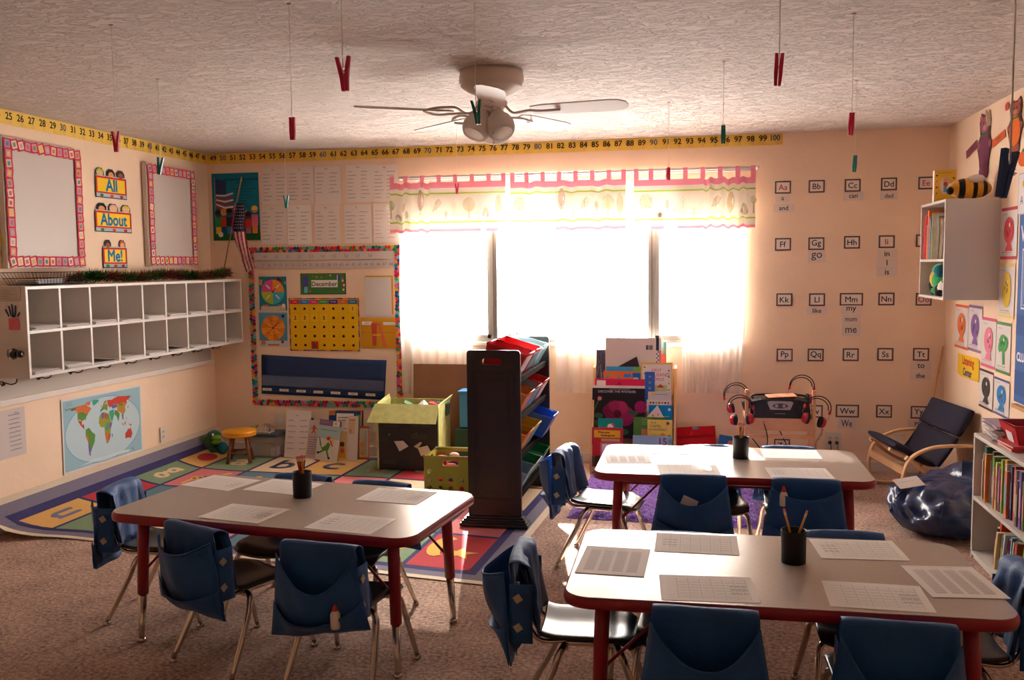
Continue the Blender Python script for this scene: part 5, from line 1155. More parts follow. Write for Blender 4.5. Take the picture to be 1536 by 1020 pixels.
fp.poly([(.12, .20), (.19, .205), (.23, .165), (.16, .125)], (196, 190, 186)); fp.poly([(.27, .165), (.32, .20), (.335, .195), (.30, .15)], (190, 180, 150)); fp.poly([(.30, .155), (.375, .175), (.40, .13), (.325, .095)], (206, 192, 178))
fp.circ(.085, .25, .004, (200, 196, 190)); fp.line([(.05, .19), (.08, .25), (.05, .15)], .0014, (80, 76, 72)); fp.circ(.29, .26, .003, (190, 180, 170))
fp.build('printed_front', (-w2+.02, -d2-.001, .02), (1, 0, 0), (0, 0, 1), g)
b = MB(); b.grid(lambda u, v: (-w2-.005-.03*v+(2*w2+.01+.035*v)*u, -d2-.012-.10*v*1.0, bh+.004-.125*v), 2, 2, M_LIN, smooth=False); b.build('front_flap', g, solid=.006)
for s in (0, 1):
    x = -w2 if s == 0 else w2; b = MB(); b.add([(x, -d2, bh-.005), (x, d2, bh-.005), (x+(-.01 if s == 0 else .02), d2, bh+.035), (x, -d2+.02, bh+.004)], [(0, 1, 2, 3)], M_LIN); b.build('side_flap', g, solid=.005)
for k, (x, y, c1, ang, lb) in enumerate(((-.04, -.02, (90, 130, 90), .5, 'green patterned gift box poking out of the lime box'), (.09, -.04, (232, 226, 224), .9, 'white and red box corner poking out of the lime box'), (.16, .02, (206, 50, 60), .2, 'red checked box poking out of the lime box'), (.205, .06, (50, 70, 60), .1, 'dark green patterned box poking out of the lime box'))):
    b = MB(); mm = mat('box_paper_%d' % k, c1, .6, var=.5, vscale=70); b.box((0, 0, 0), (.10, .08, .09), mm, Matrix.Rotation(ang, 3, 'Y') @ Matrix.Rotation(ang*.5, 3, 'Z')); o = b.build('gift_box'); o.location = ((bx0+bx1)/2+x, (by0+by1)/2+y, bh-.045); tag(o, lb, 'box', 'small boxes inside the lime box')
# cardboard sheet behind
O, w, h = onback(620, 698, 547, 590, 6.84); b = MB(); b.box((0, 0, 0), (.44, .006, .74), mat('brown_cardboard', (150, 104, 76), .8, var=.06, vscale=6, bump=.1, bscale=8), Matrix.Rotation(-.06, 3, 'X'))
o = b.build('cardboard_sheet'); o.location = (O.x+.22, 6.83, .385); tag(o, 'plain brown cardboard sheet propped between the lime box and the wall', 'cardboard')
b = MB(); b.box((0, 0, 0), (.10, .14, .26), mat('blue_tub_plastic', (60, 130, 180), .4)); b.box((0, 0, .14), (.12, .16, .02), mat('blue_tub_plastic', (60, 130, 180), .4)); o = b.build('lidded_tub', bevel=.008); o.location = (-1.70, 6.70, .43); tag(o, 'blue tub peeking out behind the toy organizer', 'tub')
b = MB(); b.box((0, 0, 0), (.16, .20, .29), mat('dark_green_box', (20, 60, 44), .6, var=.1)); o = b.build('carton', bevel=.004); o.location = (-1.70, 6.70, .147); tag(o, 'dark green carton in the gap under the blue tub', 'box')
# ================================================================ GREEN CRATE
M_CR = mat('olive_crate_plastic', (164, 158, 62), .5, var=.05, vscale=10)
a, c = Zp(645, 738, .0), Zp(703, 742, .0); cx0, cyy = -1.762, 5.72
g = root('crate', 'olive green plastic crate with rows of round holes', 'crate', (cx0+.19, cyy+.15, .013)); W, DD, HB = .36, .30, .255
def crate_wall(M, w_, nm, slot=True):
    b = MB(); n = 5; hole_r = .0165; rows = [(.05, 5), (.105, 5), (.16, 2)]
    cw, chh = w_/n, .055; top = HB
    for r_ in range(3):
        for k in range(n):
            x0, z0 = -w_/2+k*cw, .022+r_*chh; hole = not (r_ == 2 and 0 < k < n-1)
            q = [(x0, z0), (x0+cw, z0), (x0+cw, z0+chh), (x0, z0+chh)]
            if not hole: b.add([(x, 0, z) for x, z in q], [(0, 1, 2, 3)], M_CR, False, M); continue
            N = 16; cc = [(x0+cw/2+hole_r*math.cos(2*PI*i/N+PI/4+PI), z0+chh/2+hole_r*math.sin(2*PI*i/N+PI/4+PI)) for i in range(N)]
            vs = [(x, 0, z) for x, z in q]+[(x, 0, z) for x, z in cc]; fs = []
            for s in range(4):
                for i in range(4): fs.append((s, 4+(s*4+i+1) % N, 4+(s*4+i) % N))
                fs.append((s, (s+1) % 4, 4+(s*4+4) % N))
            b.add(vs, fs, M_CR, False, M)
    b.add([(-w_/2, 0, 0), (w_/2, 0, 0), (w_/2, 0, .022), (-w_/2, 0, .022)], [(0, 1, 2, 3)], M_CR, False, M)
    z0 = .022+3*chh
    for x0, x1, za, zb2 in ((-w_/2, -.055, z0, top), (.055, w_/2, z0, top), (-.055, .055, z0, z0+.012), (-.055, .055, top-.02, top)): b.add([(x0, 0, za), (x1, 0, za), (x1, 0, zb2), (x0, 0, zb2)], [(0, 1, 2, 3)], M_CR, False, M)
    b.build(nm, g, solid=.004)
for s in (-1, 1):
    crate_wall(Matrix.Translation((0, s*DD/2, 0)), W, 'crate_wall'); crate_wall(Matrix.Translation((s*W/2, 0, 0)) @ Matrix.Rotation(PI/2, 4, 'Z'), DD, 'crate_wall')
MB().tube([(-W/2, -DD/2, HB), (W/2, -DD/2, HB), (W/2, DD/2, HB), (-W/2, DD/2, HB)], .009, M_CR, 6, closed=True).build('crate_rim', g); MB().bx(-W/2, W/2, -DD/2, DD/2, .001, .005, M_CR).build('crate_floor', g)
b = MB(); rr = random.Random(4)
for q in range(60): b.ball((rr.uniform(-.15, .15), rr.uniform(-.12, .12), rr.uniform(.03, .20)), (rr.uniform(.02, .045), rr.uniform(.02, .04), rr.uniform(.012, .03)), mat('soft_toy_%d' % (q % 6), ((226, 50, 80), (236, 120, 140), (60, 120, 70), (70, 60, 120), (226, 210, 200), (200, 60, 50))[q % 6], .7), 8)
for q in range(4): b.ball((.02+.03*q, -.05+.01*q, .222), (.05, .03, .018), mat('soft_toy_0', (226, 50, 80), .7), 10)
b.ball((-.02, .02, .235), (.035, .03, .02), mat('soft_toy_4', (226, 210, 200), .7), 10)
o = b.build('toy_heap'); o.location = g.location; tag(o, 'pink and red soft toys heaped in the olive crate', 'toys', None, 'stuff')
# ================================================================ READING CORNER BY THE CUBBY WALL
def obook(name, q, Y, t, label, cat, group=None, lean=.10, draw=None, base=WHITE, zmin=None, thick=None, roll=0, side=None):
    """thin upright thing facing the room: pixel extents at plane Y, leaned back against what is behind it"""
    xl, xr, yt, yb = q; O, w, h = onback(xl, xr, yt, yb, Y)
    if zmin is not None: dz = O.z-zmin; h += dz; O.z = zmin
    f = Flat(w, h, base, .0012)
    if draw: draw(f, w, h)
    if side is not None: f.b.prism([(0, 0), (w, 0), (w, h), (0, h)], -t, -.0001, C(*side))
    elif t: f.b.prism([(.001, .001), (w-.002, .001), (w-.002, h-.001), (.001, h-.001)], -t, -.0001, C(226, 218, 208))
    cr, sr = math.cos(roll), math.sin(roll)
    uy = Vector((0, math.sin(lean), math.cos(lean))); ux = Vector((1, 0, 0))
    ux2 = ux*cr+uy*sr; uy2 = uy*cr-ux*sr
    return f.build(name, O, ux2, uy2, None, label, cat, group)
# wooden stool
g = root('stool', 'small round wooden stool with a yellow painted seat', 'stool', (Yp(359, 640, 6.50).x, 6.50, .012)); M_YW = mat('yellow_painted_wood', (228, 152, 20), .4, var=.06, vscale=8); M_BW2 = mat('brown_stained_wood', (122, 72, 42), .45, var=.15, vscale=12)
MB().lathe([(0, .205), (.118, .205), (.128, .209), (.130, .222), (.127, .226), (.130, .230), (.130, .244), (.120, .250), (0, .252)], M_YW, 36).build('seat', g)
for k in range(4):
    a = PI/4+k*PI/2+.35; MB().tube([(.075*math.cos(a), .075*math.sin(a), .206), (.120*math.cos(a), .120*math.sin(a), .001)], [.014, .0135], M_BW2, 12).build('leg', g)
for k in range(4):
    a, c = PI/4+k*PI/2+.35, PI/4+(k+1)*PI/2+.35; r_, z = .102, .08+.03*(k % 2); MB().tube([(r_*math.cos(a), r_*math.sin(a), z), (r_*math.cos(c), r_*math.sin(c), z)], .008, M_BW2, 8).build('rung', g)
# green plush creature
b = MB(); G1, G2, G3 = mat('dark_green_plush', (12, 84, 52), .9, var=.2, vscale=40, sheen=.4), mat('lime_plush', (120, 170, 40), .9, var=.1, vscale=40), mat('teal_plush', (10, 100, 120), .9)
b.ball((0, 0, .085), (.075, .07, .085), G1, 16); b.ball((.03, -.02, .15), (.06, .05, .045), G1, 14); b.ball((.065, -.05, .14), (.04, .03, .022), G2, 12); b.ball((.06, -.045, .10), (.035, .03, .020), G2, 12); b.ball((.10, -.02, .05), (.045, .04, .05), G3, 12)
for k in range(6): b.ball((-.055-.015*math.sin(k*.6), -.03, .03+.022*k), (.018, .02, .012), G2, 8)
b.ball((.045, -.065, .165), .010, C(236, 230, 210), 8); b.ball((.03, -.05, .03), (.03, .03, .025), G1, 10)
o = b.build('plush_toy'); o.location = (-3.805, 6.66, .035); tag(o, 'green plush creature slumped in the corner beside the stool', 'plush toy')
# clear tub with blue lid, number bag, small boxes
TBX = Yp(402, 668, 6.78).x; g = root('storage_tub', 'clear plastic storage tub with a grey-blue lid beside the stool', 'storage tub', (TBX, 6.78, .012)); M_CT = mat('clear_tub_plastic', (206, 196, 192), .2, alpha=.35, spec=.5)
b = MB()
for x0, x1, y0, y1 in ((-.115, .115, -.10, -.097), (-.115, .115, .097, .10), (-.115, -.112, -.10, .10), (.112, .115, -.10, .10)): b.bx(x0, x1, y0, y1, 0, .165, M_CT)
b.bx(-.115, .115, -.10, .10, 0, .003, M_CT); b.build('tub', g)
MB().prism(rrect(.26, .235, .02, 4), .165, .185, mat('slate_blue_lid', (52, 78, 92), .45)).build('lid', g, bevel=.006)
for k, (x, y, z, sx, sy, sz, c_, lb) in enumerate(((-.06, -.02, .05, .10, .08, .09, (214, 206, 200), 'white box inside the clear tub'), (.02, -.04, .06, .07, .05, .10, (214, 184, 90), 'yellow box inside the clear tub'), (.10, -.03, .04, .06, .06, .07, (222, 214, 210), 'small white box at the free end inside the clear tub'))):
    b = MB(); b.box((0, 0, 0), (sx, sy, sz), mat('tub_box_%d' % k, c_, .6, var=.1)); o = b.build('small_box', bevel=.002); o.location = (TBX+x*.75, 6.78+y, .016+sz/2); tag(o, lb, 'box', 'boxes inside the clear tub')
b = MB(); M_BAG = mat('clear_bag_film', (216, 206, 200), .2, trans=.5, alpha=.55)
b.box((0, 0, .006), (.16, .11, .012), C(226, 206, 200))
rr = random.Random(8)
for k in range(16): 
    vs, fs, w_, h_ = text_mesh(str((k*7) % 10)); M = Matrix.Translation((rr.uniform(-.06, .07), rr.uniform(-.05, .03), .022+rr.uniform(0, .03))) @ Matrix.Rotation(rr.uniform(-.5, .5), 4, 'Z') @ Matrix.Rotation(1.1, 4, 'X')
    b.add([tuple(v*.06 for v in q) for q in vs], fs, C(232, 180, 40) if k % 3 else C(40, 34, 30), False, M)
b.grid(lambda u, v: ((u-.5)*.19, (v-.5)*.15, .055+.02*math.sin(u*7)*math.cos(v*5)-.05*max(abs(u-.5), abs(v-.5))**2*2), 12, 10, M_BAG)
o = b.build('number_bag'); o.location = (TBX-.03, 6.75, .198); tag(o, 'clear bag of yellow and black numerals lying on the tub lid', 'bag')
# leaning clipboard, books and workbooks
def clip_draw(f, w, h):
    for j in range(6):
        for c_ in (0, 1): f.scrib(w*(.10+.48*c_), h*(.78-.12*j), w*random.uniform(.18, .34), h*.03, (120, 116, 122), .003)
    f.text('Aa', w*.45, h*.90, h*.04, (120, 116, 122))
o = obook('paper_chart', (425, 462, 617, 671), 6.70, .001, 'handwritten chart clipped to a board beside the clear tub', 'paper', None, .20, clip_draw, (222, 212, 206), .014); 
O, w, h = onback(424, 463, 616, 672, 6.715)
b = MB(); b.box((0, 0, 0), (w+.01, .004, h+.01), mat('brown_hardboard', (96, 66, 48), .5, var=.1)); g = root('clipboard', 'brown clipboard with a black clamp holding the handwritten chart', 'clipboard', (O.x+w/2, 6.775, .014+h/2), rot=(-.20, 0, 0)); o = b.build('board', g)
b = MB(); b.box((0, -.008, h/2-.005), (.09, .012, .02), mat('black_clamp', (34, 28, 26), .35, .5)); b.box((0, -.010, h/2+.012), (.03, .014, .03), mat('black_clamp', (34, 28, 26), .35, .5)); b.build('clamp', g, bevel=.003)
LB = 'picture books leaning under the bulletin board'
def ginger(f, w, h):
    f.rect(w*.05, h*.03, w*.9, h*.60, (196, 176, 176)); x, y, c_ = w*.35, h*.76, (196, 96, 60); f.circ(x, y+.022, .012, c_); f.rect(x-.009, y-.015, .018, .03, c_); f.line([(x-.026, y+.010), (x+.026, y+.010)], .009, c_); f.line([(x-.004, y-.01), (x-.016, y-.032)], .009, c_); f.line([(x+.004, y-.01), (x+.016, y-.032)], .009, c_)
    for j in range(8): f.scrib(w*.1, h*(.55-.06*j), w*.5, h*.022, (110, 90, 100), .003)
obook('song_sheet', (457, 480, 630, 674), 6.70, .001, 'lined sheet with a brown gingerbread figure behind the dragon book', 'paper', None, .12, ginger, (202, 184, 184), .014, roll=-.10)
def dragon(f, w, h):
    f.rect(0, h*.86, w, h*.14, (140, 104, 150)); f.rect(w*.62, h*.865, w*.30, h*.125, (232, 222, 206)); f.text('K', w*.77, h*.93, h*.07, (60, 50, 50)); f.scrib(w*.1, h*.92, w*.36, h*.03, (190, 170, 60), .003)
    f.rect(0, 0, w, h*.55, (214, 208, 198)); f.rect(0, h*.55, w, h*.31, (168, 192, 196)); f.text('Grade on Top', w*.5, h*.76, h*.05, (110, 150, 130), w*.8) if False else f.scrib(w*.1, h*.74, w*.78, h*.05, (110, 150, 130), .004)
    g_ = (86, 140, 60); f.poly([(w*.30, h*.25), (w*.55, h*.28), (w*.62, h*.42), (w*.50, h*.48), (w*.38, h*.38), (w*.25, h*.33), (w*.12, h*.56), (w*.06, h*.60), (w*.14, h*.40)], g_); f.line([(w*.48, h*.28), (w*.60, h*.10)], .014, g_); f.line([(w*.34, h*.27), (w*.14, h*.20)], .014, g_)
    f.circ(w*.50, h*.56, .016, (200, 50, 50)); f.circ(w*.66, h*.50, .022, (226, 180, 120)); f.line([(w*.60, h*.52), (w*.72, h*.38)], .010, (190, 50, 60)); f.circ(w*.62, h*.10, .010, (50, 60, 110)); f.circ(w*.10, h*.20, .010, (50, 60, 110)); f.rect(0, 0, w*.25, h*.03, (200, 60, 70))
obook('workbook', (471, 504, 629, 677), 6.62, .006, 'purple-topped workbook with a running green dragon in a red cap', 'book', LB, .16, dragon, (214, 208, 198), .014, roll=-.10)
def bn(f, w, h):
    f.rect(0, h*.9, w, h*.10, (232, 224, 218)); f.scrib(w*.1, h*.90, w*.7, h*.03, (50, 46, 50), .004); f.scrib(w*.1, h*.84, w*.45, h*.03, (50, 46, 50), .004); f.rect(0, 0, w, h*.62, (216, 190, 130)); f.scrib(w*.45, h*.66, w*.3, h*.04, (90, 110, 70), .004)
    for j in range(5): f.scrib(w*.45, h*(.58-.05*j), w*.35, h*.02, (150, 140, 120), .0015)
    f.circ(w*.38, h*.34, .020, (120, 60, 60)); f.poly([(w*.2, h*.05), (w*.6, h*.05), (w*.5, h*.28), (w*.3, h*.28)], (216, 150, 50)); f.circ(w*.4, h*.2, .018, (196, 90, 70))
obook('magazine', (502, 528, 621, 677), 6.66, .003, 'white-topped children\'s magazine with a red figure on yellow', 'book', LB, .14, bn, (222, 212, 204), .014)
def bn2(f, w, h):
    f.rect(w*.12, h*.60, w*.55, h*.30, (206, 176, 140)); f.rect(w*.12, h*.90, w*.6, h*.03, (210, 130, 80)); f.rect(w*.15, h*.63, w*.25, h*.08, (190, 140, 110))
obook('magazine', (519, 535, 625, 677), 6.63, .003, 'white magazine with a tan box on its cover', 'book', LB, .14, bn2, (214, 200, 194), .014)
def blueb(f, w, h): f.rect(0, h*.9, w*.2, h*.1, (210, 120, 60)); f.rect(w*.86, h*.8, w*.14, h*.12, (110, 150, 50)); f.rect(w*.90, 0, w*.10, h*.8, (60, 160, 150))
obook('picture_book', (491, 539, 617, 677), 6.72, .010, 'tall navy picture book behind the two white magazines', 'book', LB, .12, blueb, (30, 70, 120), .014)
obook('picture_book', (503, 543, 616, 676), 6.76, .008, 'orange-topped picture book hindmost in the leaning row', 'book', LB, .12, lambda f, w, h: f.rect(w*.95, 0, w*.05, h, (120, 40, 60)), (206, 120, 60), .014)
def orangeb(f, w, h): f.rect(w*.08, h*.06, w*.84, h*.88, (216, 206, 186)); f.circ(w*.35, h*.45, .020, (226, 140, 50)); f.circ(w*.4, h*.2, .022, (232, 150, 60)); f.rect(w*.55, h*.15, w*.2, h*.7, (190, 186, 176))
obook('picture_book', (537, 553, 640, 676), 6.72, .008, 'thin orange-edged picture book at the lime box end', 'book', LB, .10, orangeb, (216, 84, 40), .014)
# ================================================================ MAGAZINE RACK
M_PINE = mat('pine_wood', (206, 156, 104), .45, var=.08, vscale=9)
g = root('book_rack', 'tiered pine book display rack below the window', 'book rack', (-.45, 6.70, .0)); rw = .297
for s in (-1, 1):
    b = MB(); b.prism([(-.17, 0), (.16, 0), (.16, .75), (.12, .77), (.08, .75), (-.17, .14)], -.008, .008, M_PINE, Matrix.Translation((s*rw, 0, 0)) @ Matrix(((0, 0, 1), (1, 0, 0), (0, 1, 0))).to_4x4()); b.build('side_panel', g, bevel=.002)
for k, (y, z, hh) in enumerate(((-.165, .02, .10), (-.09, .17, .12), (-.01, .32, .12), (.07, .47, .12))):
    b = MB(); b.bx(-rw, rw, y, y+.010, z, z+.035, M_PINE); b.bx(-rw, rw, y+.010, y+.075, z, z+.008, M_PINE); b.build('tier_ledge', g)
MB().bx(-rw, rw, .145, .155, .02, .74, M_PINE).build('back_board', g)
BR = 'books on the pine display rack'
def zr_at(q, Y): return onback(*q, Y)[0].z
def plain(*c): return lambda f, w, h: None
def d_white(f, w, h): f.rect(w*.79, h*.74, w*.05, h*.10, (90, 84, 84)); f.rect(w*.85, h*.74, w*.07, h*.10, (120, 114, 112))
obook('art_folder', (908, 985, 507, 575), 6.80, .006, 'large plain pale book back standing highest on the display rack', 'book', BR, .08, d_white, (222, 204, 196))
def d_pat(f, w, h):
    for k in range(14): f.line([(w*random.random(), h*random.random()), (w*random.random(), h*random.random())], .004, random.choice(((170, 160, 180), (60, 56, 70))))
obook('picture_book', (894.5, 908, 525, 572), 6.815, .006, 'dark patterned book at the rack edge beside the pale book', 'book', BR, .06, d_pat, (96, 92, 108))
def d_dom(f, w, h):
    f.rect(0, h*.5, w*.55, h*.5, (50, 56, 60)); 
    for k in range(6): f.circ(w*(.15+.25*(k % 2)), h*(.05+.08*k), .006, (60, 66, 100), 8)
    f.rect(w*.55, 0, w*.45, h*.5, (220, 120, 110))
obook('picture_book', (984, 992, 507, 545), 6.81, .006, 'black and white spotted book behind the pale book', 'book', BR, .06, d_dom, (220, 220, 226))
obook('picture_book', (991, 999.5, 513, 546), 6.83, .006, 'pale green and coral book end behind the pale book', 'book', BR, .06, lambda f, w, h: (f.rect(0, 0, w, h*.45, (232, 110, 96)), f.rect(w*.1, h*.5, w*.5, h*.12, (240, 190, 70))), (160, 206, 200))
def d_dark(f, w, h): f.circ(w*.5, h*.5, .03, (130, 50, 56)); f.circ(w*.75, h*.5, .016, (206, 140, 110)); f.circ(w*.25, h*.45, .022, (90, 80, 80))
O, w, h = onback(912, 962, 540, 575, 6.785); f = Flat(w, h, None, .001); f.b.prism([(0, h*.48), (w*.86, h*1.15), (w, h*.35), (w, 0), (0, 0)], -.004, .001, C(60, 40, 40)); d_dark(f, w, h); f.build('picture_book', O, (1, 0, 0), (0, .08, 1), None, 'tilted dark book with red shapes poking up before the pale book', 'book', BR)
def d_cub(f, w, h): f.text('Cub', w*.24, h*.66, h*.34, (30, 170, 190), bold=.001); f.rect(w*.48, h*.72, w*.18, h*.16, (60, 140, 200)); f.rect(w*.68, h*.55, w*.28, h*.38, (0, 120, 190)); f.rect(w*.70, h*.56, w*.12, h*.16, (232, 226, 220))
obook('picture_book', (905, 969, 557, 590), 6.745, .004, 'orange magazine lettered Cub in blue', 'book', BR, .08, d_cub, (236, 110, 50))
obook('picture_book', (909, 963, 550, 575), 6.765, .004, 'thin light blue book just above the orange Cub magazine', 'book', BR, .08, lambda f, w, h: f.rect(w*.75, 0, w*.25, h, (110, 170, 90)), (70, 160, 206))
def d_pink(f, w, h): f.rect(w*.04, h*.25, w*.18, h*.65, (232, 220, 206)); f.poly([(w*.25, 0), (w*.5, h*.9), (w*.7, 0)], (196, 20, 70))
obook('picture_book', (892, 967, 568.5, 595), 6.715, .004, 'hot pink book with a white label above the rose magazine', 'book', BR, .08, d_pink, (222, 40, 86))
def d_rose(f, w, h):
    f.rect(0, h*.95, w, h*.05, (226, 214, 204)); f.text('DISCOVER THE WONDER', w*.47, h*.885, h*.045, (206, 196, 196), w*.86); f.text('SCOTT FORESMAN SCIENCE', w*.55, h*.925, h*.014, (196, 186, 186), w*.45) if False else f.scrib(w*.32, h*.925, w*.4, h*.014, (190, 180, 180), .0015)
    for (x, y, r_, c_) in ((.45, .50, .085, (136, 26, 66)), (.62, .42, .075, (150, 34, 80)), (.30, .52, .04, (120, 22, 56)), (.55, .58, .05, (170, 44, 84)), (.42, .60, .04, (150, 36, 74)), (.92, .60, .045, (150, 30, 90)), (.48, .46, .03, (96, 14, 44))): f.circ(w*x, h*y, r_, c_, 12)
    for (x, y, r_) in ((.12, .42, .035), (.10, .28, .04), (.25, .15, .04), (.80, .48, .03), (.72, .50, .02), (.60, .12, .04)): f.circ(w*x, h*y, r_, (60, 90, 64), 9, r_*.6)
    f.line([(w*.02, h*.48), (w*.12, h*.72)], .005, (90, 130, 80)); f.circ(w*.14, h*.75, .016, (206, 120, 110), 10)
obook('magazine', (888, 967, 579, 657), 6.66, .006, 'large black magazine cover with dark red roses', 'book', BR, .10, d_rose, (36, 32, 34))
def d_first(f, w, h):
    f.rect(w*.05, h*.04, w*.9, h*.90, (232, 220, 210)); f.text('FIRST', w*.5, h*.76, h*.09, (206, 50, 60)); f.text('THOUSAND', w*.5, h*.62, h*.11, (206, 50, 60), w*.8); f.text('WORDS', w*.5, h*.48, h*.09, (206, 50, 60), w*.5)
    f.rect(w*.35, h*.10, w*.48, h*.20, (190, 200, 140)); f.poly([(w*.5, h*.22), (w*.62, h*.33), (w*.74, h*.22)], (206, 60, 40))
    for k in range(8): f.circ(w*(.12 if k % 2 else .88), h*(.15+.1*k), .006, random.choice(DOT), 8)
obook('picture_book', (961, 1009, 544, 592), 6.74, .010, 'yellow-edged word book with red title lettering', 'book', BR, .10, d_first, (232, 190, 100))
def d_bluel(f, w, h):
    for k in range(5): f.text('TOYS!'[k] if False else 'o', w*.5, h*(.85-.18*k), h*.10, (220, 200, 60))
obook('picture_book', (967, 982, 558, 606), 6.71, .006, 'slim blue book with yellow loops down its cover', 'book', BR, .10, d_bluel, (60, 110, 190))
obook('song_sheet', (972, 1007, 588, 625), 6.695, .003, 'grey-white song sheet below the word book', 'book', BR, .10, lambda f, w, h: (f.text('SING TO ME', w*.6, h*.90, h*.06, (130, 120, 120), w*.6) if False else f.scrib(w*.3, h*.88, w*.55, h*.06, (130, 120, 120), .003), f.circ(w*.2, h*.9, .014, (236, 180, 60))), (206, 200, 198))
obook('picture_book', (970, 1007, 600, 630), 6.685, .004, 'cream book with a row of coloured animals', 'book', BR, .10, lambda f, w, h: [f.circ(w*(.15+.12*k), h*.85, .008, DOT[k], 8) for k in range(7)], (222, 210, 190))
obook('picture_book', (973, 1009, 608, 640), 6.665, .006, 'bright blue picture book on the rack', 'book', BR, .10, lambda f, w, h: (f.circ(w*.86, h*.8, .010, (236, 230, 220)), f.scrib(w*.55, h*.45, w*.3, h*.08, (180, 200, 90), .004), f.scrib(w*.7, h*.25, w*.25, h*.08, (200, 200, 90), .004)), (0, 130, 196))
O, w, h = onback(965, 999, 608, 632, 6.645); f = Flat(w, h, None, .001); f.b.prism([(0, 0), (w*.62, h), (w, 0)], -.002, .001, C(222, 208, 200)); f.circ(w*.42, h*.35, .008, (190, 130, 110)); f.circ(w*.65, h*.42, .007, (216, 130, 130)); f.build('pamphlet', O, (1, 0, 0), (0, .1, 1), None, 'white pamphlet corner in front of the bright blue book', 'pamphlet')
obook('picture_book', (950, 999, 626, 658), 6.63, .005, 'green book behind the clear film on the rack', 'book', BR, .10, lambda f, w, h: (f.rect(w*.25, h*.1, w*.3, h*.35, (196, 120, 90)), [f.scrib(w*.25, h*(.9-.08*j), w*.3, h*.03, (150, 190, 130), .002) for j in range(4)]), (84, 130, 60))
def d_camel(f, w, h): f.text('IS A', w*.25, h*.86, h*.10, (70, 70, 90)); f.text('CAMEL', w*.34, h*.70, h*.12, (50, 60, 100)); f.text('A MAMMAL?', w*.42, h*.54, h*.11, (50, 60, 100), w*.72); f.circ(w*.62, h*.28, .018, (226, 150, 60)); f.circ(w*.28, h*.2, .014, (206, 160, 90)); f.circ(w*.88, h*.25, .010, (120, 100, 110)); f.circ(w*.82, h*.84, .012, (90, 90, 150))
obook('picture_book', (971, 1008.5, 630, 662), 6.60, .006, 'yellow book titled about a camel and a mammal', 'book', BR, .10, d_camel, (232, 204, 96))
obook('picture_book', (949, 1009, 654, 690), 6.56, .006, 'pale blue book with purple digits at the rack foot', 'book', BR, .08, lambda f, w, h: (f.text('15', w*.76, h*.82, h*.22, (140, 40, 110), rot=PI/2*0, bold=.001), f.circ(w*.25, h*.6, .03, (200, 206, 226)), f.rect(w*.88, 0, w*.12, h*.9, (120, 170, 160))), (156, 190, 206), .06)
obook('picture_book', (897, 934, 628, 660), 6.60, .006, 'teal book with a sleeping white face above the red kindergarten sign', 'book', BR, .08, lambda f, w, h: (f.circ(w*.5, h*.62, .022, (226, 206, 200)), f.circ(w*.6, h*.74, .010, (206, 60, 70))), (20, 140, 132))
def d_kin(f, w, h): f.rect(w*.05, h*.62, w*.88, h*.30, (40, 100, 90)); f.rect(w*.07, h*.64, w*.84, h*.26, (240, 176, 40)); f.text('Welcome', w*.38, h*.83, h*.075, (40, 40, 60), w*.5, bold=.0008); f.text('Kindergarten', w*.52, h*.71, h*.065, (40, 40, 60), w*.62, bold=.0008); f.rect(w*.3, h*.5, w*.6, h*.10, (226, 170, 120))
obook('picture_book', (887.5, 934.5, 641.5, 684), 6.555, .006, 'red cover with a yellow Welcome Kindergarten panel', 'book', BR, .08, d_kin, (206, 50, 60))
obook('pamphlet', (900, 934, 664, 687), 6.535, .003, 'small white pamphlet framed in pink at the rack foot', 'pamphlet', None, .08, lambda f, w, h: (f.rect(w*.08, h*.1, w*.84, h*.8, (226, 214, 208)), f.scrib(w*.3, h*.6, w*.2, h*.08, (110, 90, 100), .002)), (216, 110, 130))
def d_red(f, w, h):
    f.rect(w*.02, h*.72, w*.96, h*.06, (160, 20, 30)); f.rect(w*.32, h*.10, w*.30, h*.38, (120, 100, 60)); f.rect(w*.40, h*.12, w*.14, h*.25, (60, 120, 90)); f.rect(w*.62, h*.06, w*.24, h*.28, (196, 130, 60)); f.rect(w*.30, h*.14, w*.06, h*.2, (60, 90, 170)); f.scrib(w*.90, h*.2, w*.06, h*.3, (230, 170, 60), .006); f.rect(w*.46, h*.93, w*.14, h*.06, (120, 150, 200))
obook('picture_book', (1013, 1077, 643, 690), 6.80, .020, 'big red picture book leaning on the wall right of the rack', 'book', 'books leaning on the wall by the rack', .16, d_red, (196, 20, 34), .012, roll=.07)
obook('picture_book', (1072, 1098, 652, 690), 6.84, .010, 'small blue and pink book half behind the big red one', 'book', 'books leaning on the wall by the rack', .12, lambda f, w, h: (f.circ(w*.6, h*.6, .03, (180, 120, 190)), f.circ(w*.7, h*.8, .02, (220, 120, 90))), (50, 110, 190), .012, roll=-.14)
# ================================================================ LISTENING STATION
M_BEECH = mat('beech_wood', (228, 172, 128), .45, var=.06, vscale=10)
g = root('listening_stand', 'pale wooden listening stand with two shelves under the boombox', 'stand', (.55, 6.50, 0)); sx_ = .218
for x in (-sx_, sx_):
    for y in (-.13, .13):
        MB().box((x, y, .33 if y < 0 else .29), (.024, .026, .66 if y < 0 else .58), M_BEECH).build('post', g, bevel=.005, bseg=3)
    MB().box((x, 0, .46), (.020, .24, .03), M_BEECH).build('side_rail', g, bevel=.003); MB().box((x, 0, .10), (.020, .24, .03), M_BEECH).build('side_rail', g, bevel=.003)
MB().box((0, -.135, .425), (2*sx_-.02, .016, .085), M_BEECH).build('front_board', g, bevel=.003)
MB().box((0, 0, .462), (2*sx_-.02, .26, .012), M_BEECH).build('top_shelf', g); MB().box((0, -.13, .342), (2*sx_-.02, .014, .020), M_BEECH).build('front_rail', g, bevel=.002); MB().box((0, 0, .10), (2*sx_-.02, .25, .012), M_BEECH).build('low_shelf', g)
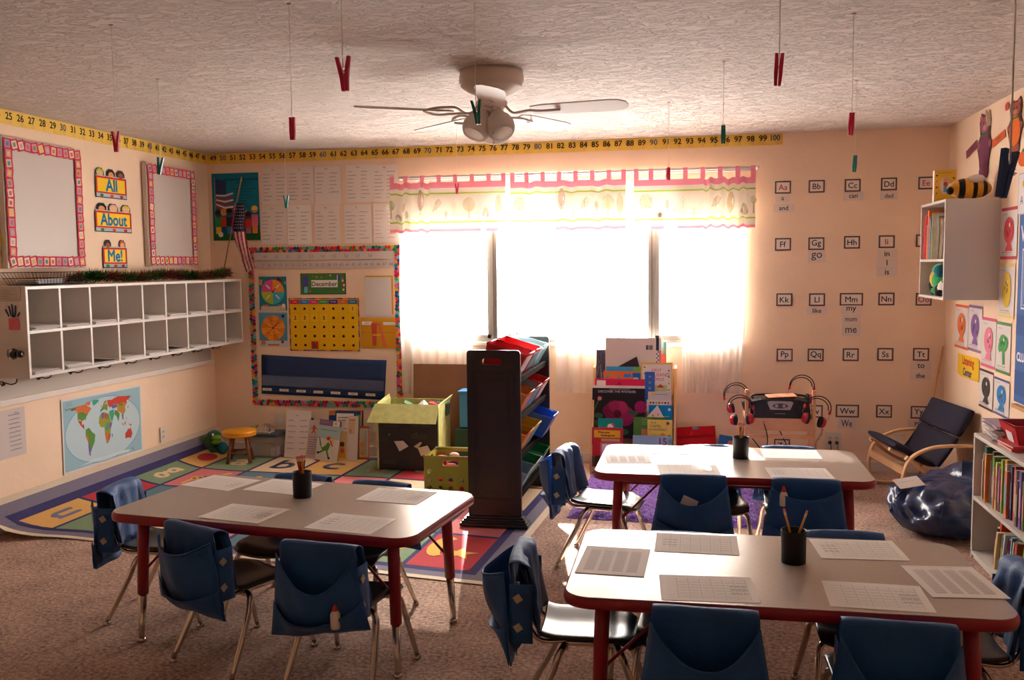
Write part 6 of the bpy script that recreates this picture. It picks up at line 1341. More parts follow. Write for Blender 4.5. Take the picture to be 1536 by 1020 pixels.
# boombox
M_BK = mat('black_abs', (26, 24, 26), .35, spec=.5, bump=.05, bscale=90); M_SIL = mat('silver_plastic', (176, 166, 166), .35, .4)
g = root('boombox', 'black portable stereo with a silver cassette door', 'boombox', (.55, 6.46, .4685))
b = MB(); b.prism([(-.19, .0), (.19, 0), (.195, .05), (.185, .11), (.12, .125), (-.12, .125), (-.185, .11), (-.195, .05)], -.10, .10, M_BK, Matrix.Rotation(PI/2, 4, 'X')); b.build('case', g, bevel=.01, bseg=3)
M = Matrix.Translation((0, -.101, .082)) @ Matrix.Rotation(PI/2, 4, 'X'); b = MB(); b.prism([(-.085, .026), (-.065, -.024), (.065, -.024), (.085, .026), (.07, .034), (-.07, .034)], -.002, .005, M_SIL, M); b.prism([(.05*math.cos(t), .017*math.sin(t)+.003) for t in [2*PI*k/20 for k in range(20)]], .005, .007, mat('cassette_window', (96, 84, 88), .2), M)
for s in (-1, 1): b.prism([(s*.024+.011*math.cos(t), .011*math.sin(t)+.003) for t in [2*PI*k/14 for k in range(14)]], .007, .009, M_SIL, M)
b.build('cassette_door', g, bevel=.001)
for s in (-1, 1):
    b = MB(); b.lathe([(0, -.001), (.036, -.001), (.040, .004), (.042, 0)], mat('speaker_cloth', (38, 36, 38), .7, bump=.4, bscale=300), 24, Matrix.Translation((s*.135, -.100, .055)) @ Matrix.Rotation(PI/2, 4, 'X')); b.build('speaker', g)
f = Flat(.08, .010, (60, 56, 60), .0005); f.scrib(.008, .002, .064, .006, (200, 190, 190), .0016); f.build('nameplate', (-.04, -.102, .028), (1, 0, 0), (0, 0, 1), g)
MB().tube(spline([(-.17, .03, .11), (-.165, .05, .135), (0, .055, .14), (.165, .05, .135), (.17, .03, .11)], 5), .008, M_BK, 8).build('carry_handle', g)
# magazines on the boombox
rr = random.Random(6)
for k, (lb, c1) in enumerate((('striped paper comic lying on the boombox', (226, 150, 120)), ('dark folded comic under the striped one on the boombox', (70, 60, 60)))):
    b = MB(); f = Flat(.19, .13, c1, .003)
    for j in range(16): f.rect(rr.uniform(.005, .15), rr.uniform(.005, .11), rr.uniform(.01, .04), rr.uniform(.004, .012), rr.choice(((240, 226, 210), (120, 60, 50), (60, 60, 60), (226, 190, 120), (190, 70, 60))))
    f.build('comic', (.475-.02*k, 6.37+.03*k, .604-.006*k), (1, .12-.3*k, .05*(1-k)), (0, 1, .03), None, lb, 'magazine')
# headphones
M_HR = mat('red_headphone_plastic', (200, 20, 40), .3, coat=.3); M_PAD = mat('black_ear_pad', (24, 22, 24), .7); M_BAND = mat('black_headband', (20, 18, 20), .8, spec=.15); M_WR = mat('steel_wire', (170, 160, 156), .3, .9)
def headphones():
    g = root('headphones', 'x', 'headphones', (0, 0, 0), 0, 'red and black headphones on the listening stand')
    for dy, rr_, h_ in ((-.012, .098, 1.0), (.016, .085, .88)):
        MB().tube([(rr_*math.cos(t), dy, .09+rr_*.95*h_*math.sin(t)) for t in [PI*k/18 for k in range(19)]], .0062, M_BAND, 8, flat=.6).build('headband', g)
    for s in (-1, 1):
        MB().box((s*.097, 0, .078), (.018, .028, .030), M_HR).build('slider', g, bevel=.005)
        MB().tube(spline([(s*.097, 0, .065), (s*.102, 0, .035), (s*.088, 0, .005)], 5), .002, M_WR, 6).build('yoke', g)
        M = Matrix.Translation((s*.060, 0, -.01)) @ Matrix.Rotation(s*PI/2, 4, 'Y')
        b = MB(); b.lathe([(0, .034), (.018, .033), (.034, .026), (.042, .012), (.043, .0)], M_HR, 22, M); c_ = b.build('ear_cup', g)
        b = MB(); b.lathe([(.043, 0), (.045, -.010), (.042, -.022), (.030, -.025), (.020, -.018), (0, -.016)], M_PAD, 22, M); b.build('ear_pad', c_)
    return g
h0 = headphones()
def hp(first, loc, rot, lb):
    o = h0 if first else copy_tree(h0); o.location = loc; o.rotation_euler = rot; o.scale = (.86,)*3; o['label'] = lb
y_ = 6.37
pA = Yp(1108, 597, 6.36); pB = Yp(1113, 606, 6.30); pC = Yp(1204, 583, 6.50); pD = Yp(1222, 612, 6.33)
hp(True, (pA.x, 6.44, pA.z-.06), (0, -.22, .15), 'rear red headphones on the rack-side post of the listening stand')
hp(False, (pB.x, 6.33, pB.z-.10), (0, -.12, -.2), 'front red headphones slung on the rack-side post of the listening stand')
hp(False, (pC.x, 6.60, pC.z-.075), (0, .05, .1), 'topmost red headphones over the outlet-side post')
hp(False, (pD.x, 6.34, pD.z-.075), (0, .28, .1), 'tilted red headphones hanging lowest over the outlet-side post')
b = MB(); p0 = Vector((pD.x+.03, 6.33, pD.z-.10)); b.tube([p0+Vector((.009*math.cos(t*2.6)+.02*math.sin(t*.2), .009*math.sin(t*2.6), -.0065*t)) for t in range(0, 46)], .0022, M_BAND, 5); tag(b.build('coiled_cord'), 'black coiled cord dangling from the lowest headphones', 'cord')
for k, (a, c, d, lb) in enumerate((((.37, 6.34, .33), (.46, 6.40, .22), (.60, 6.46, .13), 'black cable looping beneath the rack side of the stand'), ((.44, 6.36, .45), (.47, 6.36, .30), (.40, 6.40, .12), 'black cable hanging straight below the front board'), ((.52, 6.36, .45), (.60, 6.38, .28), (.70, 6.44, .13), 'black cable crossing toward the outlets'))):
    MBx = MB(); MBx.tube(spline([a, c, d], 8), .0035, M_BAND, 6); tag(MBx.build('cable'), lb, 'cable', None)
# ================================================================ POINTER STICK
a, c = Vector((1.700, 6.925, .913)), Vector((1.545, 6.84, .003)); g = root('pointer_stick', 'thin wooden stick leaning in the corner behind the rocking chair', 'stick', c)
MB().tube([(0, 0, 0), (a-c)*.52, (a-c)], [.007, .0065, .006], mat('bamboo', (196, 140, 84), .5, var=.1, vscale=30), 8).build('shaft', g); MB().tube([(a-c)*.50, (a-c)*.515], .009, mat('bamboo_ring', (150, 96, 56), .5), 8).build('knuckle', g)
# ================================================================ CHILD'S ROCKING ARMCHAIR
M_BENT = mat('bent_birch', (226, 180, 132), .38, var=.08, vscale=8); M_CUSH = mat('navy_cushion', (27, 24, 46), .9, var=.08, vscale=30, bump=.25, bscale=160, sheen=0)
g = root('rocking_armchair', 'child-sized bentwood armchair with a navy cushion by the corner', 'armchair', (1.395, 6.34, 0), .17)
def W(x, y, z): return (x-1.40, y-6.36, z)
def ribbon(pts, w_, t_, m, nm, parent, y):
    P_ = spline([W(x, y, z) for x, z in pts], 6); b = MB(); n = len(P_); vs = []
    for i, p in enumerate(P_):
        a_, c_ = P_[max(i-1, 0)], P_[min(i+1, n-1)]; tv = (c_-a_).normalized(); nv = Vector((-tv.z, 0, tv.x))*t_/2
        vs += [p+nv+Vector((0, -w_/2, 0)), p+nv+Vector((0, w_/2, 0)), p-nv+Vector((0, w_/2, 0)), p-nv+Vector((0, -w_/2, 0))]
    fs = [(4*i+k, 4*i+4+k, 4*i+4+(k+1) % 4, 4*i+(k+1) % 4) for i in range(n-1) for k in range(4)]+[(3, 2, 1, 0), (4*n-4, 4*n-3, 4*n-2, 4*n-1)]
    b.add(vs, [f_[::-1] for f_ in fs], m, False); return b.build(nm, parent, bevel=.003)
for y, dx, dz in ((6.60, 0, 0), (6.015, .0, -.02)):
    ribbon([(1.66, .018), (1.45, .012), (1.27, .014), (1.215, .05), (1.195, .17), (1.235, .29), (1.33, .352), (1.45, .375), (1.665, .375)], .035, .016, M_BENT, 'arm_frame', g, y)
    ribbon([(1.22, .30), (1.35, .20), (1.52, .12), (1.66, .05)], .022, .022, M_BENT, 'lower_brace', g, y+(.02 if y > 6.4 else .02))
MB().box(W(1.205, 6.31, .215), (.020, .57, .045), M_BENT).build('front_crossbar', g, bevel=.003); MB().box(W(1.63, 6.31, .02), (.03, .57, .016), M_BENT).build('rear_crossbar', g, bevel=.003)
for y in (6.19, 6.53): ribbon([(1.175, .325), (1.28, .285), (1.40, .22), (1.46, .215), (1.52, .30), (1.60, .43), (1.69, .565)], .024, .014, M_BENT, 'seat_rail', g, y)
def cushion(pts, hw, t_, nm, y=6.33):
    P_ = spline([W(x, y, z) for x, z in pts], 8); n = len(P_)-1
    def fn(u, v):
        i = v*n; k = min(n-1, int(i)); p = P_[k].lerp(P_[k+1], i-k); tv = (P_[k+1]-P_[k]).normalized(); nv = Vector((-tv.z, 0, tv.x))
        if nv.z < 0: nv = -nv
        a = u*2*PI; e = 1-.0*v; cx_, cy_ = math.cos(a), math.sin(a)
        fy = hw*(abs(cx_)**.35)*(1 if cx_ > 0 else -1); fz = t_*(abs(cy_)**.7)*(1 if cy_ > 0 else -1)*(min(1, 6*min(v, 1-v)+.35)**.5)
        return tuple(p+Vector((0, fy, 0))+nv*(fz+t_))
    b = MB(); b.grid(fn, 28, n, M_CUSH); b.add([fn(k/28, 0) for k in range(28)], [tuple(range(27, -1, -1))], M_CUSH); b.add([fn(k/28, 1) for k in range(28)], [tuple(range(28))], M_CUSH); b.build(nm, g)
cushion([(1.165, .345), (1.26, .300), (1.36, .235), (1.44, .215)], .24, .024, 'seat_cushion'); cushion([(1.445, .225), (1.50, .30), (1.565, .405)], .280, .024, 'back_cushion'); cushion([(1.57, .41), (1.62, .49), (1.66, .575)], .285, .036, 'head_cushion')
# ================================================================ BEAN BAG
M_VIN = mat('navy_vinyl', (22, 46, 88), .30, spec=.5, coat=.25, bump=1.0, bscale=13)
def bag(u, v):
    a = u*2*PI; t = v*PI; r = .30*(math.sin(t)**.62 if 0 < v < 1 else 0); z = .17+.165*math.cos(t)
    x = r*1.02*math.cos(a); y = r*1.0*math.sin(a); q = (math.sin(5*a+2*math.cos(t*2))*.020+.016*math.sin(9*a+5*v*3)+.012*math.sin(17*a-9*t)+.010*math.sin(13*t+4*a))*math.sin(t)
    k = max(0, (z-.12)/.22); return (x*(1+q*2)-.0+.10*k*k*1.0, y*(1+q*2)+.10*k, max(.002, z*(.86+.30*k*max(0, math.cos(a-.6)))+q*.7))
b = MB(); b.grid(bag, 72, 34, M_VIN); g = root('bean_bag', 'glossy navy vinyl bean bag between the armchair and bookcase', 'bean bag', (1.375, 5.42, 0)); b.build('bag_body', g)
for k in range(6):
    a = k/6+.03; MB().tube([Vector(bag(a, v_/30))*1.004 for v_ in range(2, 28)], .0035, M_VIN, 5).build('seam', g)
f = Flat(.15, .09, (226, 214, 206), .001); f.scrib(.02, .05, .09, .012, (150, 140, 140), .002)
f.build('paper_sheet', (1.115, 5.36, .250), (1, .35, .12), (-.3, 1, .42), None, 'small white paper lying on the navy bean bag', 'paper')
# ================================================================ WALL CABINET ON THE RIGHT WALL
kx, ky0, ky1, kz0, kz1 = 1.412, 5.79, 6.39, 1.283, 1.872; t = .016
g = root('wall_cabinet', 'open white wall cabinet with two compartments near the corner', 'wall cabinet', (kx, ky0, kz0)); kw, kd, kh = ky1-ky0, R-kx-.002, kz1-kz0
for nm, a in (('bottom_panel', (0, kd, 0, kw, 0, t)), ('top_panel', (0, kd, 0, kw, kh-t, kh)), ('side_panel', (0, kd, 0, t, t, kh-t)), ('side_panel', (0, kd, kw-t, kw, t, kh-t)), ('shelf', (0, kd, t, kw-t, .225, .225+t)), ('back_panel', (kd-.006, kd, t, kw-t, t, kh-t))): MB().bx(*a, M_MEL).build(nm, g, bevel=.0015)
CB = 'books in the wall cabinet'
z1 = kz0+.225+t
for k, (y, th, hh, dp, c_, lb) in enumerate(((6.345, .020, .255, .17, (216, 60, 60), 'red ringed book at the far end of the wall cabinet'), (6.312, .024, .275, .19, (206, 30, 50), 'crimson book second from the far end in the wall cabinet'), (6.282, .012, .215, .18, (150, 160, 170), 'grey-blue thin book in the wall cabinet'), (6.255, .030, .305, .21, (232, 120, 30), 'tall orange binder in the wall cabinet'), (6.222, .012, .265, .18, (160, 140, 190), 'lilac thin book beside the orange binder'), (6.200, .016, .245, .18, (120, 150, 160), 'blue-grey book in the middle of the wall cabinet'), (6.176, .012, .21, .17, (90, 120, 60), 'low green book in the wall cabinet'), (6.155, .010, .285, .20, (206, 200, 170), 'cream thin book in the wall cabinet'))):
    b = MB(); m = mat('book_cover_%d_%d_%d' % c_, c_, .5, var=.12, vscale=40); b.bx(0, dp, -th/2, th/2, 0, hh, m); b.bx(.004, dp+.002, -th/2+.002, th/2-.002, .003, hh-.003+.001, C(226, 220, 208)); o = b.build('book'); o.location = (kx+.012, y, z1+.0005); o.rotation_euler = (.05, 0, 0); tag(o, lb, 'book', CB)
b = MB()
for k in range(7):
    y0 = .0-.030*k; b.grid(lambda u, v: (.02+.16*v*.8, y0-.02*math.sin(u*3)-.06*u*(k/7), u*(.27-.012*k)), 6, 3, mat('worn_magazine_%d' % (k % 3), ((196, 190, 180), (120, 112, 100), (206, 170, 120))[k % 3], .5, var=.3, vscale=15))
o = b.build('magazine_stack', solid=.004); o.location = (kx+.01, 6.10, z1+.003); tag(o, 'slumped grey magazines at the near side of the wall cabinet shelf', 'magazines', None, 'stuff')
b = MB(); PG1, PY1, PK1, PW1 = mat('bright_green_plush', (20, 150, 70), .9, var=.15, vscale=50, sheen=.4), mat('yellow_plush', (226, 170, 30), .9, sheen=.4), mat('black_plush', (20, 20, 24), .9), mat('white_plush', (220, 210, 206), .9, sheen=.3)
b.ball((0, 0, .09), (.07, .08, .075), PG1, 14); b.ball((.0, .09, .10), (.06, .07, .07), PY1, 14); b.ball((.0, .02, .155), (.06, .10, .045), PG1, 14); b.ball((-.03, -.05, .15), (.04, .05, .04), mat('teal_plush', (10, 100, 120), .9), 12); b.ball((-.01, .15, .06), (.04, .03, .07), PK1, 12); b.ball((-.02, -.02, .03), (.06, .07, .03), PG1, 10)
o = b.build('parrot_plush'); o.location = (kx+.09, 6.16, kz0+t+.002); tag(o, 'green and yellow plush parrot in the lower cabinet compartment', 'plush toy')
b = MB(); b.ball((0, 0, .05), (.045, .06, .05), PW1, 12); b.ball((-.02, .05, .04), (.03, .03, .03), PK1, 10); b.ball((-.035, -.02, .02), (.03, .03, .02), PK1, 10); b.ball((-.01, -.03, .09), (.02, .02, .02), PK1, 8); o = b.build('plush_toy'); o.location = (kx+.055, 5.97, kz0+t+.002); tag(o, 'black and white plush animal at the cabinet compartment edge', 'plush toy')
b = MB(); b.ball((0, 0, 0), (.04, .04, .035), mat('tan_plush', (196, 140, 110), .9), 12); o = b.build('plush_toy'); o.location = (kx+.17, 6.15, kz0+.175); tag(o, 'tan plush head above the parrot in the cabinet', 'plush toy')
# box and bee on the cabinet
p = Yp(1407, 293, 6.25); b = MB(); g = root('game_box', 'yellow picture box standing on the wall cabinet', 'box', (1.497, 6.16, kz1+.001), -.08)
fw, fh = .125, .20
MB().box((0, .03, fh/2), (fw, .06, fh), C(226, 218, 210)).build('carton', g, bevel=.001)
f = Flat(fw, fh, (240, 196, 70), .001); f.circ(fw*.5, fh*.52, .032, (226, 214, 200), 16, .052); f.rect(fw*.42, fh*.32, .026, .05, (120, 180, 206)); f.rect(fw*.42, fh*.52, .022, .022, (206, 60, 50)); f.circ(fw*.5, fh*.68, .012, (226, 150, 110))
for k in range(8): f.circ(fw*(.12 if k % 2 else .88), fh*(.2+.09*k), .006, random.choice(DOT), 8)
f.scrib(fw*.15, fh*.90, fw*.6, .006, (150, 90, 50), .0015); f.scrib(fw*.12, fh*.08, fw*.7, .014, (190, 140, 40), .002); f.build('printed_front', (-fw/2, -.001, 0), (1, 0, 0), (0, 0, 1), g)
g = root('bee_plush', 'striped bumblebee plush lying on the wall cabinet', 'plush toy', (1.575, 5.93, kz1+.066)); MY_, MK_, MW_ = mat('bee_yellow', (226, 160, 40), .95, var=.1, vscale=60, sheen=.5), mat('bee_black', (22, 18, 18), .95, sheen=.3), mat('bee_wing', (220, 208, 204), .85, sheen=.3)
b = MB(); b.grid(lambda u, v: (-.125+.25*v, .058*math.sin(v*PI)**.5*math.cos(u*2*PI) if 0 < v < 1 else 0, (.064*math.sin(v*PI)**.5*math.sin(u*2*PI) if 0 < v < 1 else 0)), 24, 30, MY_, mfn=lambda u, v: MK_ if (.24 < v < .38 or .52 < v < .64 or .78 < v < .88) else MY_); b.build('body', g)
b = MB(); b.ball((-.112, -.028, -.012), (.022, .022, .024), MK_, 12); b.build('nose', g)
for s in (-1, 1):
    b = MB(); b.ball((.03, s*.03-.012, .055), (.045, .02, .026), MW_, 14, Matrix.Rotation(s*.4, 3, 'X')); b.build('wing', g)
# ================================================================ POSTERS ON THE RIGHT WALL
def ccard(q, col, bar, label, shape):
    O, w, h = onright(*q); f = Flat(w, h, (220, 210, 204), .0012); f.rect(0, h*.94, w, h*.06, bar); f.rect(0, 0, w, h*.06, bar); cx, cy = w*.52, h*.52
    f.scrib(w*.1, h*.86, w*.3, .010, (150, 140, 140), .002); f.scrib(w*.1, h*.12, w*.6, .010, col, .0025); f.scrib(w*.1, h*.08, w*.7, .008, (160, 150, 150), .0015)
    if shape == 'fish': f.circ(cx, cy+.01, w*.30, col, 20, h*.26); f.poly([(cx-w*.06, cy-h*.20), (cx+w*.10, cy-h*.20), (cx+w*.26, cy-h*.36), (cx-w*.20, cy-h*.36)], col)
    elif shape == 'frog': f.circ(cx, cy+.02, w*.30, col, 9, h*.18); f.line([(cx, cy), (cx+w*.06, cy-h*.34)], w*.14, col); f.circ(cx+w*.2, cy+h*.1, w*.14, col, 8); f.circ(cx-w*.22, cy-h*.02, w*.12, col, 8)
    else: f.circ(cx, cy, w*.28, col, 20, h*.33)
    dk = tuple(int(v*.72) for v in col)
    for k in range(5): f.circ(cx+w*random.uniform(-.14, .16), cy+h*random.uniform(-.10, .16), w*.05, dk, 8)
    f.circ(cx+w*.05, cy+h*.14, w*.045, (232, 224, 214), 8)
    f.build('color_card', O, *RT, label=label, cat='poster', group='colour word posters on the side wall')
ccard((1433, 1452.5, 457, 523), (226, 120, 70), (216, 100, 60), 'colour poster with an orange fish shape', 'fish'); ccard((1453, 1473, 458, 528), (136, 100, 160), (140, 110, 150), 'colour poster with a purple fish shape', 'fish')
ccard((1472.5, 1494, 476.5, 552), (226, 130, 150), (220, 100, 130), 'colour poster with a pink fish shape', 'fish'); ccard((1494.5, 1516, 483, 561), (80, 160, 90), (100, 140, 90), 'colour poster with a green frog-like shape', 'frog')
ccard((1469, 1489.5, 555, 614), (70, 62, 58), (90, 60, 60), 'colour poster with a black fish shape', 'fish'); ccard((1491, 1514, 568, 625), (60, 130, 190), (90, 90, 140), 'colour poster with a blue round shape', 'fish')
ccard((1502, 1526, 311, 389), (206, 70, 80), (196, 70, 80), 'colour poster with a red fish shape', 'fish'); ccard((1499, 1522, 395, 477), (226, 190, 70), (226, 200, 130), 'colour poster with a yellow banana-like shape', 'oval')
# listening center sign
O, w, h = onright(1437, 1469, 533, 569); f = Flat(w, h, None, .002); f.b.prism([(0, h*.1), (w*.15, 0), (w, h*.05), (w, h*.92), (w*.9, h), (0, h*.95)], 0, .002, C(236, 190, 40)); f.text('Listening', w*.5, h*.68, h*.34, (190, 40, 40), w*.9, bold=.003); f.text('Center', w*.48, h*.26, h*.32, (50, 60, 110), w*.72, bold=.003)
f.build('sign', O, *RT, label='cut-out Listening Center sign in red and blue on yellow', cat='sign')
# blue chart
a = Xp(1529, 345, R-.01); c = Xp(1514, 620, R-.01); y0 = a.y; zt, zb = Xp(1532, 322, R-.01).z, .745; w = 1.25; h = zt-zb
f = Flat(w, h, mat('blue_chart_cloth', (20, 86, 158), .6, var=.08, vscale=5), .003); f.frame(.06, h*.50, w-.12, h*.32, .010, (206, 210, 220)); f.frame(.085, h*.52, w-.17, h*.28, .004, (206, 210, 220)); f.text('WORD WALL', w*.5, h*.90, .075, (226, 226, 230), w*.85, bold=.002) if False else f.text('W', .09, h*.90, .085, (226, 226, 230), bold=.003)
f.text('CLUES', .115, h*.245, .046, (226, 226, 230), bold=.003)
for z0, z1 in ((.36, .47), (.04, .17)): f.rect(0, h*z0, w, h*(z1-z0), (60, 92, 150))
f.build('wall_chart', (R-.006, y0, zb), *RT, label='large blue cloth wall chart with white outlines at the frame edge', cat='wall chart')
O, w, h = onright(1528, 1560, 257, 320); f = Flat(w, h, (220, 214, 214), .002); f.text('A', w*.18, h*.35, h*.22, (60, 70, 130)); f.circ(w*.25, h*.74, .018, (232, 180, 40)); f.frame(0, 0, w, h, .004, (150, 150, 190)); f.build('poster', O, *RT, label='small white poster with letter A above the blue chart', cat='poster')
MB_ = MB(); MB_.bx(R-.03, R-.002, 3.6, Xp(1516, 626, R-.03).y, .715, .735, M_PINE); tag(MB_.build('chart_rail'), 'thin wooden ledge under the blue wall chart', 'ledge')
# bears
def bear(q, body, fur, label, drs):
    O, w, h = onright(*q); f = Flat(w, h, None, .002); cx = w*.5
    out = [(w*.30, 0), (w*.75, 0), (w*.85, h*.3), (w*.98, h*.45), (w*.85, h*.66), (w*.90, h*.85), (w*.80, h), (w*.62, h*.95), (w*.45, h*.95), (w*.25, h), (w*.15, h*.85), (w*.22, h*.66), (w*.02, h*.5), (w*.16, h*.3)]
    f.b.prism(out, 0, .002, C(*[int(v*.55) for v in fur])); f.circ(cx, h*.80, w*.30, fur, 16, h*.13); f.circ(w*.28, h*.92, w*.11, fur, 10, h*.05); f.circ(w*.74, h*.92, w*.11, fur, 10, h*.05); f.circ(w*.28, h*.92, w*.06, (206, 80, 110), 8, h*.03); f.circ(w*.74, h*.92, w*.06, (206, 80, 110), 8, h*.03)
    f.circ(cx, h*.42, w*.34, body, 16, h*.28); f.circ(w*.35, h*.10, w*.17, body if drs else fur, 12, h*.09); f.circ(w*.65, h*.10, w*.17, body if drs else fur, 12, h*.09); f.circ(cx, h*.76, w*.12, tuple(min(255, v+40) for v in fur), 12, h*.045); f.circ(w*.42, h*.83, w*.03, (30, 24, 24), 6); f.circ(w*.60, h*.83, w*.03, (30, 24, 24), 6)
    f.rect(w*.25, h*.64, w*.5, h*.035, (60, 120, 70)); f.circ(w*.12, h*.52, w*.10, fur, 8, h*.06); f.circ(w*.88, h*.50, w*.10, fur, 8, h*.06)
    f.build('bear_cutout', O, *RT, label=label, cat='cut-out', group='paper bear cut-outs near the ceiling')
bear((1466, 1488, 168, 267), (120, 60, 90), (150, 90, 96), 'paper bear cut-out in purple clothes above the bee plush', True)
bear((1511, 1535, 148, 232), (226, 110, 40), (150, 80, 60), 'paper bear cut-out in orange clothes at the frame edge', False)
def tagc(q, rot, c_, txt, lb):
    O, w, h = onright(*q); f = Flat(w, h, None, .002); f.rect(0, 0, w, h, c_, rot); f.text(txt, w/2, h/2, h*.4, (70, 30, 30), w*.75, rot=rot); f.build('color_label', O, *RT, label=lb, cat='label', group='colour name labels by the bears')
tagc((1450, 1466, 218, 230), .2, (130, 64, 80), 'purple', 'small purple name label beside the purple bear'); tagc((1489, 1508, 202, 214), .15, (200, 90, 50), 'orange', 'small orange name label between the two bears')
O, w, h = onright(1527, 1545, 220, 250); f = Flat(w, h, None, .002); f.circ(w*.5, h*.42, w*.45, (216, 96, 40), 16, h*.40); f.poly([(w*.3, h*.8), (w*.6, h), (w*.6, h*.75)], (60, 130, 60)); f.build('fruit_cutout', O, *RT, label='orange fruit cut-out with a green leaf below the orange bear', cat='cut-out')
O, w, h = onright(1508, 1514, 153, 166); f = Flat(w, h, None, .002); f.circ(w*.5, h*.5, w*.5, (206, 80, 80), 12, h*.5); f.build('fruit_cutout', O, *RT, label='tiny red round cut-out beside the orange bear', cat='cut-out')
O, w, h = onright(1436, 1476, 456, 461) if False else onright(1434, 1436, 456, 458)
# ================================================================ LOW BOOKCASE
lx, ly1, lz, t = 1.38, 4.985, .642, .018; ly0 = 3.55
g = root('bookcase', 'low white two-shelf bookcase along the side wall', 'bookcase', (lx, ly0, 0)); W_, D_ = ly1-ly0, R-lx-.014
for nm, a in (('top_panel', (0, D_, 0, W_, lz-t, lz)), ('bottom_panel', (0, D_, 0, W_, .02, .02+t)), ('shelf', (0, D_, t, W_-t, .305, .305+t)), ('side_panel', (0, D_, W_-t, W_, 0, lz-t)), ('side_panel', (0, D_, 0, t, 0, lz-t)), ('divider', (0, D_, W_/2-.18, W_/2-.18+t, .02+t, lz-t)), ('back_panel', (D_-.005, D_, t, W_-t, .02+t, lz-t)), ('kick_board', (.01, .02, 0, W_, 0, .02))): MB().bx(*a, M_MEL).build(nm, g, bevel=.0015)
rr = random.Random(21)
def shelf_books(y_start, y_end, z, hmax, cols, where, hmin=.14, lean0=0, xi=.02):
    y = y_start; i = 0
    ords = ('first', 'second', 'third', 'fourth', 'fifth', 'sixth', 'seventh', 'eighth', 'ninth', 'tenth', 'eleventh', 'twelfth', 'thirteenth', 'fourteenth', 'fifteenth', 'sixteenth', 'seventeenth', 'eighteenth', 'nineteenth', 'twentieth', 'twenty-first', 'twenty-second', 'twenty-third', 'twenty-fourth', 'twenty-fifth', 'twenty-sixth', 'twenty-seventh', 'twenty-eighth', 'twenty-ninth', 'thirtieth', 'thirty-first', 'thirty-second', 'thirty-third')
    while y > y_end and i < len(cols):
        nmc, c_, th, hh = cols[i]; dp = rr.uniform(.17, .24)
        b = MB(); m = mat('spine_%s_%d' % (nmc.replace(' ', '_'), i), c_, .5, var=.18, vscale=26, coat=.15); b.bx(0, dp, -th/2, th/2, 0, hh, m); b.bx(.003, dp+.003, -th/2+.0015, th/2-.0015, .003, hh+.0005, C(222, 214, 200))
        if th > .011:
            f_ = rr.choice(DOT); b.bx(-.0006, .0, -th*.3, th*.3, hh*.2, hh*.7, C(*tuple(min(255, int(v*.5+110)) for v in f_)))
        o = b.build('book'); ln = lean0+rr.uniform(0, .03); o.location = (lx+xi+rr.uniform(0, .03), y-th/2-hh*math.sin(ln)*0, z+.0005+th/2*math.sin(ln)); o.rotation_euler = (ln, 0, 0)
        tag(o, f'{nmc} book, {ords[i]} along the {where}', 'book', 'books on the '+where); y -= th+.0015+(lean0*.02); i += 1
UP = [('thin crimson', (190, 30, 56), .010, .19), ('grey-white', (190, 186, 180), .012, .23), ('pale tan', (206, 184, 160), .012, .20), ('dark green', (20, 90, 70), .030, .27), ('sea green', (60, 150, 120), .016, .22), ('orange', (222, 130, 50), .020, .24), ('pale striped', (196, 170, 140), .014, .21), ('brown', (110, 70, 50), .022, .26), ('deep purple', (60, 40, 110), .034, .20), ('mint edged', (90, 180, 150), .012, .25), ('leaf green', (100, 150, 50), .024, .25), ('orange red', (206, 90, 50), .012, .20), ('pale yellow', (206, 190, 110), .022, .23), ('plum', (146, 60, 120), .030, .21), ('bright green', (130, 176, 60), .024, .255), ('amber', (216, 150, 40), .034, .26), ('slate blue', (70, 100, 150), .016, .24), ('ivory', (216, 206, 190), .014, .25), ('coral', (216, 110, 80), .024, .22), ('navy', (36, 50, 96), .026, .25), ('lemon', (232, 210, 90), .014, .23), ('scarlet', (200, 40, 36), .020, .26), ('teal', (30, 130, 130), .024, .22), ('stone grey', (150, 146, 140), .018, .25), ('chocolate', (90, 56, 40), .026, .21), ('peach', (232, 170, 130), .016, .24), ('violet', (110, 80, 160), .028, .26), ('olive', (120, 124, 60), .020, .22), ('sky blue', (110, 170, 210), .018, .25), ('mustard', (206, 160, 50), .030, .24), ('white', (226, 220, 212), .014, .26), ('pine green', (30, 90, 60), .030, .22)]
shelf_books(ly1-t-.028, ly0+.45, .305+t, .28, UP, 'upper shelf of the low bookcase', xi=.015)
LOW = [('black and red', (40, 30, 34), .022, .20), ('red orange', (206, 70, 30), .020, .235), ('cream tilted', (220, 190, 140), .018, .19), ('worn tan', (206, 176, 130), .022, .18), ('tan red', (190, 110, 90), .022, .20), ('olive green', (90, 110, 60), .018, .19), ('white blue', (190, 200, 210), .018, .21), ('maroon', (150, 40, 60), .020, .19), ('sky', (110, 180, 206), .014, .21), ('beige', (206, 186, 160), .016, .19), ('rust', (180, 90, 50), .02, .2), ('teal', (30, 130, 130), .022, .22), ('yellow', (226, 190, 60), .018, .20), ('brick', (160, 60, 44), .026, .22), ('navy', (36, 50, 96), .020, .19), ('lime', (150, 190, 70), .016, .21), ('ivory', (222, 212, 190), .020, .20), ('purple', (96, 60, 130), .024, .22), ('orange', (222, 120, 40), .018, .2), ('grey', (150, 146, 140), .022, .21), ('pink', (220, 120, 140), .018, .2)]
shelf_books(ly1-t-.23, ly0+.50, .038, .24, LOW, 'lower shelf of the low bookcase', lean0=.16, xi=.02)
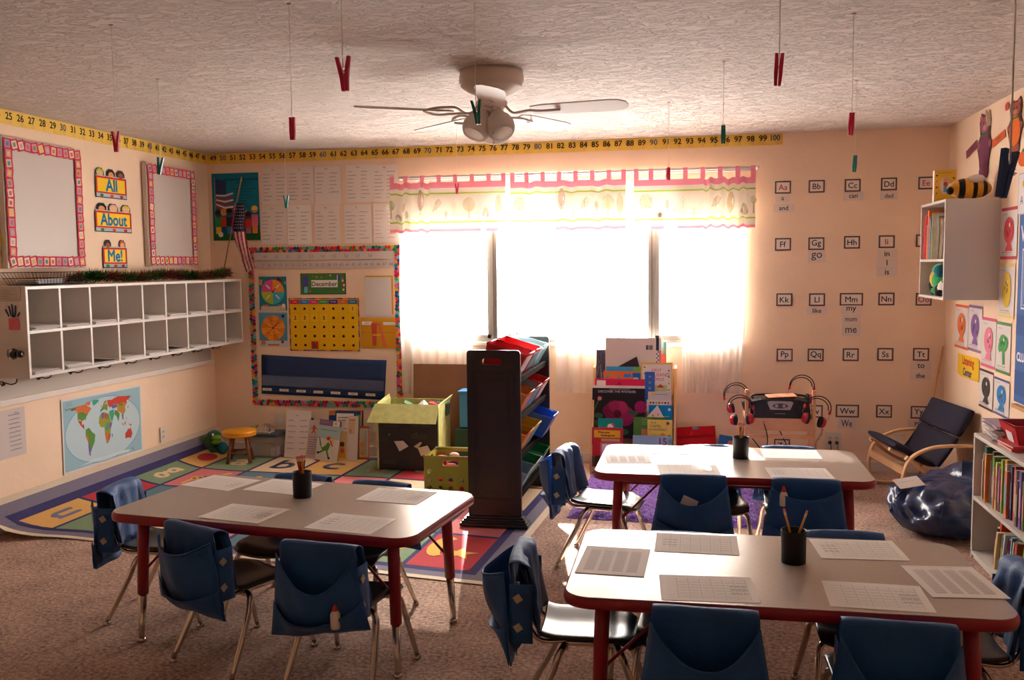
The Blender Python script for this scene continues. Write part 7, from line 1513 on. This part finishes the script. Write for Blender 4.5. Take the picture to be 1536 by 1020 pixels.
# on top: papers, red folders, red bin
rr = random.Random(12); b = MB(); z = .0
for k in range(26):
    tt = rr.choice((.0015, .003, .004)); b.box((rr.uniform(-.02, .03), rr.uniform(-.02, .02), z+tt/2), (.22, .28, tt), M_PAP if k % 5 else C(180, 160, 170), Matrix.Rotation(rr.uniform(-.30, .12), 3, 'Z') @ Matrix.Rotation(rr.uniform(-.02, .02), 3, 'X')); z += tt
p = Xp(1495, 648, lx+.12); o = b.build('paper_stack'); pz = Zp(1492, 648, lz+.03); o.location = (max(lx+.15, pz.x), pz.y, lz+.004); tag(o, 'messy stack of white papers on the bookcase top', 'paper stack')
b = MB()
for k in range(2): b.box((0, 0, .006+.013*k), (.15, .20, .011), mat('red_folder', (190, 30, 40), .5), Matrix.Rotation(.05*k, 3, 'Z')); b.box((.0, 0, .006+.013*k), (.152, .19, .006), C(226, 190, 170), Matrix.Rotation(.05*k, 3, 'Z'))
o = b.build('red_folder'); pz = Zp(1508, 668, lz+.01); o.location = (max(lx+.10, pz.x), pz.y-.02, lz+.002); tag(o, 'small red folders at the bookcase front edge beside the paper stack', 'folder')
g = root('red_basket', 'red plastic basket on the bookcase top at the frame edge', 'basket', (lx+.16, Zp(1534, 668, lz).y-.04, lz+.001)); M_RB = mat('red_basket_plastic', (196, 24, 40), .35, spec=.5)
b = MB(); w0, w1, h0_ = .085, .115, .11
for s, q in (((-w0, -.10), (w0, -.10)), 0), (((w0, -.10), (w0, .10)), 0), (((w0, .10), (-w0, .10)), 0), (((-w0, .10), (-w0, -.10)), 0):
    (xa, ya), (xb, yb) = s; k = w1/w0; b.add([(xa, ya, 0), (xb, yb, 0), (xb*k, yb*1.15, h0_), (xa*k, ya*1.15, h0_)], [(0, 1, 2, 3)], M_RB)
b.add([(-w0, -.10, .002), (w0, -.10, .002), (w0, .10, .002), (-w0, .10, .002)], [(0, 1, 2, 3)], M_RB); b.build('tub', g, solid=.004)
MB().tube([(-w1, -.115, h0_), (w1, -.115, h0_), (w1, .115, h0_), (-w1, .115, h0_)], .007, M_RB, 6, closed=True).build('rim', g)
b = MB(); b.box((-.103, -.01, .05), (.001, .09, .05), C(226, 218, 214), Matrix.Rotation(-.27, 3, 'Y')); b.build('white_label', g)
